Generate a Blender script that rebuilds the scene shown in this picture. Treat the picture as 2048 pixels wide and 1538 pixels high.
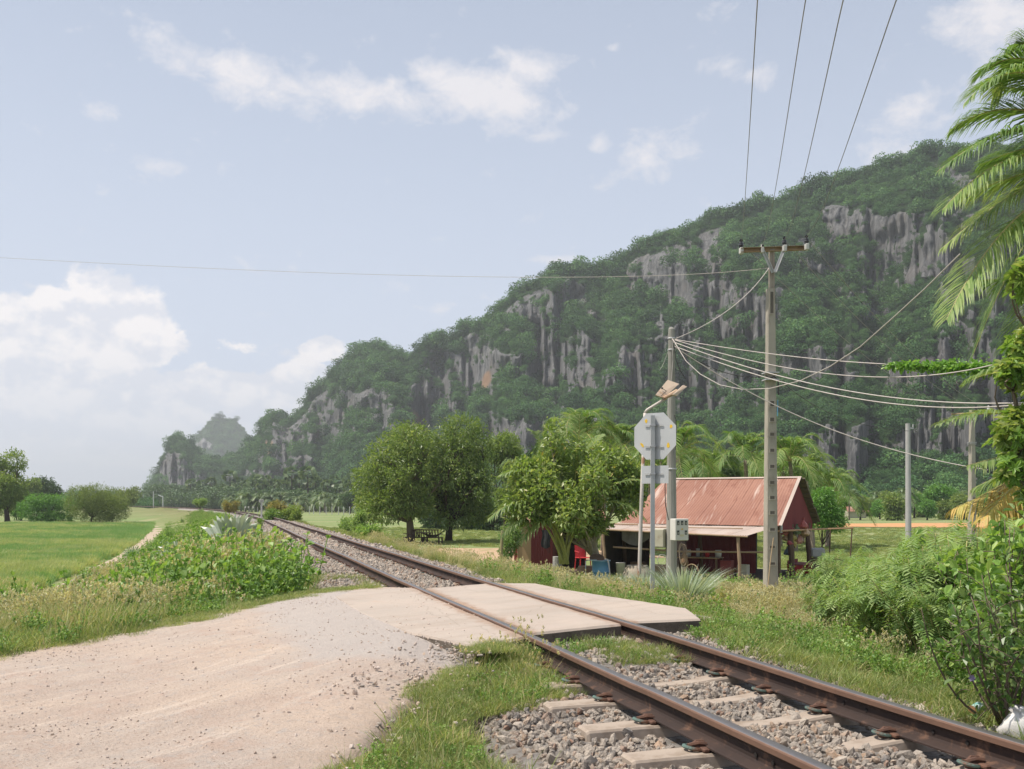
import bpy, math, random
import numpy as np
from mathutils import Vector, Matrix
R = math.radians
for o in list(bpy.data.objects): bpy.data.objects.remove(o)
SC = bpy.context.scene
COL = SC.collection
rng = np.random.default_rng(7)
random.seed(7)

# ------------------------------------------------------------------ camera
F = 2000.0; YH = 1004.5; CZ = 2.75          # focal length in photo pixels, horizon row, eye height above the fields
cam_d = bpy.data.cameras.new('camera'); cam = bpy.data.objects.new('camera', cam_d); COL.objects.link(cam)
cam_d.sensor_fit = 'HORIZONTAL'; cam_d.sensor_width = 36.0; cam_d.lens = F/2048*36
cam_d.shift_y = (YH-769)/2048
cam_d.clip_start = 0.1; cam_d.clip_end = 9000
cam.location = (0, 0, CZ); cam.rotation_euler = (R(90), 0, 0)
SC.camera = cam
# ------------------------------------------------------------------ exposure
SC.view_settings.view_transform = 'Standard'; SC.view_settings.look = 'None'
SC.view_settings.exposure = 0.36; SC.view_settings.gamma = 1.0
# ------------------------------------------------------------------ sun and sky
SUN_EL = R(63); SUN_AZ = R(-100)            # azimuth from +Y (view direction), clockwise
sdir = Vector((math.sin(SUN_AZ)*math.cos(SUN_EL), math.cos(SUN_AZ)*math.cos(SUN_EL), math.sin(SUN_EL)))
sl = bpy.data.lights.new('sun', 'SUN'); sl.energy = 4.6; sl.angle = R(0.5); sl.color = (1.0, 0.93, 0.82)
so = bpy.data.objects.new('sun', sl); COL.objects.link(so); so.rotation_euler = sdir.to_track_quat('Z', 'Y').to_euler()

W = bpy.data.worlds.new("World"); SC.world = W; W.use_nodes = True
def world_nodes():
    nt = W.node_tree; nt.nodes.clear(); N = nt.nodes.new; L = nt.links.new
    out = N('ShaderNodeOutputWorld'); bg = N('ShaderNodeBackground'); L(bg.outputs[0], out.inputs[0])
    sky = N('ShaderNodeTexSky'); sky.sky_type = 'NISHITA'; sky.sun_disc = False
    sky.sun_elevation = SUN_EL; sky.sun_rotation = SUN_AZ; sky.air_density = 1.0; sky.dust_density = 2.5; sky.ozone_density = 2.0
    bg.inputs[1].default_value = 0.079
    tc = N('ShaderNodeTexCoord'); sp = N('ShaderNodeSeparateXYZ'); L(tc.outputs['Generated'], sp.inputs[0])
    def mth(op, a, b=None, clamp=False):
        n = N('ShaderNodeMath'); n.operation = op; n.use_clamp = clamp
        for i, x in enumerate((a, b)):
            if x is None: continue
            if isinstance(x, (int, float)): n.inputs[i].default_value = x
            else: L(x, n.inputs[i])
        return n.outputs[0]
    az = mth('ARCTAN2', sp.outputs[0], sp.outputs[1]); el = mth('ARCSINE', sp.outputs[2])
    cb = N('ShaderNodeCombineXYZ'); L(az, cb.inputs[0]); L(el, cb.inputs[1])
    # haze towards the horizon: the real air is pale
    hz = N('ShaderNodeMapRange'); hz.interpolation_type = 'SMOOTHSTEP'; L(el, hz.inputs[0])
    hz.inputs[1].default_value = 0.0; hz.inputs[2].default_value = 0.62; hz.inputs[3].default_value = 1.0; hz.inputs[4].default_value = 0.52
    hc = N('ShaderNodeMix'); hc.data_type = 'RGBA'; L(hz.outputs[0], hc.inputs[0]); L(sky.outputs[0], hc.inputs[6]); hc.inputs[7].default_value = (6.8, 7.55, 9.05, 1)
    base = hc.outputs[2]
    # clouds: soft patches of fractal noise, placed by direction
    def ae(px, py):
        a = math.atan((px-1024)/F); return a, math.atan((YH-py)/F*math.cos(a))
    def blob(px, py, rx, ry, rot=0, amp=1.0):
        a, e = ae(px, py); m = N('ShaderNodeMapping'); m.vector_type = 'TEXTURE'
        L(cb.outputs[0], m.inputs[0]); m.inputs[1].default_value = (a, e, 0); m.inputs[2].default_value = (0, 0, R(rot)); m.inputs[3].default_value = (rx/F, ry/F, 1)
        v = N('ShaderNodeVectorMath'); v.operation = 'LENGTH'; L(m.outputs[0], v.inputs[0])
        r = N('ShaderNodeMapRange'); r.interpolation_type = 'SMOOTHSTEP'; L(v.outputs['Value'], r.inputs[0])
        r.inputs[1].default_value = 1.0; r.inputs[2].default_value = 0.0; r.inputs[3].default_value = 0; r.inputs[4].default_value = amp
        return r.outputs[0]
    def noise(sc, det, rough, sx, sy, rot, off=0.0, dist=0.0):
        m = N('ShaderNodeMapping'); L(cb.outputs[0], m.inputs[0]); m.inputs[1].default_value = (off, off*.7, off*.3); m.inputs[2].default_value = (0, 0, R(rot)); m.inputs[3].default_value = (sx, sy, 1)
        n = N('ShaderNodeTexNoise'); n.inputs['Scale'].default_value = sc; n.inputs['Detail'].default_value = det; n.inputs['Roughness'].default_value = rough
        n.inputs['Distortion'].default_value = dist; L(m.outputs[0], n.inputs['Vector']); return n.outputs[0]
    def summ(l):
        s = l[0]
        for x in l[1:]: s = mth('MAXIMUM', s, x)
        return s
    wis = summ([blob(330, 95, 130, 60, -25, .72), blob(500, 160, 330, 75, -12, .88), blob(760, 190, 330, 70, -6, .9), blob(960, 190, 270, 95, -12, 1.15), blob(1060, 150, 150, 70, -20, .8),
                blob(1290, 320, 170, 85, 12, .8), blob(1200, 290, 50, 40, 0, .9), blob(1830, 230, 190, 80, 20, .75), blob(1800, 290, 140, 60, 35, .7), blob(2000, 40, 190, 95, -8, 1.2),
                blob(205, 230, 60, 34, 10, .62), blob(335, 335, 120, 48, 8, .6), blob(1110, 520, 90, 16, 0, .8), blob(1225, 97, 40, 18, 0, .8), blob(1480, 140, 150, 40, -8, .55), blob(880, 620, 130, 30, 5, .5)])
    n1 = noise(30, 12, .64, .75, 1.25, 10, 3.1, .25)
    w = mth('ADD', mth('MULTIPLY', mth('SUBTRACT', n1, .5), 4.0), mth('MULTIPLY', mth('SUBTRACT', wis, .30), 1.5))
    w = mth('MULTIPLY', mth('MULTIPLY', w, .85, True), .85)
    cum = summ([blob(90, 700, 330, 170, 0, 1.3), blob(235, 650, 190, 165, 0, 1.25), blob(130, 640, 150, 110, 0, 1.2), blob(40, 760, 420, 150, 0, 1.3), blob(420, 800, 330, 110, 6, 1.25), blob(590, 770, 160, 120, 20, 1.0), blob(650, 700, 95, 50, 10, 1.1),
                blob(480, 695, 100, 40, 0, .62), blob(300, 880, 700, 100, 0, 1.15)])
    n2 = noise(17, 12, .62, .9, 1.15, 0, 5.7, .2)
    c = mth('ADD', mth('MULTIPLY', mth('SUBTRACT', n2, .5), 3.4), mth('MULTIPLY', mth('SUBTRACT', cum, .40), 2.1))
    c = mth('MULTIPLY', mth('MULTIPLY', c, 4.0, True), .90)
    fade = N('ShaderNodeMapRange'); fade.interpolation_type = 'SMOOTHSTEP'; L(el, fade.inputs[0]); fade.inputs[1].default_value = 0.0; fade.inputs[2].default_value = .17; fade.inputs[3].default_value = .12; fade.inputs[4].default_value = 1
    c = mth('MULTIPLY', c, fade.outputs[0])
    def puff(dx, dy):
        a = N('ShaderNodeVectorMath'); a.operation = 'ADD'; L(cb.outputs[0], a.inputs[0]); a.inputs[1].default_value = (dx, dy, 0)
        m = N('ShaderNodeMapping'); L(a.outputs[0], m.inputs[0]); m.inputs[1].default_value = (5.7, 3.99, 1.71); m.inputs[3].default_value = (.9, 1.15, 1)
        n = N('ShaderNodeTexNoise'); n.inputs['Scale'].default_value = 30; n.inputs['Detail'].default_value = 6; n.inputs['Roughness'].default_value = .55; L(m.outputs[0], n.inputs['Vector']); return n.outputs[0]
    shade = mth('ADD', mth('MULTIPLY', mth('SUBTRACT', puff(0, 0), puff(-.006, .014)), 2.3), .52)
    cc = N('ShaderNodeMix'); cc.data_type = 'RGBA'; L(mth('MULTIPLY', mth('SUBTRACT', shade, .30), 2.2, True), cc.inputs[0]); cc.inputs[6].default_value = (8.0, 8.15, 8.9, 1); cc.inputs[7].default_value = (10.6, 10.1, 10.0, 1)
    m1 = N('ShaderNodeMix'); m1.data_type = 'RGBA'; L(c, m1.inputs[0]); L(base, m1.inputs[6]); L(cc.outputs[2], m1.inputs[7])
    m2 = N('ShaderNodeMix'); m2.data_type = 'RGBA'; L(w, m2.inputs[0]); L(m1.outputs[2], m2.inputs[6]); m2.inputs[7].default_value = (9.0, 8.7, 8.9, 1)
    L(m2.outputs[2], bg.inputs[0])
world_nodes()

# ------------------------------------------------------------------ helpers
def P(px, py, Y):                          # a photo pixel at a real distance -> a point in the world
    return np.array([(px-1024)/F*Y, Y, CZ+(YH-py)/F*Y])
def hsh(ix, iy, iz, seed):
    h = (ix*374761393 + iy*668265263 + iz*2147483647 + seed*1274126177) & 0xffffffff
    h = ((h ^ (h >> 13))*1103515245) & 0xffffffff
    h = ((h ^ (h >> 15))*2246822519) & 0xffffffff
    return ((h ^ (h >> 16)) & 0xffffff)/float(0xffffff)
def vnoise(x, y, z=0.0, seed=0):
    x, y, z = np.broadcast_arrays(np.asarray(x, float), np.asarray(y, float), np.asarray(z, float))
    xi, yi, zi = np.floor(x).astype(np.int64), np.floor(y).astype(np.int64), np.floor(z).astype(np.int64)
    fx, fy, fz = x-xi, y-yi, z-zi
    fx = fx*fx*(3-2*fx); fy = fy*fy*(3-2*fy); fz = fz*fz*(3-2*fz)
    r = 0
    for dx in (0, 1):
        for dy in (0, 1):
            for dz in (0, 1):
                w = (fx if dx else 1-fx)*(fy if dy else 1-fy)*(fz if dz else 1-fz)
                r = r + w*hsh(xi+dx, yi+dy, zi+dz, seed)
    return r
def fbm(x, y, z=0.0, seed=0, o=4):
    a = 0; s = 0; k = 1.0
    for i in range(o):
        a = a + k*vnoise(np.asarray(x)*2**i, np.asarray(y)*2**i, np.asarray(z)*2**i, seed+i*17); s += k; k *= .5
    return a/s
def sm(t): t = np.clip(t, 0, 1); return t*t*(3-2*t)

class MB:
    """collects shapes; build() links them as ONE mesh object"""
    def __init__(s): s.V = []; s.Q = []; s.T = []; s.qm = []; s.tm = []; s.t = []; s.n = 0
    def add(s, V, Fc, m=0, t=0.5):
        V = np.asarray(V, float).reshape(-1, 3); Fc = np.asarray(Fc, np.int64)
        s.V.append(V); s.t.append(np.broadcast_to(np.asarray(t, float), (len(V),)))
        if Fc.shape[1] == 4: s.Q.append(Fc+s.n); s.qm.append(np.full(len(Fc), m))
        else: s.T.append(Fc+s.n); s.tm.append(np.full(len(Fc), m))
        s.n += len(V); return s
    def box(s, c, size, rot=None, m=0, t=.5):
        x, y, z = np.array(size)/2.0
        V = np.array([[-x,-y,-z],[x,-y,-z],[x,y,-z],[-x,y,-z],[-x,-y,z],[x,-y,z],[x,y,z],[-x,y,z]])
        if rot is not None: V = V @ np.array(rot).T
        return s.add(V+np.array(c), [[0,3,2,1],[4,5,6,7],[0,1,5,4],[1,2,6,5],[2,3,7,6],[3,0,4,7]], m, t)
    def bevbox(s, c, size, b, rot=None, m=0, t=.5):
        bm = [(-1,-1),(1,-1),(1,1),(-1,1)]; x, y, z = np.array(size)/2.0
        rows = []
        for zz, ins in ((-z, b), (-z+b, 0), (z-b, 0), (z, b)):
            ring = []
            for sx, sy in bm:
                X, Y = sx*(x-ins), sy*(y-ins); bb = min(b, x*.9, y*.9)
                if sx*sy > 0: ring += [(X, Y-sy*bb, zz), (X-sx*bb, Y, zz)]
                else: ring += [(X-sx*bb, Y, zz), (X, Y-sy*bb, zz)]
            rows.append(ring)
        # order ring ccw
        V = []
        for ring in rows:
            a = sorted(ring, key=lambda p: math.atan2(p[1]/y, p[0]/x)); V += a
        V = np.array(V); Fq = []
        for r in range(3):
            for k in range(8): Fq.append([r*8+k, r*8+(k+1) % 8, (r+1)*8+(k+1) % 8, (r+1)*8+k])
        Ft = [[24, 24+k, 24+k+1] for k in range(1, 7)] + [[0, k+1, k] for k in range(1, 7)]
        if rot is not None: V = V @ np.array(rot).T
        V = V+np.array(c); n0 = s.n
        s.add(V, Fq, m, t); s.T.append(np.array(Ft)+n0); s.tm.append(np.full(len(Ft), m)); return s
    def tube(s, pts, rad, n=8, m=0, t=.5, cap=True, sx=1.0):
        pts = np.asarray(pts, float); rad = np.broadcast_to(np.asarray(rad, float), (len(pts),)).copy()
        if cap:
            pts = np.vstack([pts[:1], pts, pts[-1:]]); rad = np.concatenate([[1e-4], rad, [1e-4]])
        d = np.gradient(pts[1:-1] if cap else pts, axis=0)
        if cap: d = np.vstack([d[:1], d, d[-1:]])
        d /= np.linalg.norm(d, axis=1)[:, None]+1e-9
        up = np.array([0, 0, 1.0]) if abs(d[:, 2]).mean() < .8 else np.array([1.0, 0, 0])
        a = np.cross(d, up); a /= np.linalg.norm(a, axis=1)[:, None]+1e-9; b = np.cross(a, d)
        an = np.arange(n)/n*2*np.pi
        V = pts[:, None, :]+rad[:, None, None]*(np.cos(an)[None, :, None]*a[:, None, :]*sx+np.sin(an)[None, :, None]*b[:, None, :])
        k = len(pts); i = np.arange(k-1)[:, None]*n; j = np.arange(n)[None, :]; j2 = (j+1) % n
        Fq = np.stack([i+j, i+j2, i+n+j2, i+n+j], -1).reshape(-1, 4)
        return s.add(V.reshape(-1, 3), Fq, m, t)
    def lathe(s, prof, c=(0, 0, 0), n=20, m=0, t=.5):
        prof = np.array(prof, float); an = np.arange(n)/n*2*np.pi
        V = np.stack([prof[:, None, 0]*np.cos(an), prof[:, None, 0]*np.sin(an), np.broadcast_to(prof[:, None, 1], (len(prof), n))], -1)+np.array(c)
        i = np.arange(len(prof)-1)[:, None]*n; j = np.arange(n)[None, :]; j2 = (j+1) % n
        return s.add(V.reshape(-1, 3), np.stack([i+j, i+j2, i+n+j2, i+n+j], -1).reshape(-1, 4), m, t)
    def grid(s, V, m=0, t=.5):            # V (a,b,3)
        a, b = V.shape[:2]; i = np.arange(a-1)[:, None]*b; j = np.arange(b-1)[None, :]
        return s.add(V.reshape(-1, 3), np.stack([i+j, i+j+1, i+b+j+1, i+b+j], -1).reshape(-1, 4), m, t if np.isscalar(t) else np.asarray(t).reshape(-1))
    def prism(s, poly, z0, z1, m=0, t=.5):
        poly = np.array(poly, float); n = len(poly)
        z0 = np.broadcast_to(z0, (n,)); z1 = np.broadcast_to(z1, (n,))
        V = np.vstack([np.column_stack([poly, z0]), np.column_stack([poly, z1])])
        n0 = s.n; s.add(V, [[k, (k+1) % n, n+(k+1) % n, n+k] for k in range(n)], m, t)
        T = [[n, n+k, n+k+1] for k in range(1, n-1)]+[[0, k+1, k] for k in range(1, n-1)]
        s.T.append(np.array(T)+n0); s.tm.append(np.full(len(T), m)); return s
    def mesh(s, name, mats, smooth=False):
        me = bpy.data.meshes.new(name)
        V = np.vstack(s.V) if s.V else np.zeros((0, 3))
        Q = np.vstack(s.Q) if s.Q else np.zeros((0, 4), int); T = np.vstack(s.T) if s.T else np.zeros((0, 3), int)
        me.vertices.add(len(V)); me.vertices.foreach_set('co', V.astype(np.float32).ravel())
        me.loops.add(Q.size+T.size); me.loops.foreach_set('vertex_index', np.concatenate([Q.ravel(), T.ravel()]).astype(np.int32))
        me.polygons.add(len(Q)+len(T))
        me.polygons.foreach_set('loop_start', np.concatenate([np.arange(len(Q))*4, len(Q)*4+np.arange(len(T))*3]).astype(np.int32))
        if not isinstance(mats, (list, tuple)): mats = [mats]
        for mt in mats: me.materials.append(mt)
        mi = np.concatenate([x for x in (s.qm+s.tm)]) if (s.qm or s.tm) else np.zeros(0)
        me.polygons.foreach_set('material_index', mi.astype(np.int32))
        me.polygons.foreach_set('use_smooth', np.full(len(mi), smooth))
        at = me.attributes.new('tint', 'FLOAT', 'POINT'); at.data.foreach_set('value', np.concatenate(s.t).astype(np.float32))
        me.update(calc_edges=True); me.validate(); return me
    def build(s, name, mats, parent=None, smooth=False, loc=None, link=True):
        o = bpy.data.objects.new(name, s.mesh(name, mats, smooth))
        if link: COL.objects.link(o)
        if parent is not None: o.parent = parent
        if loc is not None: o.location = loc
        return o
def tag(o, label=None, cat=None, group=None, kind=None):
    if label: o['label'] = label
    if cat: o['category'] = cat
    if group: o['group'] = group
    if kind: o['kind'] = kind
    return o
def thing(name, label, cat, loc=(0, 0, 0), rz=0.0, group=None):
    o = bpy.data.objects.new(name, None); COL.objects.link(o); o.location = loc; o.rotation_euler = (0, 0, rz); o.empty_display_size = .2
    return tag(o, label, cat, group)
def dup(root, loc, rz=0.0, label=None, scale=None, group=None, link=True):
    def cp(o, par):
        c = o.copy(); COL.objects.link(c); c.parent = par
        for ch in list(o.children): cp(ch, c)
        return c
    r = cp(root, None); r.location = loc; r.rotation_euler = (0, 0, rz)
    if scale is not None: r.scale = (scale,)*3 if np.isscalar(scale) else scale
    if label: r['label'] = label
    if group: r['group'] = group
    return r
def rotz(a): c, s_ = math.cos(a), math.sin(a); return np.array([[c, -s_, 0], [s_, c, 0], [0, 0, 1]])
def rotx(a): c, s_ = math.cos(a), math.sin(a); return np.array([[1, 0, 0], [0, c, -s_], [0, s_, c]])
def roty(a): c, s_ = math.cos(a), math.sin(a); return np.array([[c, 0, s_], [0, 1, 0], [-s_, 0, c]])

# ------------------------------------------------------------------ materials
def newmat(name):
    m = bpy.data.materials.new(name); m.use_nodes = True; nt = m.node_tree
    return m, nt, nt.nodes['Principled BSDF'], nt.nodes['Material Output']
def ND(nt, typ, **k):
    n = nt.nodes.new(typ)
    for a, v in k.items():
        if a.startswith('_'): setattr(n, a[1:], v)
        else: n.inputs[a.replace('__', ' ')].default_value = v
    return n
def mixc(nt, f, a, b, blend='MIX'):
    n = nt.nodes.new('ShaderNodeMix'); n.data_type = 'RGBA'; n.blend_type = blend
    for i, x in ((0, f), (6, a), (7, b)):
        if hasattr(x, 'links'): nt.links.new(x, n.inputs[i])
        elif isinstance(x, (int, float)): n.inputs[i].default_value = x
        else: n.inputs[i].default_value = (*x, 1)
    return n.outputs[2]
def maprange(nt, x, a, b, c=0.0, d=1.0):
    n = nt.nodes.new('ShaderNodeMapRange'); n.interpolation_type = 'SMOOTHSTEP'; nt.links.new(x, n.inputs[0])
    for i, v in enumerate((a, b, c, d)): n.inputs[i+1].default_value = v
    return n.outputs[0]
def coords(nt, kind='Object', scale=(1, 1, 1), rot=(0, 0, 0)):
    if kind == 'World':
        g = nt.nodes.new('ShaderNodeNewGeometry'); o = g.outputs['Position']
    else: o = nt.nodes.new('ShaderNodeTexCoord').outputs[kind]
    m = nt.nodes.new('ShaderNodeMapping'); m.inputs[3].default_value = scale; m.inputs[2].default_value = rot; nt.links.new(o, m.inputs[0]); return m.outputs[0]
def coords_dir(nt, ang, sa, sc):
    """world position measured along a direction (sa) and across it (sc)"""
    g = nt.nodes.new('ShaderNodeNewGeometry'); c = nt.nodes.new('ShaderNodeCombineXYZ')
    for i, (x, y, k) in enumerate(((math.cos(ang), math.sin(ang), sa), (-math.sin(ang), math.cos(ang), sc))):
        d = nt.nodes.new('ShaderNodeVectorMath'); d.operation = 'DOT_PRODUCT'; nt.links.new(g.outputs['Position'], d.inputs[0]); d.inputs[1].default_value = (x*k, y*k, 0); nt.links.new(d.outputs['Value'], c.inputs[i])
    return c.outputs[0]
def noisen(nt, v, scale, detail=5, rough=.6, dist=0):
    n = ND(nt, 'ShaderNodeTexNoise'); n.inputs['Scale'].default_value = scale; n.inputs['Detail'].default_value = detail
    n.inputs['Roughness'].default_value = rough; n.inputs['Distortion'].default_value = dist; nt.links.new(v, n.inputs['Vector']); return n.outputs[0]
def attr(nt, name='tint'):
    a = nt.nodes.new('ShaderNodeAttribute'); a.attribute_name = name; return a.outputs['Fac']
def objrnd(nt): return nt.nodes.new('ShaderNodeObjectInfo').outputs['Random']
def bump(nt, b, h, strength=.4, dist=.02):
    n = nt.nodes.new('ShaderNodeBump'); n.inputs['Strength'].default_value = strength; n.inputs['Distance'].default_value = dist
    nt.links.new(h, n.inputs['Height']); nt.links.new(n.outputs[0], b.inputs['Normal'])
def solid(name, c1, c2, scale=4, rough=.7, kind='Object', stretch=(1, 1, 1), bmp=.3, bd=.01, metal=0, spec=.4, c3=None, s3=1.5, t3=(.55, .7), detail=6, tint=0.0):
    m, nt, b, out = newmat(name); v = coords(nt, kind, stretch)
    n = noisen(nt, v, scale, detail); c = mixc(nt, maprange(nt, n, .3, .7), c1, c2)
    if c3 is not None: c = mixc(nt, maprange(nt, noisen(nt, coords(nt, kind, stretch), s3, 8, .65), *t3), c, c3)
    if tint: c = mixc(nt, attr(nt), c, mixc(nt, 1.0, c, (1-tint,)*3, 'MULTIPLY'))
    nt.links.new(c, b.inputs['Base Color']); b.inputs['Roughness'].default_value = rough; b.inputs['Metallic'].default_value = metal
    b.inputs['Specular IOR Level'].default_value = spec
    if bmp: bump(nt, b, noisen(nt, v, scale*6, 6), bmp, bd)
    return m
def leafmat(name, dark, mid, lite, trans=.35, rough=.45, obj=.25, spec=.5, dry=None):
    """colour varies from leaf to leaf (tint) and from plant to plant (object random)"""
    m, nt, b, out = newmat(name); t = attr(nt)
    dark, mid, lite = [tuple(min(.62, x*k_) for x, k_ in zip(c_, (1.50, 1.45, 1.6))) for c_ in (dark, mid, lite)]
    r = ND(nt, 'ShaderNodeValToRGB'); nt.links.new(t, r.inputs[0]); e = r.color_ramp.elements
    e[0].position = 0; e[0].color = (*dark, 1); e[1].position = 1; e[1].color = (*lite, 1); x = e.new(.5); x.color = (*mid, 1)
    if dry is not None:
        e[len(e)-1].position = .9; y = e.new(.97); y.color = (*dry, 1)
    c = r.outputs[0]
    if obj: c = mixc(nt, 1.0, c, mixc(nt, objrnd(nt), (1-obj, 1-obj*.9, 1-obj), (1+obj, 1+obj*.7, 1+obj*.4)), 'MULTIPLY')
    nt.links.new(c, b.inputs['Base Color']); b.inputs['Roughness'].default_value = rough; b.inputs['Specular IOR Level'].default_value = spec
    tr = ND(nt, 'ShaderNodeBsdfTranslucent'); nt.links.new(mixc(nt, 1.0, c, (1.25, 1.25, .6), 'MULTIPLY'), tr.inputs[0])
    mx = ND(nt, 'ShaderNodeMixShader'); mx.inputs[0].default_value = trans
    nt.links.new(b.outputs[0], mx.inputs[1]); nt.links.new(tr.outputs[0], mx.inputs[2]); nt.links.new(mx.outputs[0], out.inputs[0]); return m

# ------------------------------------------------------------------ leaves, blades and scattering
def unit(v): return v/(np.linalg.norm(v, axis=-1, keepdims=True)+1e-9)
HEXA = False
def leaves(mb, C, D, Nn, L, wr=.42, t=.5, m=0, fold=.0):
    """leaves: base C, direction D, approximate normal Nn, length L"""
    n = len(C); L = np.broadcast_to(L, (n,))[:, None]; D = unit(D); S = unit(np.cross(D, Nn)); U = np.cross(S, D)
    if HEXA:
        a_, b_ = S*L*wr*.5, U*L*fold
        V = np.stack([C, C+D*L*.32+a_*.92+b_, C+D*L*.70+a_*.78+b_*.8, C+D*L-b_*1.2, C+D*L*.70-a_*.78+b_*.8, C+D*L*.32-a_*.92+b_], 1); i = (np.arange(n)*6)[:, None]
        mb.add(V.reshape(-1, 3), np.vstack([i+np.array([0, 1, 2, 3]), i+np.array([0, 3, 4, 5])]), m, np.repeat(np.broadcast_to(t, (n,)), 6)); return mb
    V = np.stack([C, C+D*L*.45+S*L*wr*.5+U*L*fold, C+D*L-U*L*fold*.8, C+D*L*.45-S*L*wr*.5+U*L*fold], 1)
    Fq = (np.arange(n)*4)[:, None]+np.arange(4)[None, :]
    mb.add(V.reshape(-1, 3), Fq, m, np.repeat(np.broadcast_to(t, (n,)), 4)); return mb
def blades(mb, B, H, lean, W, t=.5, m=0, curve=.5):
    """grass blades: base B (n,3), height H, lean vector (n,2), width W"""
    n = len(B); H = np.broadcast_to(H, (n,)); W = np.broadcast_to(W, (n,)); a = rng.uniform(0, 2*np.pi, n); s = np.stack([np.cos(a), np.sin(a), 0*a], 1)
    rows = []
    for k, wv in ((0, 1.0), (.4, .85), (.75, .5)):
        c = B+np.stack([lean[:, 0]*H*(k*.4+k*k*curve), lean[:, 1]*H*(k*.4+k*k*curve), H*k*(1-.25*k*np.linalg.norm(lean, axis=1))], 1)
        rows += [c-s*(W*wv/2)[:, None], c+s*(W*wv/2)[:, None]]
    tip = B+np.stack([lean[:, 0]*H*(.4+curve), lean[:, 1]*H*(.4+curve), H*(1-.28*np.linalg.norm(lean, axis=1))], 1)
    V = np.stack(rows+[tip], 1); i = (np.arange(n)*7)[:, None]
    tt = np.repeat(np.broadcast_to(t, (n,)), 7); n0 = mb.n
    mb.add(V.reshape(-1, 3), np.vstack([i+np.array([0, 1, 3, 2]), i+np.array([2, 3, 5, 4])]), m, tt)
    T = i+np.array([4, 5, 6]); mb.T.append(T+n0); mb.tm.append(np.full(n, m)); return mb
def rdir(n, up=0.0):
    v = rng.normal(size=(n, 3)); v = unit(v); v[:, 2] += up; return unit(v)
def scatter(name, pts, srcs, scl, rot=None, idx=None, label=None, cat=None, kind='stuff', tilt=.0):
    """one object that instances its sources on points (geometry nodes)"""
    n = len(pts); me = bpy.data.meshes.new(name); me.vertices.add(n); me.vertices.foreach_set('co', np.asarray(pts, np.float32).ravel())
    if rot is None: rot = np.column_stack([rng.normal(0, tilt+1e-6, n), rng.normal(0, tilt+1e-6, n), rng.uniform(0, 2*np.pi, n)])
    if idx is None: idx = rng.integers(0, len(srcs), n)
    scl = np.broadcast_to(scl, (n,) if np.ndim(scl) < 2 else (n, 3)); S3 = np.repeat(scl[:, None], 3, 1) if scl.ndim == 1 else scl
    for nm, ty, dat, key in (('ro', 'FLOAT_VECTOR', rot, 'vector'), ('sc', 'FLOAT_VECTOR', S3, 'vector'), ('ix', 'INT', idx, 'value')):
        a = me.attributes.new(nm, ty, 'POINT'); a.data.foreach_set(key, np.asarray(dat, np.int32 if ty == 'INT' else np.float32).ravel())
    o = bpy.data.objects.new(name, me); COL.objects.link(o)
    g = bpy.data.node_groups.new(name, 'GeometryNodeTree'); g.interface.new_socket('Geometry', in_out='INPUT', socket_type='NodeSocketGeometry'); g.interface.new_socket('Geometry', in_out='OUTPUT', socket_type='NodeSocketGeometry')
    N = g.nodes.new; L = g.links.new; gi = N('NodeGroupInput'); go = N('NodeGroupOutput'); ip = N('GeometryNodeInstanceOnPoints'); jn = N('GeometryNodeJoinGeometry')
    for s_ in srcs:
        oi = N('GeometryNodeObjectInfo'); oi.inputs['Object'].default_value = s_; oi.inputs['As Instance'].default_value = True; L(oi.outputs['Geometry'], jn.inputs[0])
    def na(nm, ty):
        q = N('GeometryNodeInputNamedAttribute'); q.data_type = ty; q.inputs[0].default_value = nm; return q.outputs[0]
    L(gi.outputs[0], ip.inputs['Points']); L(jn.outputs[0], ip.inputs['Instance']); ip.inputs['Pick Instance'].default_value = True
    L(na('ix', 'INT'), ip.inputs['Instance Index']); L(na('sc', 'FLOAT_VECTOR'), ip.inputs['Scale'])
    rr = N('FunctionNodeEulerToRotation'); L(na('ro', 'FLOAT_VECTOR'), rr.inputs[0]); L(rr.outputs[0], ip.inputs['Rotation'])
    L(ip.outputs[0], go.inputs[0]); md = o.modifiers.new('scatter', 'NODES'); md.node_group = g
    return tag(o, label, cat, kind=kind)

# ================================================================== TERRAIN
TH = math.atan(.287); TT = np.array([-math.sin(TH), math.cos(TH)]); TN = np.array([math.cos(TH), math.sin(TH)])
ZR = CZ-1.05                                # top of the rails
def cx(Y):
    Y = np.asarray(Y, float); return 2.936-.287*Y-.0006*np.maximum(Y-60, 0)**2+.045*np.exp(-((Y-8.5)/2.6)**2)
def U(x, y): return (x-cx(y))*.961          # signed distance right of the track centre
ROADC = np.array([[5.5, 15.5], [2.6, 12.2], [.3, 10.1], [-1.9, 7.4], [-3.0, 4.0], [-3.5, 0], [-3.8, -12], [-3, -40]])
def dpoly(x, y, PL):
    x = np.asarray(x, float); y = np.asarray(y, float); best = np.full(np.broadcast(x, y).shape, 1e9)
    for a, b in zip(PL[:-1], PL[1:]):
        d = b-a; t = np.clip(((x-a[0])*d[0]+(y-a[1])*d[1])/(d@d), 0, 1)
        best = np.minimum(best, np.hypot(x-a[0]-t*d[0], y-a[1]-t*d[1]))
    return best
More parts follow.
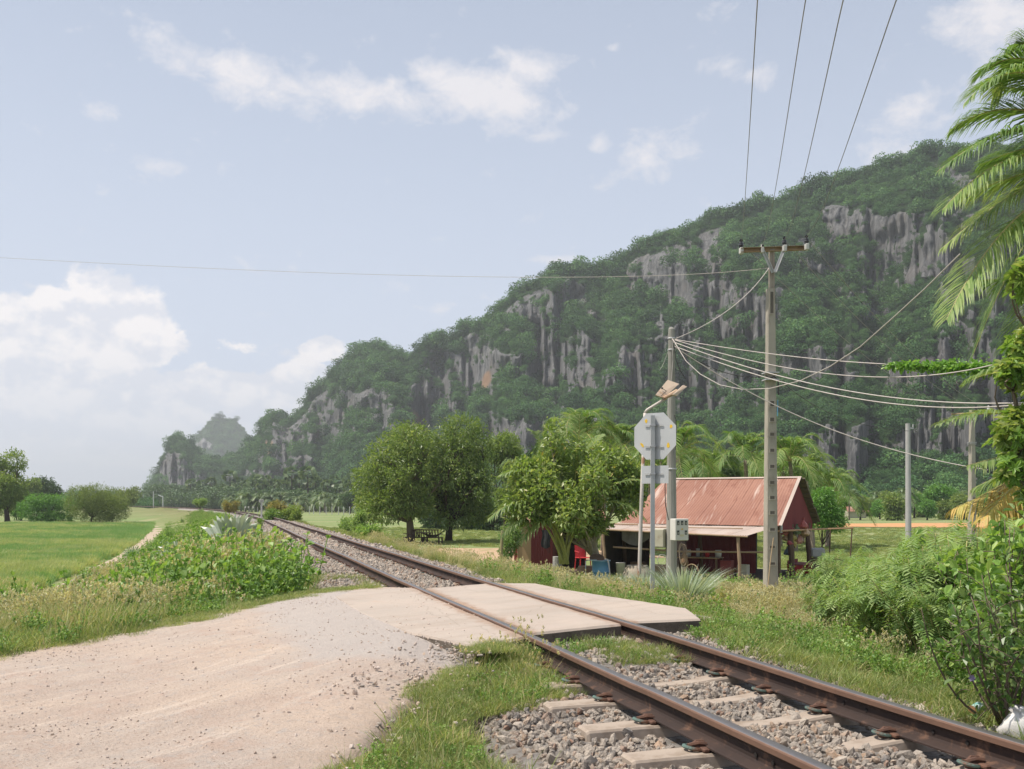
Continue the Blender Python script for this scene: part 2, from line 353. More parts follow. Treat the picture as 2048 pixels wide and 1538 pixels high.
def T(x, y):
    x = np.asarray(x, float); y = np.asarray(y, float); u = U(x, y)
    ut = np.interp(y, [0, 8, 11, 14, 18, 22, 26, 33, 50], [18, 17, 15, 12.5, 10.0, 7.6, 6.2, 5.4, 5.2])
    right = 1.50*(1-np.clip((u-1.8)/(ut-1.8), 0, 1))**1.45
    left = 1.50*(1-sm((-u-1.9)/4.6))
    road = 1.50*(1-sm((dpoly(x, y, ROADC)-2.6)/13.0))
    z = np.where(u > 0, right, np.maximum(left, road))
    z = z + np.where((x < -40) | (y > 80), 0, 1)*.05*(fbm(x*.5, y*.5, 0, 3, 3)-.5)
    return z
def onray(px, py, zoff=0.0):                # where the ray through a photo pixel meets the ground
    Y = 3.0
    for k in range(20000):
        p = P(px, py, Y)
        if p[2] <= float(T(p[0], p[1]))+zoff: break
        Y *= 1.002
        if Y > 900: break
    return p
def ground_pt(px, Y):
    X = (px-1024)/F*Y; return np.array([X, Y, float(T(X, Y))])

def gm(name, stops, scales=(.4, 3, 40), bmp=.6, bd=.05, rough=.95):
    m, nt, b, out = newmat(name); v = coords(nt, 'World')
    a = noisen(nt, v, scales[0], 6, .65); c = noisen(nt, v, scales[1], 7, .7); d = noisen(nt, v, scales[2], 4, .7)
    col = mixc(nt, maprange(nt, a, .35, .65), stops[0], stops[1]); col = mixc(nt, maprange(nt, c, .45, .7), col, stops[2]); col = mixc(nt, maprange(nt, d, .5, .72), col, stops[3])
    nt.links.new(col, b.inputs['Base Color']); b.inputs['Roughness'].default_value = rough; b.inputs['Specular IOR Level'].default_value = .15
    if bmp: bump(nt, b, d, bmp, bd)
    return m
M_ground = gm('soil and thatch', [(.13, .15, .055), (.17, .16, .075), (.20, .16, .09), (.08, .11, .035)], (.25, 2.2, 30))
M_field = gm('grazed field', [(.115, .19, .055), (.155, .215, .075), (.19, .20, .09), (.09, .16, .045)], (.035, .22, 1.5), .3)
M_paddy = gm('young rice field', [(.13, .24, .08), (.17, .27, .11), (.22, .25, .10), (.10, .20, .06)], (.05, .3, 3), .3)

def sheet(name, xs, ys, zoff, mat, mask=None, label=None, zf=None):
    X, Y = np.meshgrid(xs, ys); Z = (T(X, Y) if zf is None else zf(X, Y))+zoff
    mb = MB(); mb.grid(np.stack([X, Y, Z], -1)); o = mb.build(name, mat, smooth=True); tag(o, kind='structure'); return o
def spaced(lo, hi, fine_lo, fine_hi, step, grow=1.12):
    a = list(np.arange(fine_lo, fine_hi+1e-6, step)); s = step; x = a[-1]
    while x < hi: s *= grow; x += s; a.append(x)
    s = step; x = a[0]; pre = []
    while x > lo: s *= grow; x -= s; pre.append(x)
    return np.array(pre[::-1]+a)
# one sheet out to the horizon; its material turns from verge soil to grazed field by distance from the bank
def ground():
    xs = spaced(-4200, 4200, -14, 16, .3); ys = spaced(-300, 5200, 1, 40, .3)
    X, Y = np.meshgrid(xs, ys); Z = T(X, Y)
    under = (dpoly(X, Y, ROADC) < 1.8)
    Z = Z-.06*under-.26*(np.abs(U(X, Y)) < 1.75)*(T(X, Y) > 1.2)*(Y < 128)-.25*(np.abs(U(X, Y)) < 1.3)*(Y < 200)
    mb = MB(); mb.grid(np.stack([X, Y, Z], -1), t=sm(1-(T(X, Y)-.0)/.35))
    m, nt, b, out = newmat('ground'); v = coords(nt, 'World'); f = attr(nt)
    def lay(st, sc):
        a = noisen(nt, v, sc[0], 6, .65); c = noisen(nt, v, sc[1], 7, .7); d = noisen(nt, v, sc[2], 4, .7)
        col = mixc(nt, maprange(nt, a, .35, .65), st[0], st[1]); col = mixc(nt, maprange(nt, c, .45, .7), col, st[2]); return mixc(nt, maprange(nt, d, .5, .72), col, st[3])
    # faint long bands across the field, as left by the bunds
    vb = coords(nt, 'World', (.004, .11, 1)); band = noisen(nt, vb, 1.0, 3, .5)
    fld = mixc(nt, maprange(nt, band, .5, .66), lay([(.165, .225, .085), (.20, .245, .10), (.235, .24, .115), (.14, .195, .07)], (.03, .2, 1.2)), (.26, .265, .135))
    ver = lay([(.15, .16, .06), (.20, .19, .09), (.24, .19, .11), (.10, .13, .04)], (.3, 2.2, 30))
    nt.links.new(mixc(nt, f, ver, fld), b.inputs['Base Color']); b.inputs['Roughness'].default_value = 1; b.inputs['Specular IOR Level'].default_value = .1
    bump(nt, b, noisen(nt, v, 25, 5, .7), .5, .04)
    o = mb.build('ground', m, smooth=True); tag(o, kind='structure')
ground()

# ---------------------------------------------------------------- dirt road, crossing
SLABZ = ZR-.012
SL_L = [(-.28, 7.42), (.10, 7.93), (-1.16, 12.45), (-1.75, 12.25), (-2.15, 11.6), (-1.25, 9.0)]
def road_z(x, y):
    z = T(x, y)+.025; d = dpoly(x, y, np.array([[-.28, 7.42], [-1.0, 9.0], [-1.6, 12.0]])); w = sm(1-(d-.35)/2.4)
    z = z+(SLABZ-.006-z)*w*np.where(U(x, y) < 1, 1, 0)
    q = x*.82-y*.57; rut = np.exp(-((q+4.6)/.22)**2)+np.exp(-((q+6.0)/.22)**2)+.7*np.exp(-((q+7.6)/.3)**2)
    return z+(.05*(fbm(x*1.1, y*1.1, 0, 5, 5)-.5)+.02*(fbm(x*5, y*5, 0, 6, 3)-.5)-.022*rut*sm((9-y)/3))*(1-w)+.006*(fbm(x*3, y*3, 0, 7, 4)-.5)
def mk_road():
    m, nt, b, out = newmat('dirt road'); v = coords(nt, 'World')
    c = mixc(nt, maprange(nt, noisen(nt, v, .55, 6, .6), .36, .66), (.50, .395, .32), (.45, .38, .33))
    c = mixc(nt, maprange(nt, noisen(nt, v, 2.2, 8, .7), .48, .64, 0, .85), c, (.44, .33, .27))
    vs = coords(nt, 'World', (1, 1, 1), (0, 0, R(35))); c = mixc(nt, maprange(nt, noisen(nt, vs, 14, 8, .75), .52, .62, 0, .8), c, (.40, .355, .325))
    c = mixc(nt, maprange(nt, noisen(nt, coords_dir(nt, R(58), .22, 2.6), 1.0, 7, .65), .46, .66, 0, .65), c, (.42, .33, .275)); c = mixc(nt, maprange(nt, noisen(nt, coords_dir(nt, R(58), .5, 5), 1.3, 8, .7), .52, .68, 0, .7), c, (.60, .50, .42))
    c = mixc(nt, maprange(nt, noisen(nt, v, 60, 4, .7), .52, .64, 0, .8), c, (.33, .25, .20))
    er = nt.nodes.new('ShaderNodeAttribute'); er.attribute_name = 'edge'; c = mixc(nt, maprange(nt, mixc(nt, .5, er.outputs['Color'], noisen(nt, v, 5, 8, .75)), .52, .68, 0, .85), c, mixc(nt, noisen(nt, v, 30, 6, .7), (.42, .28, .19), (.36, .33, .30)))
    # worn asphalt skin next to the slab
    a = nt.nodes.new('ShaderNodeAttribute'); a.attribute_name = 'tint'
    add = ND(nt, 'ShaderNodeMath', _operation='ADD'); nt.links.new(a.outputs['Fac'], add.inputs[0])
    q = ND(nt, 'ShaderNodeMath', _operation='MULTIPLY'); nt.links.new(noisen(nt, v, 1.5, 8, .7), q.inputs[0]); q.inputs[1].default_value = .9; nt.links.new(q.outputs[0], add.inputs[1])
    asp = mixc(nt, maprange(nt, noisen(nt, v, 130, 3, .6), .4, .65), (.38, .345, .325), (.48, .43, .395))
    c = mixc(nt, maprange(nt, add.outputs[0], .80, 1.25, 0, .75), c, asp)
    nt.links.new(c, b.inputs['Base Color']); b.inputs['Roughness'].default_value = .95; b.inputs['Specular IOR Level'].default_value = .2
    h = mixc(nt, .45, noisen(nt, v, 9, 8, .7), noisen(nt, v, 55, 6, .7)); bump(nt, b, h, .9, .045)
    # ruled between its two real edges; the rims sink under the verge
    Lf = np.array([(-1.75, 12.75), (-2.5, 11.9), (-3.15, 10.4), (-4.3, 8.15), (-6.6, 5), (-9, 0), (-10, -12), (-10, -40)]); Rt = np.array([(-1.0, 12.3), (-.85, 10.5), (-.45, 8.6), (-.27, 7.4), (-.33, 6.6), (-.47, 5.8), (-.70, 4.4), (-.2, 1.5), (1.5, -6), (2, -40)])
    def crv(Pn, n=420):
        q = np.linspace(0, 1, n)**1.6; s_ = np.r_[0, np.cumsum(np.hypot(*np.diff(Pn, axis=0).T))]; s_ = s_/s_[-1]
        return np.column_stack([np.interp(q, s_, Pn[:, i]) for i in (0, 1)])
    A, B = crv(Lf), crv(Rt)
    for _ in range(8): A[1:-1] = (A[:-2]+A[1:-1]*2+A[2:])/4; B[1:-1] = (B[:-2]+B[1:-1]*2+B[2:])/4
    for E_, sd in ((A, 11), (B, 12)): E_[:, 0] += .30*(fbm(E_[:, 0]*1.9, E_[:, 1]*1.9, 0, sd, 4)-.5)
    ts = np.linspace(0, 1, 160); XY = A[:, None, :]*(1-ts)[None, :, None]+B[:, None, :]*ts[None, :, None]
    rim = np.minimum(ts, 1-ts); Z = road_z(XY[..., 0], XY[..., 1])-.14*(1-sm(rim/.03))[None, :]-.10*(1-sm(np.where(ts > .5, 1-ts, 1)/.16))[None, :]*sm((XY[..., 1]-5.6)/1.2)
    dd = dpoly(XY[..., 0], XY[..., 1], np.array([[-.75, 7.9], [-1.9, 11.2]])); asph = sm(1-(dd-.3)/1.5)
    ro_ = MB().grid(np.concatenate([XY, Z[..., None]], -1), t=asph).build('dirt_road', m, smooth=True); ro_['kind'] = 'structure'
    ed = np.broadcast_to((.25+.6*sm((ts-.80)/.2)+.35*sm((.1-ts)/.1))[None, :], Z.shape)*np.where(XY[..., 1] < 7.3, 1, .5); at_ = ro_.data.attributes.new('edge', 'FLOAT', 'POINT'); at_.data.foreach_set('value', ed.ravel().astype(np.float32))
    global M_road; M_road = m
    # tail of the road past the slab on the far side
    tail = np.array([[.9, 10.9], [1.9, 11.2], [3.0, 11.5], [4.3, 11.7], [6, 11.8]]); k = np.linspace(0, 4, 70)
    sg = np.column_stack([np.interp(k, range(5), tail[:, 0]), np.interp(k, range(5), tail[:, 1])])
    for _ in range(30): sg[1:-1] = (sg[:-2]+sg[1:-1]*2+sg[2:])/4
    d = np.gradient(sg, axis=0); d /= np.linalg.norm(d, axis=1)[:, None]; nr = np.column_stack([-d[:, 1], d[:, 0]]); hw = np.interp(k, [0, 1, 2, 4], [1.5, 1.0, .6, .4])[:, None]
    hw = hw*(1+.25*(fbm(k*2, 3, 0, 4, 3)-.5))[:, None]; ts2 = np.linspace(-1, 1, 15)[None, :]; XY = sg[:, None, :]+(ts2*hw)[..., None]*nr[:, None, :]
    Z = T(XY[..., 0], XY[..., 1])+.05-.22*sm((np.abs(ts2)-.8)/.2); w = np.clip(1-k/1.3, 0, 1)[:, None]; Z = Z+(SLABZ-.03-Z)*sm(w)*(1-sm((np.abs(ts2)-.8)/.2))
    m2 = solid('old road edge asphalt', (.40, .34, .30), (.30, .26, .235), 9, .95, 'World', c3=(.55, .45, .39), s3=2.0, t3=(.45, .6), bmp=.8, bd=.03)
    MB().grid(np.concatenate([XY, Z[..., None]], -1)).build('side_road', m2, smooth=True)['kind'] = 'structure'
mk_road()

M_conc = solid('crossing concrete', (.41, .345, .295), (.36, .31, .27), 1.3, .9, 'World', bmp=.35, bd=.01, c3=(.41, .325, .27), s3=3.5, t3=(.56, .72), spec=.2)
def add_grain(m, scale, c, lo, hi, f=.6):
    nt = m.node_tree; b = nt.nodes['Principled BSDF']; src = b.inputs['Base Color'].links[0].from_socket
    nt.links.new(mixc(nt, maprange(nt, noisen(nt, coords(nt, 'World'), scale, 6, .75), lo, hi, 0, f), src, c), b.inputs['Base Color'])
add_grain(M_conc, 45, (.38, .30, .24), .54, .66); add_grain(M_conc, 1.1, (.40, .33, .285), .5, .66, .8); add_grain(M_conc, 160, (.30, .25, .21), .6, .7, .7)
def rail_rust(m):
    nt = m.node_tree; b = nt.nodes['Principled BSDF']; src = b.inputs['Base Color'].links[0].from_socket; g = nt.nodes.new('ShaderNodeNewGeometry')
    d = ND(nt, 'ShaderNodeVectorMath', _operation='DOT_PRODUCT'); nt.links.new(g.outputs['Position'], d.inputs[0]); d.inputs[1].default_value = (.961, .276, 0)
    def M(op, a, v):
        n = ND(nt, 'ShaderNodeMath', _operation=op); nt.links.new(a, n.inputs[0]); n.inputs[1].default_value = v; return n.outputs[0]
    u = M('ABSOLUTE', M('SUBTRACT', d.outputs['Value'], 2.85), 0); k = M('ABSOLUTE', M('SUBTRACT', u, .535), 0)
    n = ND(nt, 'ShaderNodeMath', _operation='ADD'); nt.links.new(k, n.inputs[0]); nt.links.new(M('MULTIPLY', noisen(nt, coords(nt, 'World'), 7, 7, .75), .34), n.inputs[1])
    nt.links.new(mixc(nt, maprange(nt, n.outputs[0], .24, .36, .75, 0), src, (.27, .17, .115)), b.inputs['Base Color'])
rail_rust(M_conc)
def tyre(m):
    nt = m.node_tree; b = nt.nodes['Principled BSDF']; src = b.inputs['Base Color'].links[0].from_socket
    c = mixc(nt, maprange(nt, noisen(nt, coords_dir(nt, R(48), .25, 2.2), 1.4, 6, .6), .48, .66, 0, .6), src, (.33, .27, .225))
    vo = nt.nodes.new('ShaderNodeTexVoronoi'); vo.feature = 'DISTANCE_TO_EDGE'; vo.inputs['Scale'].default_value = .9
    w = nt.nodes.new('ShaderNodeVectorMath'); w.operation = 'ADD'; nt.links.new(coords(nt, 'World'), w.inputs[0]); nn = nt.nodes.new('ShaderNodeTexNoise'); nn.inputs['Scale'].default_value = 3; nn.inputs['Detail'].default_value = 6; nt.links.new(nn.outputs['Color'], w.inputs[1]); nt.links.new(w.outputs[0], vo.inputs['Vector'])
    nt.links.new(mixc(nt, maprange(nt, vo.outputs['Distance'], .001, .009, .38, 0), c, (.20, .16, .13)), b.inputs['Base Color'])
tyre(M_conc)
M_conc_d = solid('dark concrete edge', (.17, .14, .115), (.10, .085, .07), 6, .95, 'World', bmp=.6, bd=.02, c3=(.26, .21, .17), s3=9, t3=(.55, .7), spec=.1)  # slab side faces get a darker concrete tone than the tops
def slab(name, poly, label):
    poly = np.array(poly); c = poly.mean(0)
    # rough the outline, then a worn chamfer
    P2 = []
    for a, b in zip(poly, np.roll(poly, -1, 0)):
        k = max(2, int(np.hypot(*(b-a))/.12))
        for i in range(k):
            t = i/k; P2.append(a+(b-a)*t)
    P2 = np.array(P2); n = len(P2)
    j = .012*(vnoise(P2[:, 0]*7, P2[:, 1]*7, 0, 9)-.5)[:, None]
    P2 = P2+(P2-c)/np.linalg.norm(P2-c, axis=1)[:, None]*j; inn = P2-(P2-c)/np.linalg.norm(P2-c, axis=1)[:, None]*.02
    L0 = np.column_stack([P2, np.full(n, SLABZ-.36)]); L1 = np.column_stack([P2, np.full(n, SLABZ-.018)]); L2 = np.column_stack([inn, np.full(n, SLABZ)+.004*(vnoise(P2[:, 0]*9, P2[:, 1]*9, 1, 4)-.5)])
    mb = MB(); V = np.vstack([L0, L1, L2, [[c[0], c[1], SLABZ]]]); k = np.arange(n); k2 = (k+1) % n
    mb.add(V, np.vstack([np.column_stack([k, k2, n+k2, n+k]), np.column_stack([n+k, n+k2, 2*n+k2, 2*n+k])]))
    Tt = np.column_stack([2*n+k, 2*n+k2, np.full(n, 3*n)]); mb.T.append(Tt); mb.tm.append(np.zeros(n))
    V[:, :2] -= c
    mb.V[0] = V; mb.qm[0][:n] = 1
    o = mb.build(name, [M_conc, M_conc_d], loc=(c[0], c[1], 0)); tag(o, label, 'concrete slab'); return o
def along(p, Ya, Yb, off):                  # point on a line parallel to the rails
    return None
def tp(Y, u):                               # track coordinates -> x, y
    x0 = float(cx(Y)); return (x0+u*TN[0], Y+u*TN[1])
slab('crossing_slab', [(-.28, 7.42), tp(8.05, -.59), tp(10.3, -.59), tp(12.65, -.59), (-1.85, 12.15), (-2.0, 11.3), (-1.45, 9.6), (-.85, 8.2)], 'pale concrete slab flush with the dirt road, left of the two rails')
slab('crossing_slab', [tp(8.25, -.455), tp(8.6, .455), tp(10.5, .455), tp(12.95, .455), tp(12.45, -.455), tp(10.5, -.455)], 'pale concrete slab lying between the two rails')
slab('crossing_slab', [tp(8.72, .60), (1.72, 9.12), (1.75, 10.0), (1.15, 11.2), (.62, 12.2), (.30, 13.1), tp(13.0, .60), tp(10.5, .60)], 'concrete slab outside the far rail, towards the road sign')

# ---------------------------------------------------------------- footpath and bare yard and orange field
def ribbon(name, pts, hw, mat, zoff=.03, n=90, seed=3):
    pts = np.array(pts, float); k = np.linspace(0, len(pts)-1, n); s = np.column_stack([np.interp(k, range(len(pts)), pts[:, i]) for i in (0, 1)])
    for _ in range(12): s[1:-1] = (s[:-2]+s[1:-1]*2+s[2:])/4
    d = np.gradient(s, axis=0); d /= np.linalg.norm(d, axis=1)[:, None]; nr = np.column_stack([-d[:, 1], d[:, 0]])
    w = np.interp(k, range(len(pts)), hw)*(1+.3*(fbm(k*3, seed, 0, seed, 3)-.5)); t = np.linspace(-1, 1, 9); XY = s[:, None, :]+(t[None, :]*w[:, None])[..., None]*nr[:, None, :]
    Z = T(XY[..., 0], XY[..., 1])+zoff-.06*sm((np.abs(t)-.8)/.2)[None, :]
    o = MB().grid(np.concatenate([XY, Z[..., None]], -1)).build(name, mat, smooth=True); tag(o, kind='structure'); return o
M_path = solid('pink path dirt', (.44, .35, .275), (.37, .30, .22), .8, .95, 'World', c3=(.33, .29, .17), s3=1.2, t3=(.58, .7), bmp=.5, bd=.03, spec=.1)
ribbon('footpath', [P(x, y, 2.72*F/(y-YH))[:2] for x, y in ((310, 1033), (315, 1035), (318, 1037), (322, 1050), (314, 1064), (298, 1082), (262, 1108), (200, 1140), (110, 1185), (20, 1232), (-120, 1300))], [.9, 1.1, 1.2, 1.0, .85, .7, .55, .45, .4, .5, .5], M_path, .05)
M_yard = solid('bare yard', (.46, .31, .21), (.40, .29, .19), .5, .95, 'World', c3=(.26, .24, .11), s3=1.1, t3=(.52, .66), bmp=.5, bd=.03, spec=.1)
ribbon('yard', [P(x, y, 2.72*F/(y-YH))[:2] for x, y in ((740, 1100), (850, 1104), (950, 1107), (1050, 1110), (1150, 1120))], [3, 7.0, 7.5, 8, 6], M_yard, .04)
M_orange = solid('ploughed orange field', (.52, .27, .13), (.46, .26, .13), .1, .95, 'World', c3=(.30, .24, .10), s3=.4, t3=(.58, .72), bmp=.4, bd=.05, spec=.1)
ribbon('ploughed_field', [(34, 117), (45, 117), (62, 118), (80, 119)], [5, 11, 12, 12], M_orange, .12)

# ================================================================== HILLS
def rockmat():
    m, nt, b, out = newmat('limestone'); v = coords(nt, 'World', (1, 1, .17)); v2 = coords(nt, 'World')
    c = mixc(nt, maprange(nt, noisen(nt, v, .30, 10, .78, .2), .40, .60), (.150, .153, .160), (.345, .34, .34))
    c = mixc(nt, maprange(nt, noisen(nt, coords(nt, 'World', (1, 1, .07)), 1.1, 8, .8), .50, .64), c, (.13, .125, .125))
    c = mixc(nt, maprange(nt, noisen(nt, v2, .06, 5, .6), .5, .7, 0, .6), c, (.27, .24, .22))
    sc = nt.nodes.new('ShaderNodeAttribute'); sc.attribute_name = 'scar'; c = mixc(nt, sc.outputs['Fac'], c, (.45, .29, .19))
    veg = mixc(nt, maprange(nt, noisen(nt, v2, .25, 6, .7), .4, .6), (.03, .062, .024), (.055, .10, .035))
    f = ND(nt, 'ShaderNodeMath', _operation='ADD'); nt.links.new(attr(nt), f.inputs[0]); g = ND(nt, 'ShaderNodeMath', _operation='MULTIPLY_ADD'); nt.links.new(noisen(nt, v2, .35, 7, .75), g.inputs[0]); g.inputs[1].default_value = .9; g.inputs[2].default_value = -.45; nt.links.new(g.outputs[0], f.inputs[1])
    c = mixc(nt, maprange(nt, f.outputs[0], .40, .52), veg, c)
    nt.links.new(c, b.inputs['Base Color']); b.inputs['Roughness'].default_value = .95; b.inputs['Specular IOR Level'].default_value = .1
    bump(nt, b, noisen(nt, coords(nt, 'World', (1, 1, .06)), 1.0, 9, .8), 1.0, 3.5); return m
M_rock = rockmat()
M_hleaf = leafmat('hill foliage', (.018, .055, .022), (.042, .105, .036), (.085, .155, .05), .25, .65, .5, .15)
def clumpsrc(name, n, L, mat, flat=.75, lobes=7, seed=0):
    """a loose bushy crown about 1 m across, made of leaf-sized faces"""
    r0 = np.random.default_rng(seed); mb = MB(); cs = unit(r0.normal(size=(lobes, 3)))*r0.uniform(.15, .42, (lobes, 1)); cs[:, 2] *= flat; rs = r0.uniform(.2, .36, lobes)
    k = r0.integers(0, lobes, n); d = unit(r0.normal(size=(n, 3))); d[:, 2] = np.where(r0.random(n) < .5, np.abs(d[:, 2]), d[:, 2]); rad = rs[k]*r0.uniform(.7, 1.08, n)
    C = cs[k]+d*rad[:, None]*np.array([1, 1, flat]); D = unit(np.cross(d, r0.normal(size=(n, 3)))+d*.5+[0, 0, -.2]); Nn = unit(d+r0.normal(size=(n, 3))*.45)
    leaves(mb, C, D, Nn, r0.uniform(.6, 1.3, n)*L, .75, np.clip(r0.beta(2, 2, n)*.8+.25*(r0.random(lobes)[k]-.5)+.1, 0, 1))
    return mb.build(name, mat, link=False)
HB = [clumpsrc('bush', 900, .075, M_hleaf, .8, 9, s) for s in range(5)]
def hill(name, sil, by, ry, N, blobs, rmin=0.0, na=700, nv=240, seed=0, bushN=9000, scars=(), rockbias=0.0, bs=1.0):
    sil = np.array(sil, float); a = np.linspace(sil[0, 0], sil[-1, 0], na); top = np.interp(a, sil[:, 0], sil[:, 1])
    Yb = np.interp(a, *np.array(by).T); Yr = np.interp(a, *np.array(ry).T); E = (YH-top)/F; tn = (a-1024)/F
    top = top+7*(fbm(a/16, 0, 0, seed+2, 4)-.5)
    E = np.maximum((YH-top)/F, .001)
    e = np.linspace(0, 1, nv); A, Ee = np.meshgrid(a, e); PY = YH-(YH-top)[None, :]*Ee       # rows of equal elevation
    q = fbm(A/100, PY/66, 0, seed+5, 4)
    mask = np.zeros_like(A)
    for bx, by_, rx, r_y, am in blobs: mask = np.maximum(mask, am*np.exp(-((A-bx)/rx)**2-((PY-by_)/r_y)**2))
    q2 = fbm(A/24, PY/20, 0, seed+6, 4); rock = sm((q-.5)*4.6+(q2-.5)*2.6+mask*1.5-.10+rockbias)
    streak = fbm(A/9, PY/30, 0, seed+9, 4); rock = rock*(.25+.75*sm((streak-.26)/.22))
    rock = rock*sm((1-Ee)/.06)
    w = 1.0-.93*np.clip(rock*1.1, 0, 1); w = w+.03; d = np.cumsum(w, 0)-w[0]; d = d/d[-1]
    for _ in range(2): d[:, 1:-1] = (d[:, :-2]+d[:, 1:-1]*2+d[:, 2:])/4
    Y = Yb[None]+(Yr-Yb)[None]*d
    z = E[None]*Ee*Y
    X0 = tn[None]*Y
    # gullies, buttresses and fluted columns, in metres
    g = (fbm(X0/42, z/90, 0, seed+20, 4)-.5)*52+(fbm(X0/12, z/20, 0, seed+23, 4)-.5)*15*(.4+rock)
    col = (1-np.abs(2*fbm(X0/4.2, z/22, Y/40, seed+30, 3)-1))*2.6*rock+(vnoise(X0/15, z/7, 0, seed+33)-.5)*5*rock
    Yd = Y-(g+col)*sm(Ee/.08)*np.clip(Y/420, .5, 1.6)*sm((1-Ee)/.12+.15)
    X = tn[None]*Yd; Z = CZ+E[None]*Ee*Yd-CZ*(1-Ee)-3*(Ee < .004)
    V = np.stack([X, Yd, Z], -1)
    # back side
    bk = [];
    for f in (.12, .35, .7, 1.1): bk.append(np.stack([tn*(Yr*(1+f*.6)), Yr*(1+f*.6), (CZ+E*Yr)*(1-f/1.1)-2], -1))
    V = np.concatenate([V, np.array(bk)], 0); rk = np.concatenate([rock, np.zeros((4, na))], 0)
    mb = MB(); mb.grid(V, t=rk); o = mb.build(name, M_rock, smooth=True); tag(o, kind='structure')
    sc = np.zeros_like(A)
    for bx, by_, rx, r_y, sh in scars: sc = np.maximum(sc, sm(2.2-2.2*np.sqrt(((A-bx-sh*(PY-by_))/rx)**2+((PY-by_)/r_y)**2)-.6*fbm(A/5, PY/7, 0, 4, 2)))
    sc = np.concatenate([sc, np.zeros((4, na))], 0); at = o.data.attributes.new('scar', 'FLOAT', 'POINT'); at.data.foreach_set('value', sc.ravel().astype(np.float32))
    # bushes and small trees
    r0 = np.random.default_rng(seed+1); K = bushN*5; ia = r0.uniform(0, na-1, K); ie = np.where(r0.random(K) < .06, nv-1-r0.random(K)*3, r0.uniform(0, nv-1, K))
    i0 = ia.astype(int).clip(0, na-2); j0 = ie.astype(int).clip(0, nv-1)
    rr = rock[j0, i0]; Yk = Yd[j0, i0]; keep = (r0.random(K) < np.clip(1.05-rr*1.35, .10, 1))*(r0.random(K) < (Yk/Yk.max())**1.1)*(sc[j0, i0] < .3)
    k = np.where(keep)[0][:bushN]; f = (ia-i0)[k][:, None]; p = V[j0[k], i0[k]]*(1-f)+V[j0[k], i0[k]+1]*f
    big = r0.random(len(k)); s = (1.9+3.2*big**1.5+6.5*(big > .90)*r0.random(len(k)))*np.clip(p[:, 1]/330, .8, 3.0)**.55*np.where(rr[k] > .5, .5, .88)*bs
    p[:, 2] += s*.18
    return p, s, V
allp = []; alls = []
main_sil = [(470, 1000), (490, 945), (510, 895), (528, 856), (548, 838), (566, 846), (578, 852), (600, 832), (622, 797), (650, 774), (668, 744), (700, 717), (730, 699), (772, 700), (795, 716), (815, 726), (850, 692), (890, 687), (920, 674), (945, 655), (962, 652), (985, 640),
    (1012, 608), (1042, 583), (1080, 563), (1110, 549), (1150, 540), (1210, 546), (1240, 524), (1270, 504), (1320, 480), (1380, 460), (1430, 441), (1480, 430), (1520, 414), (1560, 404), (1600, 390), (1640, 380), (1690, 354), (1740, 349), (1800, 327), (1850, 314), (1882, 304), (1920, 314), (2000, 300), (2100, 290), (2250, 340), (2450, 460), (2700, 640), (2900, 800), (3100, 990)]
blobsA = [(1085, 650, 90, 75, 1.1), (1150, 690, 40, 60, .9), (960, 740, 60, 80, .95), (870, 750, 60, 70, 1.1), (850, 830, 30, 40, .9), (1010, 850, 60, 40, .6), (1180, 640, 30, 40, .7), (1700, 440, 110, 35, .8), (1850, 500, 50, 70, .95), (1790, 470, 60, 60, .7), (1730, 600, 50, 60, .75), (1480, 760, 80, 45, .65),
    (1650, 690, 60, 60, .65), (1500, 490, 60, 40, .35), (1440, 590, 60, 50, .45), (1290, 820, 60, 60, .4), (540, 880, 35, 40, .9), (560, 900, 30, 40, .6), (680, 800, 60, 40, .3), (1620, 520, 60, 50, .55), (1860, 800, 60, 70, .55), (1560, 830, 90, 40, .4), (740, 850, 60, 30, .2), (1250, 740, 40, 60, .45), (1810, 860, 90, 40, .45), (1500, 640, 90, 40, .4), (1380, 690, 50, 60, .35)]
p, s, _ = hill('main_hill', main_sil, [(470, 640), (700, 470), (1000, 360), (1500, 260), (1900, 225), (2300, 210), (3100, 220)], [(470, 760), (560, 720), (700, 660), (1000, 560), (1500, 470), (1900, 430), (2300, 420), (3100, 420)], 0, blobsA, na=1500, nv=420, seed=3, bushN=22000, scars=[(836, 842, 16, 38, .35), (1908, 778, 22, 36, -.25), (972, 758, 14, 30, -.3), (537, 892, 14, 20, 0)], rockbias=.10)
allp.append(p); alls.append(s)
p, s, _ = hill('side_hill', [(292, 1003), (303, 975), (316, 950), (322, 925), (333, 905), (346, 884), (365, 880), (384, 886), (396, 905), (408, 925), (450, 925), (480, 905), (505, 890), (530, 893), (560, 925), (600, 960), (640, 1002)], [(292, 780), (640, 640)], [(292, 860), (640, 760)], 0,
    [(350, 920, 28, 45, 1.2), (385, 925, 30, 30, 1.0), (330, 960, 20, 30, .8)], na=420, nv=160, seed=11, bushN=3000, rockbias=.10, bs=.85)
allp.append(p); alls.append(s)
p, s, _ = hill('far_hill', [(300, 1003), (340, 940), (378, 893), (398, 868), (415, 847), (440, 834), (470, 840), (488, 858), (505, 886), (535, 905), (580, 940), (640, 1000)], [(300, 1500), (640, 1500)], [(300, 1750), (640, 1750)], 0, [(425, 890, 14, 16, .5)], na=260, nv=130, seed=17, bushN=3800, rockbias=-.20, bs=.9)
allp.append(p); alls.append(s)
allp = np.vstack(allp); alls = np.concatenate(alls)
scatter('hill_forest', allp, HB, np.stack([alls, alls, alls*rng.uniform(.75, 1.15, len(alls))], 1), tilt=.1)
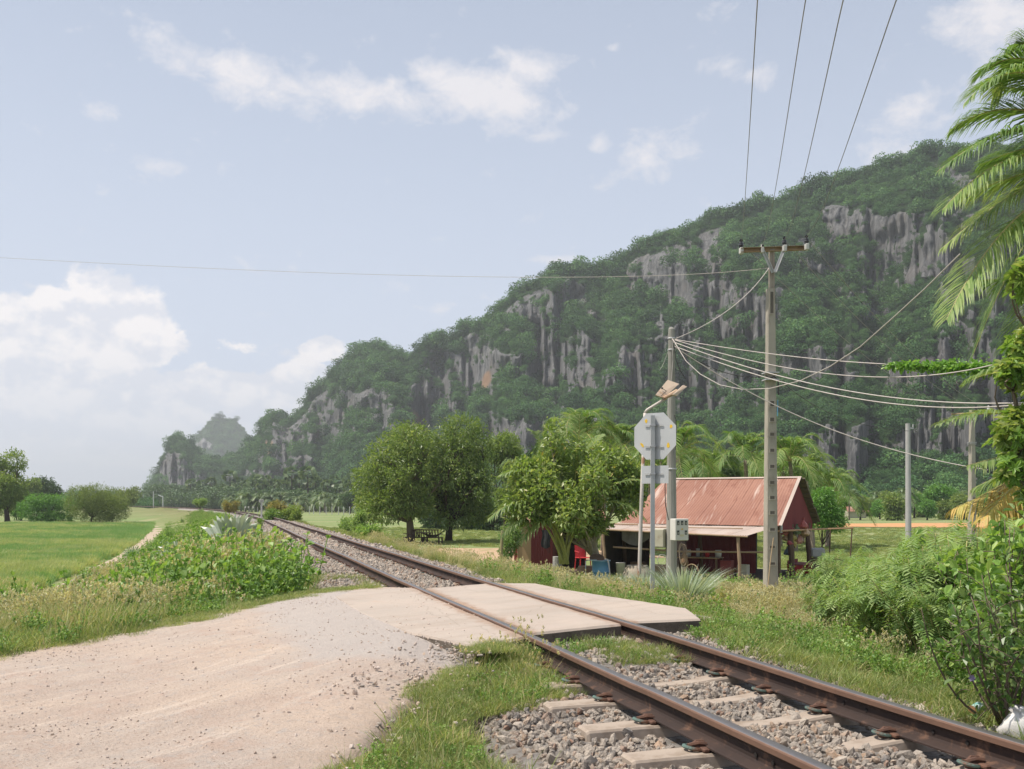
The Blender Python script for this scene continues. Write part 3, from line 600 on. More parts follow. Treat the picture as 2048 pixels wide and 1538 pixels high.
# haze
def haze():
    m = bpy.data.materials.new('haze'); m.use_nodes = True; nt = m.node_tree; nt.nodes.clear(); o = nt.nodes.new('ShaderNodeOutputMaterial'); v = nt.nodes.new('ShaderNodeVolumePrincipled')
    v.inputs['Color'].default_value = (.93, .97, 1.0, 1); v.inputs['Density'].default_value = .00030; v.inputs['Anisotropy'].default_value = 0.2; nt.links.new(v.outputs[0], o.inputs['Volume'])
    mb = MB(); mb.box((0, 2400, 110), (8800, 6000, 240)); b = mb.build('haze', m); tag(b, kind='stuff')

# ================================================================== RAILWAY
M_rail = solid('rusty rail steel', (.046, .027, .021), (.030, .019, .016), 3, .75, 'Object', bmp=.25, bd=.004, metal=.0, spec=.35, c3=(.13, .07, .045), s3=9, t3=(.52, .7))
def mk_railtop():
    m, nt, b, out = newmat('polished rail head'); v = coords(nt, 'World'); g = nt.nodes.new('ShaderNodeAttribute'); g.attribute_name = 'tint'
    n = noisen(nt, v, 8, 5, .6); c = mixc(nt, maprange(nt, g.outputs['Fac'], .35, .75), mixc(nt, n, (.10, .055, .038), (.20, .11, .07)), mixc(nt, n, (.24, .21, .20), (.33, .30, .29)))
    nt.links.new(c, b.inputs['Base Color']); nt.links.new(maprange(nt, g.outputs['Fac'], .3, .8, .7, .34), b.inputs['Roughness']); nt.links.new(maprange(nt, g.outputs['Fac'], .3, .8, 0, .85), b.inputs['Metallic']); return m
M_head = mk_railtop()
def rail(side, label):
    off = side*.535; Ys = np.concatenate([np.arange(-8, 40, .25), np.arange(40, 120, 1.5), np.arange(120, 420, 6)])
    c = np.array([cx(Ys)+0, Ys]).T; d = np.gradient(c, axis=0); d /= np.linalg.norm(d, axis=1)[:, None]; nr = np.column_stack([d[:, 1], -d[:, 0]])
    wob = (.012*(vnoise(Ys*.55, side, 0, 8)-.5)+.03*(vnoise(Ys*.12, side, 0, 9)-.5)*(Ys > 15))
    zz = ZR+.012*(vnoise(Ys*.35, side*3, 0, 5)-.5)*(np.abs(Ys-10) > 4)
    def sweep(prof, tn_, mat, name, parent):
        prof = np.array(prof); V = c[:, None, :]+(off+wob[:, None]+prof[None, :, 0])[..., None]*nr[:, None, :]; Z = zz[:, None]+prof[None, :, 1]
        mb = MB(); mb.grid(np.concatenate([V, Z[..., None]], -1), t=np.broadcast_to(np.array(tn_)[None, :], Z.shape)); return mb.build(name, mat, parent)
    r = thing('rail', label, 'rail')
    top = [(-.034, -.036), (-.035, -.0115), (-.032, -.005), (-.024, -.0012), (-.012, 0), (.012, 0), (.024, -.0012), (.032, -.005), (.035, -.0115), (.034, -.036)]
    o = sweep(top, [0, .05, .25, .9, 1, 1, .9, .25, .05, 0], M_head, 'rail_head', r)
    web = [(-.034, -.036), (-.012, -.046), (-.008, -.06), (-.008, -.105), (-.014, -.117), (-.058, -.130), (-.0625, -.134), (-.0625, -.142), (.0625, -.142), (.0625, -.134), (.058, -.130), (.014, -.117), (.008, -.105), (.008, -.06), (.012, -.046), (.034, -.036)]
    sweep(web, [.5]*16, M_rail, 'rail_web', r)
    M_hole = solid('bolt hole', (.012, .01, .01), (.02, .015, .012), 5, .9)
    for Yj in ((3.98, 4.16, 4.48, 4.62) if side < 0 else (4.55, 4.78, 5.3, 5.5)):
        mb = MB(); x, y = tp(Yj, off-.010); mb.tube([[x-.0*TN[0], y, ZR-.080], [x-.0035*TN[0], y-.0035*TN[1], ZR-.080]], .011, 10); mb.build('bolt_hole', M_hole, r)
    return r
rail(-1, 'rusty steel rail nearest the dirt road with polished head'); rail(1, 'rusty steel rail farther from the dirt road, nearer the house')

M_slp = solid('sleeper concrete', (.37, .305, .25), (.31, .255, .21), 3, .92, 'Object', bmp=.5, bd=.006, c3=(.26, .205, .16), s3=6, t3=(.47, .64), spec=.2)
M_clip = solid('clip steel green', (.10, .17, .145), (.07, .11, .095), 30, .6, 'Object', c3=(.13, .065, .04), s3=14, t3=(.5, .6), spec=.5)
M_crust = solid('clip rust', (.14, .07, .045), (.09, .048, .035), 20, .85, 'Object')
def make_sleeper():
    r = thing('concrete_sleeper', '', 'sleeper', group='concrete sleepers under the rails')
    # cross-section narrows to the top, dips in the middle; x across the track, y along
    xs = np.array([-1.0, -.985, -.72, -.5, -.3, -.12, .12, .3, .5, .72, .985, 1.0]); zt = np.array([-.165, -.155, -.15, -.15, -.175, -.190, -.190, -.175, -.15, -.15, -.155, -.165])
    wt = np.array([.068, .075, .078, .078, .066, .06, .06, .066, .078, .078, .075, .068]); wb = wt+.035
    ring = lambda i: [(xs[i], -wb[i], -.36), (xs[i], -wt[i]-.008, zt[i]-.012), (xs[i], -wt[i], zt[i]), (xs[i], wt[i], zt[i]), (xs[i], wt[i]+.008, zt[i]-.012), (xs[i], wb[i], -.36)]
    mb = MB(); mb.grid(np.array([ring(i) for i in range(12)]))
    for i, q in ((0, [0, 1, 2, 3, 4, 5]), (11, [5, 4, 3, 2, 1, 0])):
        V = np.array(ring(i))[q]; n0 = mb.n; mb.add(V, [[0, 1, 4, 5], [1, 2, 3, 4]])
    mb.build('block', M_slp, r)
    for sd in (-1, 1):
        for io in (-1, 1):
            mb = MB(); x0 = sd*.535+io*.062; dx = io
            # sprung clip: a coil loop lying on the sleeper with its toe on the rail foot
            an = np.linspace(-2.7, 2.6, 17); pts = [(x0+dx*(.052+.042*math.cos(a)), -.045*math.sin(a)+.012, -.150+.014+.008*math.cos(a)) for a in an]
            mb.tube(pts, .0095, 7)
            mb.tube([(x0-dx*.02, .035, -.118), (x0+dx*.02, .037, -.115), (x0+dx*.06, .02, -.13)], .0095, 6, m=1)
            mb.tube([(x0-dx*.012, -.008, -.120), (x0+dx*.03, -.006, -.112), (x0+dx*.085, -.002, -.122)], .011, 6, m=1)
            mb.bevbox((x0+dx*.035, .012, -.141), (.06, .062, .03), .008, m=1)
            mb.bevbox((x0+dx*.012, -.02, -.138), (.035, .09, .02), .006, m=1)
            mb.build('rail_clip', [M_clip, M_crust], r)
    return r
slp0 = make_sleeper(); YS = [5.02+.605*k for k in range(-3, 6)]+[13.3+.605*k for k in range(0, 46)]
for i, y in enumerate(YS):
    o = slp0 if i == 0 else dup(slp0, (0, 0, 0))
    x_, y_ = tp(y, 0); o.location = (x_, y_, ZR+random.uniform(-.004, .002)+(-.012 if y > 10 else 0)); o.rotation_euler = (0, 0, TH+random.uniform(-.02, .02))
    od = ('ninth', 'eighth', 'seventh', 'sixth', 'fifth', 'fourth', 'third', 'second', 'first')
    o['label'] = od[i]+' open concrete sleeper from the crossing slab, counting towards the viewer' if y < 10 else 'concrete sleeper beyond the crossing slabs, half buried in ballast'
    o['group'] = 'open concrete sleepers in the foreground' if y < 10 else 'buried concrete sleepers beyond the crossing'

# ballast ---------------------------------------------------------------
def stonemat():
    m, nt, b, out = newmat('ballast stone'); r = ND(nt, 'ShaderNodeValToRGB'); nt.links.new(objrnd(nt), r.inputs[0]); e = r.color_ramp.elements
    cols = [(0, (.30, .265, .23)), (.3, (.43, .375, .32)), (.5, (.53, .455, .38)), (.66, (.21, .20, .195)), (.74, (.46, .31, .21)), (.88, (.57, .50, .42)), (1, (.33, .18, .12))]
    e[0].color = (*cols[0][1], 1); e[1].color = (*cols[-1][1], 1)
    for p_, c in cols[1:-1]: x = e.new(p_); x.color = (*c, 1)
    v = coords(nt); c = mixc(nt, maprange(nt, noisen(nt, v, 2.5, 6, .7), .4, .65, 0, .55), r.outputs[0], (.40, .34, .29))
    nt.links.new(c, b.inputs['Base Color']); b.inputs['Roughness'].default_value = .9; b.inputs['Specular IOR Level'].default_value = .25; bump(nt, b, noisen(nt, v, 6, 5, .7), .6, .08); return m
M_stone = stonemat()
def stonesrc(name, seed, mat, sub=1):
    import bmesh
    bm = bmesh.new(); bmesh.ops.create_icosphere(bm, subdivisions=sub, radius=.5); r0 = np.random.default_rng(seed); bm.verts.ensure_lookup_table()
    V = np.array([v.co[:] for v in bm.verts]); V *= r0.uniform(.72, 1.25, (len(V), 1)); 
    for _ in range(5):                                    # cleave flat faces
        n = unit(r0.normal(size=3)); d = r0.uniform(.22, .42); q = V@n; V = V-np.outer(np.maximum(q-d, 0), n)
    V *= r0.uniform([.9, .65, .45], [1.3, 1.0, .8]); f = [[v.index for v in fc.verts] for fc in bm.faces]; bm.free()
    mb = MB(); mb.add(V, f); return mb.build(name, mat, link=False)
STN = [stonesrc('stone', s, M_stone) for s in range(8)]
M_bed = solid('ballast bed', (.36, .33, .30), (.26, .24, .225), 12, .95, 'World', c3=(.19, .15, .12), s3=20, t3=(.5, .62), bmp=.9, bd=.05, spec=.1)
def ballast_z(Y, u):                       # surface of the stone bed
    au = np.abs(u); z = np.where(au < 1.25, ZR-.185, ZR-.185-(au-1.25)*.32); z = np.where((au > .32) & (au < .62), z-.0, z)
    return z+.05*(fbm(Y*1.6, u*1.6, 0, 21, 3)-.5)+np.where(Y < 9, -.024+.07*sm((Y-6.6)/1.4), 0)
def bed(name, Y0, Y1, u0, u1):
    Ys = np.arange(Y0, Y1, .12) if Y1 < 60 else np.concatenate([np.arange(Y0, 45, .2), np.arange(45, Y1, 3)]); us = np.arange(u0, u1+.01, .12); YY, UU = np.meshgrid(Ys, us, indexing='ij')
    X = cx(YY)+UU*TN[0]; Z = ballast_z(YY, UU); edge = np.minimum(UU-u0, u1-UU); Z = Z-.25*(1-sm(edge/.25))
    mb = MB(); mb.grid(np.stack([X, YY+UU*TN[1], Z], -1)); tag(mb.build(name, M_bed, smooth=True), kind='structure')
bed('ballast_bed', 1.0, 8.9, -1.9, 1.5); bed('ballast_bed', 12.2, 130, -2.9, 1.7); bed('ballast_bed', 126, 199, -.85, .75)
def stones():
    r0 = np.random.default_rng(5); P_ = []; S_ = []
    def put(n, Y0, Y1, u0, u1, s0, s1, dens=lambda Y, u: 1.0, lift=.35):
        Y = r0.uniform(Y0, Y1, n); u = r0.uniform(u0, u1, n); k = r0.random(n) < dens(Y, u); Y, u = Y[k], u[k]; s = r0.uniform(s0, s1, len(Y))*(1+.5*(r0.random(len(Y)) > .93))
        z = ballast_z(Y, u)+s*lift*r0.uniform(-.2, 1.0, len(Y)); x = cx(Y)+u*TN[0]; y = Y+u*TN[1]
        ph = ((y-u*TN[1]-5.02+3*.605) % .605); on = (np.minimum(ph, .605-ph) < .07) & (np.abs(u) < 1.0) & (Y < 9) & (vnoise(u*3.1, np.floor((y-3)/.6)*3.3, 0, 6) < .74)      # keep sleeper tops mostly bare
        rl = (np.abs(np.abs(u)-.535) < .085); kk = ~(rl | (on & (r0.random(len(Y)) < .965))); P_.append(np.column_stack([x, y, z])[kk]); S_.append(s[kk])
    left = lambda Y, u: np.where(u < -1.45-.35*(fbm(Y*1.2, 0, 0, 3, 3)-.5)*2-.0*(Y-5), .15, 1.0)*np.where((Y > 7.0) & (u > -.5), .85, 1)*np.where((u < -.6) & (Y > 6.7), .12, 1)
    put(15000, 2.6, 8.6, -2.1, 1.35, .036, .062, left); put(7000, 2.6, 8.4, -2.1, 1.5, .018, .035, left)
    put(30000, 12.9, 26, -2.6, 1.4, .05, .075, lambda Y, u: np.where(u < -1.2-.09*(Y-12), .12, 1)); put(26000, 26, 62, -2.7, 1.4, .07, .12)
    # loose strip of stones on the far side of the right rail
    Pn = np.vstack(P_); Sn = np.concatenate(S_)
    scatter('ballast_stones', Pn, STN, Sn, rot=r0.uniform(0, 6.28, (len(Pn), 3)), cat=None)
stones()
# pebbles, crumbs and bigger lumps on the dirt road
def pebbles():
    r0 = np.random.default_rng(9)
    m = solid('road pebble', (.44, .35, .28), (.38, .28, .21), 3, .9); nt = m.node_tree; b = nt.nodes['Principled BSDF']; src = b.inputs['Base Color'].links[0].from_socket
    nt.links.new(mixc(nt, objrnd(nt), src, (.52, .44, .39)), b.inputs['Base Color'])
    PS = [stonesrc('pebble', 50+s, m) for s in range(4)]
    n = 30000; x = r0.uniform(-9, 1, n); y = 2.6+10*r0.random(n)**1.3; ok = (dpoly(x, y, ROADC) < 3.3) & (x < -.3-.0*y+ .02*(y-4)) ; x, y = x[ok], y[ok]
    clus = fbm(x*1.1, y*1.1, 0, 44, 3); k = r0.random(len(x)) < np.clip((clus-.40)*3.0, .22, 1); x, y = x[k], y[k]
    right = np.exp(-((x-(-.75))/.45)**2); s = r0.uniform(.004, .013, len(x))+.016*(r0.random(len(x)) > .985)*r0.random(len(x))
    s = s+.014*right*r0.random(len(x)); z = road_z(x, y)+s*.12
    scatter('road_gravel', np.column_stack([x, y, z]), PS, s*1.6, rot=r0.uniform(0, 6.28, (len(x), 3)))
pebbles()
M_clod = solid('brown clod', (.22, .13, .08), (.30, .19, .12), 6, .95, bmp=.8, bd=.01)
for (px, py, sz, lb) in ((586, 1442, .07, 'brown lump of earth on the road, the largest in the middle foreground'), (460, 1306, .06, 'flat brown clod lying in the middle of the dirt road'), (812, 1405, .06, 'brown stone on the dirt road beside the grass edge above the others'), (824, 1380, .045, 'small brown stone near the grass edge where the road meets the slab'),
                         (176, 1350, .05, 'small orange-brown clod on the left part of the dirt road'), (675, 1443, .04, 'small orange-brown lump right of the largest clod'), (478, 1479, .035, 'small brown lump in the lower middle of the dirt road'), (248, 1337, .04, 'grey-brown pebble on the upper left of the dirt road'), (546, 1213, .08, 'pale stone on the far edge of the road by the grass'), (520, 1219, .05, 'grey stone beside the pale one on the far road edge')):
    p = onray(px, py, .02); o = stonesrc('lump', px, M_clod if px not in (546, 520) else M_stone, 2); COL.objects.link(o); o.scale = (sz, sz*.8, sz*.7); o.location = p+np.array([0, 0, sz*.1]); tag(o, lb, 'stone')

# ================================================================== POLES, SIGNS, LAMP
M_pole = solid('pole concrete', (.40, .36, .30), (.33, .30, .255), 1.5, .9, 'Object', (1, 1, .35), bmp=.4, bd=.006, c3=(.24, .21, .175), s3=3, t3=(.52, .7), spec=.2)
M_pole2 = solid('old grey concrete', (.32, .31, .28), (.26, .25, .225), 2, .9, 'Object', (1, 1, .3), bmp=.4, bd=.006, c3=(.19, .18, .16), s3=2, t3=(.5, .7), spec=.2)
M_galv = solid('galvanised steel', (.46, .46, .46), (.40, .40, .41), 6, .5, 'Object', metal=.35, spec=.5, c3=(.52, .50, .49), s3=2, bmp=.05)
M_rustm = solid('rusty crossarm', (.26, .17, .10), (.33, .24, .15), 5, .8, 'Object', c3=(.16, .09, .055), s3=3, bmp=.2)
M_blk = solid('dark insulator', (.02, .02, .022), (.035, .035, .04), 5, .25, 'Object', bmp=0)
M_grey = solid('light grey fitting', (.50, .49, .46), (.42, .41, .39), 5, .6, 'Object')
M_wire = solid('weathered cable', (.50, .45, .42), (.42, .38, .355), 3, .7, 'Object', bmp=0)
M_wdark = solid('dark cable', (.035, .035, .035), (.06, .055, .05), 3, .6, 'Object', bmp=0)
M_cavity = solid('pole recess', (.10, .09, .075), (.14, .12, .10), 5, .95)
def hpole(name, base, h, w0, w1, d0, rz, label, recess):
    """square tapered concrete pole with recessed slots on its face"""
    t = thing(name, label, 'power pole', base, rz); b = .02
    rows = []; zs = np.linspace(-.6, h, 26); half = lambda z: (np.interp(z, [0, h], [w0, w1])/2, np.interp(z, [0, h], [d0, d0*w1/w0])/2)
    for z in zs:
        x, y = half(z); c = .02; rows.append([(-x+c, -y, z), (x-c, -y, z), (x, -y+c, z), (x, y-c, z), (x-c, y, z), (-x+c, y, z), (-x, y-c, z), (-x, -y+c, z), (-x+c, -y, z)])
    mb = MB(); mb.grid(np.array(rows)); k = mb.n; mb.add(np.array(rows[-1][:8]), [[0, 1, 2, 7], [2, 3, 6, 7], [3, 4, 5, 6]]); mb.build('shaft', M_pole, t)
    for (z0, z1, wf) in recess:
        x, y = half((z0+z1)/2); mr = MB(); ww = x*wf; fr = .03
        mr.box((0, -y-.001, (z0+z1)/2), (ww*2, .012, z1-z0), m=0)
        for sx in (-1, 1): mr.box((sx*(ww+.012), -y-.006, (z0+z1)/2), (.02, .016, z1-z0+.02), m=1)
        mr.box((0, -y-.008, z0-.018), (ww*2+.05, .022, .03), m=1)
        mr.build('recess', [M_cavity, M_pole], t)
    return t, half
# the tall medium-voltage pole
pb = ground_pt(1541, 26.5); S26 = 26.5/F; zt = lambda py, Y: CZ+(YH-py)/F*Y
hh = zt(578, 26.5)-pb[2]
rec = [(zt(y1, 26.5)-pb[2], zt(y0, 26.5)-pb[2], .42) for y0, y1 in ((585, 628), (803, 813), (836, 843), (866, 872), (898, 904), (930, 936), (962, 968), (1022, 1028), (1056, 1061), (1091, 1096), (1124, 1129), (992, 998))]
tall, _ = hpole('power_pole', pb, hh, .33, .20, .30, .12, 'tall square concrete power pole with steel crossarm, in front of the house', rec)
def tube_o(name, pts, r, mat, par, n=8): mb = MB(); mb.tube(pts, r, n); return mb.build(name, mat, par, smooth=True)
ztop = zt(500, 26.5)-pb[2]
mb = MB(); mb.box((0.03, 0, (hh+ztop)/2-.1), (.13, .10, ztop-hh+.25)); mb.box((.055, -.055, (hh+ztop)/2-.1), (.02, .02, ztop-hh+.25)); mb.build('steel_extension', solid('rusty grey steel', (.33, .29, .24), (.27, .22, .18), 3, .7, c3=(.20, .13, .09), s3=1.5), tall)
def L2(px, py, Y=26.5, root=None, rz=.12):   # photo pixel -> local coordinates of a root
    p = P(px, py, Y)-np.array(root); return rotz(-rz)@p
RL = lambda px, py, Y=26.45: L2(px, py, Y, pb)
mb = MB(); a, b_ = RL(1478, 503), RL(1618, 494); mid = (a+b_)/2; an = math.atan2(b_[2]-a[2], b_[0]-a[0]); ln = np.linalg.norm(b_-a)
for dz in (-.052, .052): mb.box(mid+[0, -.02, dz], (ln, .10, .0115), roty(-an))
mb.box(mid+[0, .02, 0], (ln, .014, .09), roty(-an)); mb.build('crossarm', M_rustm, tall)
for q0, q1 in (((1525, 502), (1546, 545)), ((1568, 499), (1549, 545))):
    mb = MB(); a, b_ = RL(*q0, 26.38), RL(*q1, 26.38); v = b_-a; ang = math.atan2(v[0], -v[2]); mb.box((a+b_)/2, (.075, .02, np.linalg.norm(v)), roty(-ang)); mb.box((a+b_)/2+rotz(0)@np.array([.03, -.03, 0]), (.012, .05, np.linalg.norm(v)), roty(-ang)); mb.build('brace', M_galv, tall)
for (px, py) in ((1482, 503), (1568.5, 498), (1613, 495)):
    c = RL(px, py, 26.38); mb = MB(); mb.bevbox(c+[0, -.02, .01], (.10, .12, .17), .015, m=1); mb.lathe([(0, .09), (.05, .09), (.055, .13), (.05, .14), (.065, .15), (.066, .17), (.058, .185), (.060, .215), (.045, .235), (.03, .25), (.03, .27), (.05, .285), (.05, .30), (.03, .305), (.03, .33), (.0, .335)], c, 14, m=0)
    mb.build('insulator', [M_blk, M_grey], tall, smooth=False)
c = RL(1524.5, 501, 26.38); mb = MB(); mb.bevbox(c, (.08, .12, .14), .012, m=1); mb.lathe([(0, .06), (.035, .06), (.045, .10), (.035, .13), (.04, .16), (0, .17)], c, 12, m=1); mb.box(c+[0, -.03, .12], (.05, .03, .05), m=0); mb.build('small_insulator', [M_blk, M_grey], tall)
mb = MB(); mb.box(RL(1541, 746, 26.4), (.36, .34, .03), m=0); mb.box(RL(1541, 760, 26.4), (.36, .34, .03), m=0); mb.build('steel_band', M_galv, tall)
mb = MB(); mb.tube([RL(1531, 750, 26.3), RL(1538, 757, 26.28), RL(1548, 753, 26.28), RL(1556, 760, 26.3), RL(1557, 790, 26.3)], .022, 6); mb.build('down_cable', M_wdark, tall)
mb = MB(); mb.tube([RL(1555.5, 800, 26.3), RL(1555, 832, 26.3)], .014, 6); mb.build('blue_pipe', solid('blue pipe', (.12, .30, .42), (.10, .25, .36), 5, .5), tall)
mb = MB(); mb.tube([RL(1547, 1075, 26.28), RL(1541, 1120, 26.28), RL(1536, 1170, 26.25)], .013, 6); mb.build('cane', solid('cane', (.50, .36, .22), (.42, .30, .18), 8), tall)

# shorter pole with the meter box
p2 = ground_pt(1343, 24.5); h2 = zt(655, 24.5)-p2[2]
t2 = thing('utility_pole', 'short tapered concrete pole carrying a white meter box behind the road sign', 'utility pole', p2, -.25)
mb = MB(); mb.tube([(0, 0, z) for z in np.linspace(-.5, h2-.04, 14)]+[(0, 0, h2)], list(np.linspace(.150, .078, 14))+[.045], 12); mb.build('shaft', M_pole2, t2, smooth=False)
for zz_ in (zt(938, 24.5), zt(677, 24.5), zt(700, 24.5)):
    z = zz_-p2[2]; r_ = np.interp(z, [0, h2], [.150, .078])+.008; mb = MB(); mb.lathe([(r_, -.02), (r_+.006, -.01), (r_+.006, .01), (r_, .02)], (0, 0, z), 14); mb.build('steel_band', M_galv, t2)
QL = lambda px, py, Y=24.3: L2(px, py, Y, p2, -.25)
mb = MB(); mb.tube([QL(1334, 940), QL(1330, 970), QL(1331, 1010), QL(1337, 1040)], .012, 6); mb.tube([QL(1349, 830), QL(1353, 850), QL(1351, 900)], .010, 6); mb.tube([QL(1348, 690), QL(1352, 720), QL(1361, 742), QL(1371, 757)], .011, 6); mb.build('down_cable', M_wdark, t2)
mb = MB(); mb.tube([QL(1344, 675), QL(1346, 720), QL(1341, 780), QL(1334, 828)], .009, 6); mb.build('pale_cable', M_wire, t2)
# white meter box: a thing on the pole
M_box = solid('box plastic white', (.62, .60, .55), (.57, .55, .50), 2, .55, c3=(.5, .45, .38), s3=4, t3=(.6, .75), bmp=.05)
M_bei = solid('box beige', (.47, .44, .34), (.42, .39, .30), 3, .6, c3=(.32, .26, .18), s3=3, t3=(.55, .72), bmp=.1)
M_win = solid('meter glass', (.03, .035, .04), (.05, .055, .06), 3, .15, bmp=0)
bx = P(1358.5, 1059, 24.0); mbx = thing('meter_box', 'white meter box with five small windows mounted on the short pole', 'meter box', bx, .42)
w_, h_, d_ = .375, .52, .24
mb = MB(); mb.bevbox((0, 0, 0), (w_, d_, h_), .0125); mb.build('casing', M_box, mbx)
for (x, z) in ((-.11, .16), (0, .16), (.11, .16), (-.11, -.07), (.11, -.07)):
    mb = MB(); mb.box((x, -d_/2-.004, z), (.062, .008, .10), m=0); mb.box((x, -d_/2-.009, z-.012), (.04, .004, .045), m=1); mb.build('meter_window', [M_win, solid('meter dial', (.35, .33, .28), (.25, .24, .2), 8)], mbx)
mb = MB(); mb.prism([(-.028, -.0), (.028, 0), (0, .05)], 0, .006); V = mb.V[0].copy(); mb.V[0] = np.column_stack([V[:, 0], -d_/2-V[:, 2]-.001, V[:, 1]-.005]); mb.build('warning_triangle', solid('yellow sticker', (.70, .45, .05), (.65, .40, .05), 3), mbx)
mb = MB(); mb.box((0, -d_/2-.003, -.135), (.10, .006, .05)); mb.build('label_plate', solid('cream plate', (.6, .55, .38), (.55, .5, .34), 3), mbx)
bb = P(1318, 1076, 24.6); b2 = thing('junction_box', 'older beige cabinet fixed to the left side of the short pole', 'electric box', bb, -.5)
mb = MB(); mb.bevbox((0, 0, 0), (.34, .20, .46), .012); mb.build('casing', M_bei, b2); mb = MB(); mb.bevbox((.0, -.105, 0), (.30, .02, .42), .006); mb.build('door', M_bei, b2); mb = MB(); mb.box((-.12, -.12, .18), (.03, .02, .03)); mb.build('latch', M_galv, b2)
mb = MB()
for k in range(5):
    a = np.linspace(0, 2*np.pi, 18); c = P(1362+k*1.2, 1098+k*3, 24.0-.03*k); r_ = .10+.018*k
    mb.tube(np.column_stack([c[0]+r_*.55*np.cos(a+k), c[1]+.03*np.sin(a*2+k), c[2]+r_*1.5*np.sin(a+k)]), .006, 5, cap=False)
tag(mb.build('cable_coil', solid('tan cable', (.35, .27, .2), (.28, .2, .15), 5), smooth=True), 'tangled loops of brown cable hanging under the white meter box', 'cable')
mb = MB()
for k in range(3):
    a = np.linspace(0, 2*np.pi, 18); c = P(1322+k*2, 1118+k*2, 24.3); r_ = .09+.02*k
    mb.tube(np.column_stack([c[0]+r_*np.cos(a+k), c[1]+.02*np.sin(a*2+k), c[2]+r_*1.2*np.sin(a+k)]), .004, 5, cap=False)
tag(mb.build('cable_coil', M_wire, smooth=True), 'thin grey cable loops hanging under the beige cabinet', 'cable')

# stop sign seen from behind
sb = ground_pt(1308, 14.6); sg = thing('road_sign', 'back of an octagonal metal road sign with a small plate on a square post', 'road sign', sb, 0)
SLc = lambda px, py, Y=14.6: P(px, py, Y)-sb
mb = MB(); zT = SLc(1305, 831)[2]; mb.box(((1302.5-1308)/F*14.6*.5, 0, zT/2-.2), (.058, .058, zT+.4)); ps = mb.build('post', solid('galvanised post', (.42, .43, .44), (.37, .38, .39), 4, .5, metal=.2, c3=(.48, .46, .44), s3=2), sg)
ax = (1302.5-1308)/F*14.6*.5
M_sback = solid('sign back aluminium', (.50, .51, .52), (.46, .47, .48), 2.0, .45, metal=.15, spec=.5, c3=(.54, .54, .53), s3=5, bmp=.03)
M_yel = solid('yellow paint spot', (.75, .48, .03), (.65, .42, .04), 6, .6)
zc = SLc(1307, 872)[2]; ry = -.62; Rs = rotz(ry)       # the panel is turned away
h = .340; o8 = [(h*math.cos(a)/math.cos(math.pi/8), h*math.sin(a)/math.cos(math.pi/8)) for a in np.arange(8)*math.pi/4+math.pi/8]
def plate(poly, th, y0, zc_, name, mat, xoff=0.0):
    mb = MB(); mb.prism(poly, 0, th); V = mb.V[0]; W_ = np.column_stack([V[:, 0], y0+V[:, 2], V[:, 1]])
    mb.V[0] = W_@Rs.T+np.array([ax+xoff, 0, zc_]); return mb.build(name, mat, sg)
plate(o8, .004, .045, zc, 'octagon_panel', M_sback, .0125)
plate([(-.22, -.13), (.22, -.13), (.22, .13), (-.22, .13)], .004, .045, SLc(1308, 949)[2], 'lower_plate', M_sback, .0125)
plate([(p_[0]*.985, p_[1]*.985) for p_ in o8], .0015, .0492, zc, 'octagon_face', solid('sign red', (.45, .03, .03), (.4, .03, .03), 3, .4), .0125)
for z in (SLc(0, 851)[2], SLc(0, 893)[2], SLc(0, 948)[2]):
    mb = MB()
    for dz in (-.010, .010): mb.box(np.array([ax, 0, z+dz])+Rs@np.array([.0, .040, 0]), (.30, .006, .006), Rs)
    mb.box((ax, -.033, z), (.066, .006, .018)); mb.box((ax+.036, 0, z), (.014, .05, .018)); mb.box((ax-.036, 0, z), (.014, .05, .018)); mb.build('bracket', M_galv, sg)
for i, (px, py, sx, sz, ro) in enumerate(((1291, 841, .022, .030, 0), (1336, 854, .022, .028, .2), (1283.5, 889, .018, .042, -.7), (1331, 891, .024, .040, 0))):
    a = np.linspace(0, 2*np.pi, 11)[:-1]; q = np.column_stack([np.cos(a)*sx*(1+.2*np.sin(a*3+i)), np.sin(a)*sz]); q = q@np.array([[math.cos(ro), -math.sin(ro)], [math.sin(ro), math.cos(ro)]])
    xl = ((px-1024)/F*14.6-(sb[0]+ax+.0125))/math.cos(ry); plate(q+[xl, SLc(0, py)[2]-zc], .002, .0425, zc, 'yellow_spot', M_yel, .0125)
# solar lamp on a thin rusty post, leaning
lb = ground_pt(1278, 16.6); lp = thing('solar_lamp', 'solar street lamp with tilted panel on a thin white rust-spotted post behind the sign', 'street lamp', lb, 0)
LL = lambda px, py, Y=17.0: P(px, py, Y)-lb
M_wpost = solid('white post with rust', (.55, .50, .45), (.48, .43, .39), 3, .7, 'Object', (1, 1, .4), c3=(.28, .15, .09), s3=4, t3=(.56, .62))
mb = MB(); mb.tube([LL(1276, 1185), LL(1278, 1170), LL(1283, 1000), LL(1290, 826)], [.034, .034, .031, .028], 10); mb.tube([LL(1290, 826), LL(1294, 820), LL(1333, 796, 17.0)], .026, 10); mb.build('post', M_wpost, lp, smooth=True)
mb = MB(); mb.bevbox((0, 0, .06), (.20, .20, .18), .02); mb.build('footing', solid('footing', (.33, .34, .34), (.28, .29, .29), 5), lp)
def quadslab(pts, th, name, mat, par, inset=None):
    V = np.array(pts, float); n = np.cross(V[1]-V[0], V[3]-V[0]); n /= np.linalg.norm(n); mb = MB(); mb.add(np.vstack([V, V+n*th]), [[0, 3, 2, 1], [4, 5, 6, 7], [0, 1, 5, 4], [1, 2, 6, 5], [2, 3, 7, 6], [3, 0, 4, 7]]); return mb.build(name, mat, par)
M_pnl = solid('panel underside', (.60, .47, .36), (.53, .41, .31), 3, .6, c3=(.44, .30, .20), s3=4)
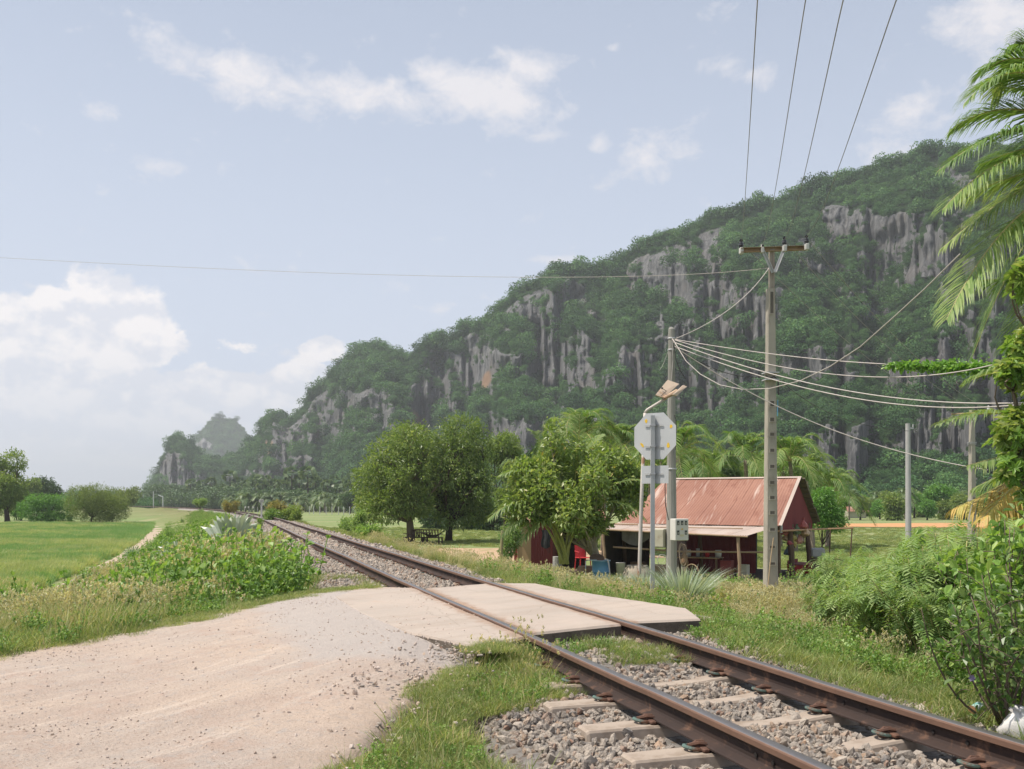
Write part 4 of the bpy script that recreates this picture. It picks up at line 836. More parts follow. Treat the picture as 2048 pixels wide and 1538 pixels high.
quadslab([LL(1310, 791, 16.9), LL(1334, 761, 17.25), LL(1357, 769, 17.3), LL(1326, 797, 16.95)], -.02, 'solar_panel', M_pnl, lp)
quadslab([LL(1344, 790, 16.85), LL(1365, 771, 17.1), LL(1372, 774, 17.12), LL(1351, 793, 16.9)], -.025, 'lamp_panel', M_pnl, lp)
mb = MB(); mb.tube([LL(1327, 797, 16.95), LL(1342, 789, 16.95), LL(1354, 781, 17)], [.028, .034, .03], 8); mb.build('lamp_head', solid('lamp head', (.50, .36, .25), (.42, .27, .17), 4), lp)
mb = MB(); mb.box(LL(1324.5, 776.5, 17.0), (.03, .02, .03)); mb.tube([LL(1325, 777, 17.), LL(1333, 782, 16.9), LL(1322, 792, 16.85), LL(1330, 797, 16.9)], .006, 5); mb.build('lamp_wire', M_wdark, lp)

# two poles by the field on the right
p3 = ground_pt(1817, 42); h3 = zt(847, 42)-p3[2]; t3 = thing('utility_pole', 'slim round grey pole standing in the shrubs, left of the pole with a crossarm', 'utility pole', p3)
mb = MB(); mb.tube([(0, 0, -.5), (-.01, 0, h3*.5), (-.03, 0, h3)], [.135, .115, .095], 12); mb.build('shaft', solid('pale grey pole', (.42, .41, .40), (.37, .36, .35), 3, .8), t3)
mb = MB(); mb.box((.10, -.05, h3-.2), (.18, .05, .05)); mb.tube([(.16, -.06, h3-.16), (.17, -.06, h3-.03)], .03, 8); mb.build('bracket', M_galv, t3)
p4 = ground_pt(1944, 47); h4 = zt(820, 47)-p4[2]; t4, _ = hpole('power_pole', p4, h4, .34, .20, .3, .3, 'concrete power pole with a crossarm, farthest right behind the coconut fronds', [(h4*.2, h4*.22, .4), (h4*.3, h4*.32, .4), (h4*.4, h4*.42, .4), (h4*.1, h4*.12, .4)])
R4 = lambda px, py, Y=46.8: L2(px, py, Y, p4, .3)
mb = MB(); a, b_ = R4(1903, 828), R4(1981, 825); mb.tube([a, b_], .035, 4); mb.build('crossarm', M_rustm, t4)
mb = MB(); mb.tube([R4(1932, 826), R4(1941, 845)], .02, 4); mb.tube([R4(1956, 826), R4(1943, 845)], .02, 4); mb.build('brace', M_galv, t4)
for px in (1905, 1952, 1977):
    mb = MB(); c = R4(px, 824); mb.lathe([(0, 0), (.07, 0), (.075, .12), (.06, .2), (.04, .22), (.04, .3), (0, .32)], c, 10); mb.build('insulator', M_blk if px < 1970 else M_grey, t4)
for z in (885, 888, 1000, 1050): mb = MB(); r_ = .27; mb.box(R4(1944, z, 47)+[0, 0, 0], (r_+.04, r_, .03)); mb.build('steel_band', M_galv, t4)

# ---------------------------------------------------------------- wires
def bez(p0, pm, p1, n=40):                # curve through the middle point
    c = 2*np.array(pm)-.5*(np.array(p0)+np.array(p1)); t = np.linspace(0, 1, n)[:, None]; return (1-t)**2*p0+2*t*(1-t)*c+t*t*p1
def wire(label, pts, r, mat=None, n=40, name='overhead_cable', group=None):
    mb = MB()
    if len(pts) == 3: C = bez(*[P(*q) for q in pts], n=n)
    else: C = np.array([P(*q) for q in pts])
    mb.tube(C, r, 6); o = mb.build(name, mat or M_wire, smooth=True); return tag(o, label, 'cable', group)
# the line comes overhead from behind the camera: start points above and behind the viewer's side
M_mv = solid('power line', (.30, .285, .27), (.24, .22, .21), 3, .6, bmp=0)
def over(px1, py1, px0, py0, label, Y1=26.4, Y0=6.5):
    a = P(px1, py1, Y1); b = P(px0, py0, Y0); d = b-a; C = [a+d*t-np.array([0, 0, .25*math.sin(math.pi*min(t, 1))]) for t in np.linspace(0, 1.6, 50)]
    mb = MB(); mb.tube(C, .0042, 5); tag(mb.build('power_line', M_mv, smooth=True), label, 'power line')
over(1482, 484, 1515, 0, 'thin power line rising out of the picture from the leftmost insulator'); over(1526, 489, 1611, 0, 'thin power line rising out of the picture from the small insulator', Y0=7.0); over(1569, 479, 1686, 0, 'thin power line rising out of the picture from the insulator right of the pole'); over(1612, 475, 1792, 0, 'thin power line rising out of the picture from the rightmost insulator')
for (a, b_, lb) in (((1484, 486), (1905, 820), 'faint power line from the leftmost insulator down to the far crossarm'), ((1570, 481), (1952, 820), 'faint power line from the insulator right of the pole to the far crossarm'), ((1614, 477), (1977, 820), 'faint power line from the rightmost insulator to the far crossarm')):
    q0, q1 = P(*a, 26.5), P(*b_, 46.8); m_ = (q0+q1)/2-np.array([0, 0, .55]); mb = MB(); mb.tube(bez(q0, m_, q1), .008, 6); tag(mb.build('power_line', M_mv, smooth=True), lb, 'power line')
wire('long pale cable sweeping left from the tall pole across the sky', [(1537, 536, 26.3), (830, 551, 32), (-120, 508, 40)], .0065, n=70)
wire('pale cable sagging from the tall pole down to the top of the short pole', [(1538, 536, 26.3), (1462, 616, 25.3), (1352, 677, 24.4)], .0115)
wire('uppermost pale cable from the short pole towards the vine at right', [(1350, 679, 24.4), (1560, 710, 22), (1770, 728, 19)], .0115)
wire('second pale cable from the short pole, sagging below the uppermost one', [(1350, 680, 24.4), (1660, 748, 20.5), (1985, 730, 16)], .011)
wire('thick pale cable crossing to the right picture edge, upper of the lower pair', [(1347, 684, 24.4), (1680, 779, 19), (2130, 801, 13)], .0115, n=60)
wire('thick pale cable crossing to the right picture edge, lower of the lower pair', [(1348, 692, 24.4), (1700, 795, 19), (2130, 797, 13)], .0115, n=60)
wire('pale cable hanging in a deep loop and climbing right to the coconut crown', [(1344, 676, 24.4), (1372, 722, 24.0), (1400, 748, 23.7), (1440, 770, 23.2), (1485, 779, 22.6), (1540, 777, 22), (1600, 762, 21), (1660, 733, 20), (1720, 694, 19), (1790, 632, 17.8), (1850, 577, 17), (1920, 508, 16)], .0105)
wire('straight pale cable falling from the short pole to the lower right', [(1350, 694, 24.4), (1640, 850, 24), (1976, 940, 22)], .0125)
wire('thin dark wire from the tall pole to the slim grey pole', [(1556, 757, 26.4), (1690, 838, 34), (1819, 862, 42)], .010, M_wdark)
wire('short dark wire between the short pole and the tall pole', [(1352, 694, 24.4), (1450, 745, 25.4), (1534, 752, 26.3)], .008, M_wdark)
wire('small slack wire end hanging left of the short pole', [(1339, 692, 24.3), (1330, 720, 24.2), (1319, 741, 24.1)], .004, M_wire)

# ================================================================== HOUSE
M_roof = solid('red rusted roofing', (.23, .105, .075), (.33, .17, .12), .8, .6, 'Object', (1, .5, 1), bmp=.1, c3=(.22, .095, .065), s3=1.6, t3=(.48, .7), spec=.25)
def roof_streaks():
    nt = M_roof.node_tree; b = nt.nodes['Principled BSDF']; src = b.inputs['Base Color'].links[0].from_socket
    v = coords(nt, 'Object', (2.2, .22, .22)); n = noisen(nt, v, 1.6, 7, .6)
    nt.links.new(mixc(nt, maprange(nt, n, .56, .68, 0, .75), src, (.52, .41, .35)), b.inputs['Base Color'])
roof_streaks()
M_lean = solid('weathered lean-to sheet', (.47, .385, .33), (.41, .33, .28), .9, .6, 'Object', (1, .4, 1), c3=(.42, .29, .22), s3=2, t3=(.5, .7), spec=.4)
M_redw = solid('maroon sheet wall', (.17, .028, .03), (.21, .038, .038), 1.5, .65, 'Object', (1, 1, .3), c3=(.12, .03, .03), s3=3)
M_dark = solid('dark boards', (.035, .028, .024), (.055, .042, .035), 3, .9, 'Object', (1, 1, .4), bmp=.4)  # near-black brown over the whole side and back wall boards
M_wood = solid('weathered post', (.36, .25, .16), (.29, .20, .13), 3, .9, 'Object', (1, 1, .25), bmp=.4, c3=(.2, .13, .09), s3=4)
M_wooddk = solid('dark wood', (.10, .065, .045), (.14, .09, .06), 4, .9, 'Object', (1, 1, .3), bmp=.4)
M_ply = solid('plywood', (.46, .30, .17), (.40, .26, .15), 2, .8, 'Object', (1, 1, .3))
HA = math.atan2(-.49, .872); hroot = np.array([7.915, 38.67, 0.0])
H = thing('house', 'low house with a rusty red sheet roof, maroon gable and pale lean-to', 'house', hroot, HA)
def corr(name, c00, c10, c01, c11, mat, par, pitch=.10, amp=.006, nv=10, th=None, sag=0.0):
    """corrugated sheet between four corners; ribs run from edge c0x to c1x"""
    c00, c10, c01, c11 = [np.array(c, float) for c in (c00, c10, c01, c11)]; n = int(np.linalg.norm(c01-c00)/pitch*6)+1
    a = np.linspace(0, 1, n)[:, None, None]; b = np.linspace(0, 1, nv)[None, :, None]
    V = (c00*(1-a)+c01*a)*(1-b)+(c10*(1-a)+c11*a)*b; nn = np.cross(c01-c00, c10-c00); nn /= np.linalg.norm(nn)
    w = np.sin(np.arange(n)/6*2*np.pi)[:, None, None]*amp; lap = ((np.arange(n)/6*pitch) % .9 < pitch)[:, None, None]*.008
    V = V+nn*(w+lap)+np.array([0, 0, 1])*(-sag*np.sin(np.pi*a)+.02*(vnoise(a*9, b*3, 0, 4)-.5)); return MB().grid(V).build(name, mat, par)
corr('roof', (-2.10, 0, 3.68), (-2.5, -1.35, 2.80), (3.2, 0, 3.68), (3.17, -1.35, 2.80), M_roof, H, nv=6)
corr('roof', (-2.42, -1.28, 2.86), (-2.9, -2.75, 1.96), (3.18, -1.28, 2.86), (3.12, -2.75, 1.93), M_roof, H, nv=8)
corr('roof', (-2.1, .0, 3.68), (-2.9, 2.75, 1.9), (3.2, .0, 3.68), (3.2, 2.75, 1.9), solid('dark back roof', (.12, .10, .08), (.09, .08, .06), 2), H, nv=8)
MB().add([(-2.12, -.09, 3.66), (3.24, -.09, 3.66), (3.24, 0, 3.71), (-2.12, 0, 3.71), (3.24, .09, 3.66), (-2.12, .09, 3.66)], [[0, 1, 2, 3], [3, 2, 4, 5]]).build('ridge_cap', M_lean, H)
MB().add([(3.235, 0, 3.70), (3.215, -2.78, 1.94), (3.10, -2.78, 1.96), (3.12, 0, 3.72)], [[0, 1, 2, 3]]).build('pale_edge_sheet', M_lean, H)
corr('lean_to_roof', (-3.0, -2.55, 2.00), (-2.95, -4.35, 1.80), (3.12, -2.55, 1.94), (2.42, -4.3, 1.62), M_lean, H, nv=8, sag=.03)
mb = MB(); mb.tube([(-3.0, -4.33, 1.765), (0, -4.32, 1.66), (2.45, -4.28, 1.585)], .035, 6); mb.build('eave_beam', M_wood, H)
mb = MB(); mb.tube([(-1.6, -4.0, 1.86), (2.0, -3.3, 1.84)], .02, 5); mb.tube([(-2.9, -3.4, 1.95), (-1.9, -3.35, 1.93)], .03, 5); mb.build('roof_batten', M_wood, H)
# gable
nG = 60; y = np.linspace(-2.55, 2.55, nG*4); top = 3.60-np.abs(y)*(3.60-1.98)/2.55; V = np.stack([np.column_stack([3.06+.012*np.sin(np.arange(len(y))*np.pi/2), y, np.full(len(y), 1.70)]), np.column_stack([3.06+.012*np.sin(np.arange(len(y))*np.pi/2), y, top])], 1)
MB().grid(V).build('gable_wall', M_redw, H)
mb = MB(); mb.box((3.09, -2.38, 1.86), (.03, .30, .36)); mb.build('corner_flashing', solid('grey zinc', (.36, .35, .35), (.3, .3, .3), 3, .5), H)
mb = MB(); 
for k in range(9): yy = .1+k*.29; mb.box((3.16+.05*random.random(), yy+.1, 3.62-yy*.64), (.28, .34, .05), rotx(-.5))
mb.build('thatch_edge', solid('mossy edge boards', (.16, .13, .09), (.10, .09, .06), 5, .95, bmp=.6), H)
mb = MB(); mb.tube([(3.05, -2.5, 0), (3.05, -2.5, 1.95)], .06, 8); mb.build('corner_post', M_wooddk, H)
for (x, yy, r_, m_) in ((3.02, 2.05, .10, M_wooddk), (3.0, -.6, .11, M_wooddk), (2.12, -4.2, .06, M_wood), (-2.85, -4.25, .06, M_wood), (-.4, -4.22, .05, M_wooddk), (-2.8, -2.5, .08, M_wooddk), (0.2, -2.5, .07, M_wooddk), (1.7, 2.2, .08, M_wooddk), (-2.8, 2.3, .08, M_wooddk)):
    mb = MB(); mb.tube([(x+.03*math.sin(z*3), yy, z) for z in np.linspace(-.1, 1.62 if yy < -4 else 1.95, 8)], [r_*(1+.1*math.sin(k*2)) for k in range(8)], 8); mb.build('post', m_, H)
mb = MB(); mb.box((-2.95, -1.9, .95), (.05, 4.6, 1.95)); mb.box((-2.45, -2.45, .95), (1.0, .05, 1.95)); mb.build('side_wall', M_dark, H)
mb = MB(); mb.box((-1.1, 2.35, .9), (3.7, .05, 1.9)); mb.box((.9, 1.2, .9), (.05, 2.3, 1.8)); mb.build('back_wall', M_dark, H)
corr('inner_wall', (-1.0, -.6, .1), (-1.0, -.6, 1.85), (1.7, -.6, .1), (1.7, -.6, 1.85), M_redw, H, nv=3)
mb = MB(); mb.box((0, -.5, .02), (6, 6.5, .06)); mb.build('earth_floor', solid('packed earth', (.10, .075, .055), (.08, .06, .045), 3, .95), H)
mb = MB(); mb.tube([(-2.6, -4.0, 1.12), (0, -3.97, 1.02), (2.9, -3.6, 1.04)], .035, 7); mb.build('bamboo_rail', M_wood, H)
mb = MB(); mb.grid(np.array([[(-2.3+a*.27, -3.9+.05*math.sin(a*2.1), 1.72-b*(.34+.2*math.sin(a*.9))-.0*a) for b in np.linspace(0, 1, 5)] for a in range(8)])); mb.build('hanging_sheet', solid('grey tarp', (.20, .19, .18), (.15, .14, .13), 4), H)
def hl(x, y, z=0): return hroot+rotz(HA)@np.array([x, y, z])
def simple(name, label, cat, mb, mats, loc, rz=0.0, group=None, smooth=False):
    o = mb.build(name, mats, smooth=smooth, loc=loc); o.rotation_euler = (0, 0, rz); return tag(o, label, cat, group)
M_blue = solid('blue drum plastic', (.10, .26, .40), (.085, .22, .35), 2, .45, c3=(.22, .33, .42), s3=3, t3=(.58, .72), bmp=.05)
M_clay = solid('weathered clay', (.30, .19, .13), (.25, .155, .105), 3, .85, c3=(.20, .13, .09), s3=4)
M_ston = solid('mossy cement jar', (.40, .34, .27), (.33, .28, .22), 3, .9, c3=(.18, .155, .11), s3=4, t3=(.48, .66), bmp=.3)
M_org = solid('orange plastic', (.60, .13, .06), (.55, .11, .05), 3, .5); M_red = solid('red plastic', (.50, .03, .035), (.42, .025, .03), 3, .4); M_wht = solid('off white', (.55, .53, .50), (.45, .43, .40), 4, .7)
# blue drum, jars and small things in the yard
gx = ground_pt(1202, 31)
dr = thing('blue_drum', 'blue plastic water drum standing among weeds in front of the house', 'barrel', gx); mb = MB(); r_ = .275
mb.lathe([(0, 0), (r_*.93, 0), (r_*.98, .04), (r_, .30), (r_+.012, .315), (r_+.012, .335), (r_, .35), (r_, .58), (r_+.012, .595), (r_+.012, .615), (r_, .63), (r_, .92), (r_+.015, .93), (r_+.015, .96), (r_-.02, .965), (r_-.02, .93), (r_-.03, .45), (0, .45)], n=28); mb.build('body', M_blue, dr, smooth=True)
mb = MB(); a = np.linspace(0, 2*np.pi, 25); mb.tube(np.column_stack([(r_+.01)*np.cos(a), (r_+.01)*np.sin(a), np.full(25, .955)]), .014, 6, cap=False); mb.build('rim', solid('pale blue rim', (.30, .42, .50), (.25, .38, .46), 3, .4), dr)
g = ground_pt(1187, 30.4); mb = MB(); mb.tube([(-.22, 0, -.1), (-.22, 0, .97), (-.14, 0, 1.0), (.12, .03, 1.0)], .014, 6); simple('water_pipe', 'thin pale blue water pipe bent over the blue drum', 'pipe', mb, solid('pale pipe', (.35, .47, .52), (.3, .42, .48), 3), g+[-.02, 0, 0])
mb = MB(); mb.tube([(0, 0, 1.0), (.06, -.08, 1.0), (.10, -.1, .8), (.14, -.12, .45), (.2, -.12, .3)], .022, 6); simple('white_pipe', 'white plastic hose hanging down the right side of the blue drum', 'hose', mb, M_wht, gx+[.12, -.2, 0])
mb = MB(); mb.lathe([(0, 0), (.2, -.0), (.235, .03), (.225, .045), (0, .05)], n=18); V = mb.V[0]; mb.V[0] = V@rotx(.5).T; simple('basket_lid', 'dark round basket tilted on top of the blue drum', 'lid', mb, M_wooddk, gx+[-.12, .1, 1.0])
def jar(name, label, loc, r, h, mat, cat='jar', neck=.72):
    mb = MB(); mb.lathe([(0, 0), (r*.62, 0), (r*.86, h*.18), (r, h*.45), (r*.97, h*.68), (r*.84, h*.88), (r*neck, h*.95), (r*neck, h), (r*neck*.9, h), (r*neck*.85, h*.9), (0, h*.8)], n=30); return simple(name, label, cat, mb, mat, loc, smooth=True)
jar('water_jar', 'large mossy cement water jar in front of the house, behind the thin post', ground_pt(1274, 30.3), .44, .84, M_ston)
jar('clay_jar', 'wide brown clay jar on its stand, left of the blue drum', ground_pt(1174, 32.5)+[0, 0, .25], .34, .42, M_clay, neck=.85)
mb = MB(); mb.box((0, 0, .12), (.5, .4, .04)); [mb.box((sx*.2, sy*.15, .0), (.04, .04, .26)) for sx in (-1, 1) for sy in (-1, 1)]; simple('jar_stand', 'low dark stand under the wide brown clay jar', 'stand', mb, M_wooddk, ground_pt(1174, 32.5)+[0, 0, .1])
mb = MB(); mb.lathe([(0, 0), (.15, 0), (.175, .42), (.185, .43), (.17, .44), (0, .40)], n=20); simple('grey_bucket', 'pale grey bucket against the dark left wall of the lean-to', 'bucket', mb, M_wht, hl(-2.35, -3.9, .12), smooth=True)
mb = MB(); mb.lathe([(0, 0), (.14, 0), (.19, .30), (.20, .31), (.185, .32), (.14, .05), (0, .04)], n=20); V = mb.V[0]; mb.V[0] = V@roty(-.9).T; simple('orange_bucket', 'orange plastic bucket lying tipped over right of the blue drum', 'bucket', mb, M_org, ground_pt(1231, 29.6)+[0, 0, .12], smooth=True)
mb = MB(); mb.grid(np.array([[(-.05+.12*a+.05*b, 0, .55*(1-b)*(1-.3*a)) for b in np.linspace(0, 1, 5)] for a in np.linspace(0, 1, 4)])); simple('white_sack', 'crumpled white sack leaning on the cement jar', 'sack', mb, M_wht, ground_pt(1243, 29.7)+[0, 0, .0])
mb = MB(); mb.tube([(0, 0, -.1), (.01, .0, .5), (.03, 0, 1.0)], [.16, .15, .15], 12); simple('log_post', 'silvery grey log standing upright beside the maroon hut', 'post', mb, solid('silver bark', (.42, .40, .38), (.25, .24, .23), 5, .9, 'Object', (1, 1, 2.5), bmp=.5), ground_pt(1113, 33)+[0, 0, -.05])
# chair
def chair(loc, rz, label):
    t = thing('plastic_chair', label, 'chair', loc, rz); mb = MB(); mb.bevbox((0, 0, .43), (.44, .42, .03), .01); mb.build('seat', M_red, t)
    mb = MB(); mb.grid(np.array([[(-.21+.42*a, .2+.05*b-.04*math.sin(a*3.14), .45+.42*b) for b in np.linspace(0, 1, 4)] for a in np.linspace(0, 1, 7)])); mb.build('backrest', M_red, t)
    for sx in (-1, 1):
        for sy in (-1, 1): mb = MB(); mb.tube([(sx*.19, sy*.18, .42), (sx*.22, sy*.21, 0)], .02, 6); mb.build('leg', M_red, t)
        mb = MB(); mb.tube([(sx*.22, -.18, .43), (sx*.23, -.16, .63), (sx*.22, .2, .66)], .018, 6); mb.build('armrest', M_red, t)
chair(ground_pt(1166, 35.5)+[0, 0, .35], .4, 'bright red plastic chair in the shade between the hut and the house')
mb = MB(); mb.bevbox((0, 0, .17), (1.0, .7, .34), .01); simple('wooden_platform', 'low dark platform under the red plastic chair', 'platform', mb, M_wooddk, ground_pt(1166, 35.6))
# small maroon hut
hc = np.array([1.9, 40.5, 0]); HT = thing('hut', 'small maroon sheet hut with a plywood panel, half hidden behind the leafy tree', 'hut', hc, 0)
X_ = lambda px, Y=40.0: (px-1024)/F*Y-hc[0]
corr('front_wall', (X_(1062), -.5, -.05), (X_(1062), -.5, 2.0), (X_(1106), -.5, -.05), (X_(1106), -.5, 2.0), M_redw, HT, nv=3)
mb = MB(); mb.box(((X_(1035)+X_(1062))/2, -.49, 1.0), (X_(1062)-X_(1035), .03, 2.0)); mb.build('plywood_panel', M_ply, HT)
mb = MB(); mb.box((X_(1031.5), -.5, 1.0), (.13, .08, 2.1)); mb.build('corner_post', solid('red painted post', (.30, .03, .03), (.25, .03, .03), 3), HT)
corr('side_wall', (X_(1106), -.5, -.05), (X_(1106), -.5, 2.0), (X_(1120), 1.6, -.05), (X_(1120), 1.6, 2.0), M_redw, HT, nv=3)
corr('roof', (X_(1020), -.9, 1.95), (X_(1020), 2.0, 2.5), (X_(1215), -.9, 1.95), (X_(1215), 2.0, 2.5), M_roof, HT, nv=3)
mb = MB(); mb.tube([(X_(1209), -.8, 0), (X_(1209), -.8, 1.95)], .05, 6); mb.build('roof_post', M_wooddk, HT)
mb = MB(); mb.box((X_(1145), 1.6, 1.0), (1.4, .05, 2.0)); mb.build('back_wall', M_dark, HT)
mb = MB(); mb.grid(np.array([[(a*.35-.17+.03*math.sin(b*6), .03*math.sin(a*9), -b*.75*(1-.25*abs(a-.5))) for b in np.linspace(0, 1, 6)] for a in np.linspace(0, 1, 6)])); simple('dark_jacket', 'dark jacket hanging under the hut roof beside the maroon wall', 'jacket', mb, solid('black cloth', (.02, .02, .022), (.03, .03, .03), 4), P(1092, 1060, 39.2))
mb = MB(); mb.grid(np.array([[(a*.3-.15, .03*math.sin(a*9), -b*.6) for b in np.linspace(0, 1, 6)] for a in np.linspace(0, 1, 6)])); simple('dark_cloth', 'dark brown cloth hanging above the red chair', 'cloth', mb, solid('brown cloth', (.05, .025, .02), (.04, .02, .02), 4), P(1171, 1062, 38.2))
# inside and around the lean-to
t = thing('table', 'dark wooden table in the shade under the lean-to', 'table', hl(.3, -3.1, .06), HA); mb = MB(); mb.bevbox((0, 0, .72), (1.7, .7, .04), .01); mb.build('tabletop', M_wood, t)
for sx in (-1, 1):
    for sy in (-1, 1): mb = MB(); mb.box((sx*.78, sy*.3, .35), (.06, .06, .7)); mb.build('leg', M_wooddk, t)
for k, (x, r_, h_, m_, lb) in enumerate(((-.35, .10, .24, M_wht, 'white pot on the table under the lean-to'), (.0, .07, .3, M_galv, 'shiny metal can in the middle of the shaded table'), (.35, .08, .2, M_red, 'small red tin on the shaded table'), (.75, .12, .26, M_wht, 'pale bowl at the right end of the shaded table'))):
    mb = MB(); mb.lathe([(0, 0), (r_*.9, 0), (r_, h_*.5), (r_*.9, h_), (0, h_*.97)], n=14); simple('pot', lb, 'pot', mb, m_, hl(.3+x, -3.1, .80), smooth=True)
mb = MB(); mb.lathe([(0, .55), (.03, .5), (.06, .42), (.13, .22), (.15, .1), (.12, .02), (0, 0)], n=12); simple('hanging_sack', 'brown net sack hanging from the bamboo rail in the shade', 'sack', mb, solid('jute', (.25, .15, .08), (.2, .12, .06), 8), hl(.1, -3.96, .52), smooth=True)
mb = MB(); a = np.linspace(0, 2*np.pi, 25); mb.tube(np.column_stack([.0*a, .30*np.cos(a), .30*np.sin(a)+.3]), .02, 6, cap=False)
for k in range(8): mb.tube([(0, 0, .3), (0, .29*math.cos(k*.785), .3+.29*math.sin(k*.785))], .004, 4)
simple('wheel', 'old spoked cart wheel leaning in the weeds before the lean-to', 'wheel', mb, M_rustm, hl(.6, -4.6, .02), HA+1.2)
mb = MB(); mb.lathe([(0, 0), (.10, 0), (.10, .01), (0, .012)], n=16); V = mb.V[0]; mb.V[0] = V@rotx(math.pi/2).T; simple('wall_plate', 'pale round plate hung on the dark left wall', 'plate', mb, solid('dim plate', (.22, .22, .19), (.12, .12, .1), 9), hl(-2.3, -2.52, 1.2), HA)
for k, (x, y, z, s_, m_, lb) in enumerate(((-1.9, -3.3, .06, (.5, .4, .5), M_wooddk, 'dark crate by the left post of the lean-to'), (1.4, -3.2, .06, (.4, .35, .65), M_redw, 'dark red cabinet near the right post in the shade'), (1.9, -2.9, .06, (.35, .35, .5), M_bei, 'beige box behind the right post in the shade'), (-1.2, -2.9, .06, (.6, .4, .4), M_ply, 'low wooden crate in the shade beside the table'))):
    mb = MB(); mb.bevbox((0, 0, s_[2]/2), s_, .015); mb.box((0, -s_[1]/2-.006, s_[2]*.5), (s_[0]*.8, .012, .03)); mb.box((0, -s_[1]/2-.006, s_[2]*.85), (s_[0]*.8, .012, .03)); simple('storage_box', lb, 'box', mb, m_, hl(x, y, z), HA)
q = thing('stall_counter', 'dark red painted counter under the right gable, beside the post', 'counter', hl(3.0, .75, 0), HA+math.pi/2); mb = MB(); mb.bevbox((0, 0, .42), (1.6, .6, .05), .01); mb.build('top', M_redw, q)
for sx in (-1, 1): mb = MB(); mb.box((sx*.77, 0, .2), (.06, .56, .42)); mb.build('side_panel', solid('bright red board', (.40, .03, .035), (.33, .03, .03), 4), q)
mb = MB(); mb.box((0, .27, .3), (1.48, .04, .55)); mb.build('back_panel', M_redw, q)
bagc = [(.45, .12, .10), (.55, .38, .22), (.20, .28, .34), (.50, .10, .12), (.50, .42, .12), (.48, .44, .40), (.14, .2, .1), (.5, .25, .2), (.3, .2, .12)]
for k in range(14):
    px = (1568+k*4.3) if k < 11 else 1575+5*(k-11); y_ = 1068+12*math.sin(k*1.9)+(10 if 4 < k < 9 else 0)+(30 if k >= 11 else 0); r0 = np.random.default_rng(k)
    mb = MB(); r_ = .13+.05*r0.random(); mb.lathe([(0, r_*2.2), (r_*.15, r_*2.0), (r_*.25, r_*1.6), (r_*.8, r_*.9), (r_, r_*.3), (r_*.7, -.1*r_), (0, -.2*r_)], n=9); V = mb.V[0]; V += r0.normal(0, .018, V.shape); c_ = bagc[k % 9]
    nm = ('red', 'tan', 'blue-grey', 'crimson', 'yellow', 'white', 'dark green', 'pink', 'brown')[k % 9]
    simple('hanging_bag', f'{nm} snack bag in the bunch hanging under the gable'+(' on its left side' if k > 10 else ' near the corner post' if k > 8 else ''), 'bag', mb, solid('bag '+nm, c_, tuple(x*.7 for x in c_), 6, .4), P(px, y_, 36.7+.12*(k % 3)), group='snack bags hanging under the gable')
# rail on thin posts to the right of the gable
g1, g2 = ground_pt(1660, 38.5), ground_pt(1702, 38.5); rf = thing('pole_rack', 'long thin pole carried on slender sticks to the right of the house', 'rack', g1)
mb = MB(); mb.tube([P(1556, 1062, 34.9)-g1, P(1620, 1059, 37)-g1, P(1706, 1056, 38.5)-g1], .035, 6); mb.build('crossbar', solid('orange bamboo', (.46, .27, .15), (.38, .23, .13), 4), rf)
for a, b_ in (((1661, 1058), (1658, 1125)), ((1704, 1056), (1699, 1140))): mb = MB(); mb.tube([P(*a, 38.5)-g1, P(*b_, 38.5)-g1], .028, 5); mb.build('stick', M_wooddk, rf)
mb = MB(); mb.bevbox((0, 0, .25), (.55, .35, .36), .06); mb.V[0] += rng.normal(0, .015, mb.V[0].shape); simple('grey_sack', 'light grey bundle on the ground just right of the house post', 'sack', mb, solid('grey cloth', (.40, .40, .39), (.34, .34, .33), 5), ground_pt(1634, 39)+[0, 0, .55])
mb = MB(); mb.bevbox((0, 0, .3), (.45, .3, .6), .03); simple('grey_sack_stand', 'weathered block under the light grey bundle right of the house', 'block', mb, M_wooddk, ground_pt(1634, 39))
# bamboo stake with creeper near the hut, litter at the near rail
g = ground_pt(1002, 36); mb = MB(); mb.tube([g*0+[0, 0, -.1], (0, 0, .8), (.05, 0, 1.75)], [.07, .06, .05], 8); simple('bamboo_stake', 'bamboo stake standing at the edge of the bare yard, left of the hut', 'stake', mb, solid('old bamboo', (.30, .26, .14), (.25, .2, .1), 4), g)
g = onray(1944, 1432, .03); cp = thing('paper_cup', 'crushed teal and white paper cup lying on the grass by the rail', 'cup', g+[0, 0, .035], .6)
mb = MB(); mb.lathe([(.026, 0), (.034, .08)], n=20); mb.V[0] = mb.V[0]@roty(1.45).T@rotx(.0).T; mb.V[0][:, 2] *= .85; mb.build('wall', solid('teal print', (.08, .38, .36), (.5, .52, .5), 25, .5), cp, smooth=True)
mb = MB(); mb.lathe([(0, 0), (.026, .0)], n=20); mb.V[0] = mb.V[0]@roty(1.45).T; mb.build('base', solid('brown card', (.42, .22, .12), (.36, .18, .1), 8), cp)
g = onray(2036, 1470, .02); mb = MB(); n_ = 18; a = np.linspace(0, 2*np.pi, n_, endpoint=False); rows = []
for z, r_ in ((0, .085), (.03, .10), (.07, .09), (.10, .055), (.125, .03), (.14, .045), (.15, .02)):
    rows.append([(r_*math.cos(t_)*(1+.35*(vnoise(t_*1.7, z*30, 0, 5)-.5)), r_*math.sin(t_)*(1+.3*(vnoise(t_*2.3, z*20, 1, 6)-.5))*.7, z+.03*(vnoise(t_*2, z*9, 3, 7)-.5)) for t_ in np.r_[a, a[:1]]])
mb.grid(np.array(rows)); simple('plastic_bag', 'crumpled white plastic bag in the grass at the right picture edge', 'bag', mb, solid('white film', (.62, .60, .57), (.52, .50, .47), 8, .4, spec=.6, bmp=.3), g+[0, 0, .0], smooth=True)
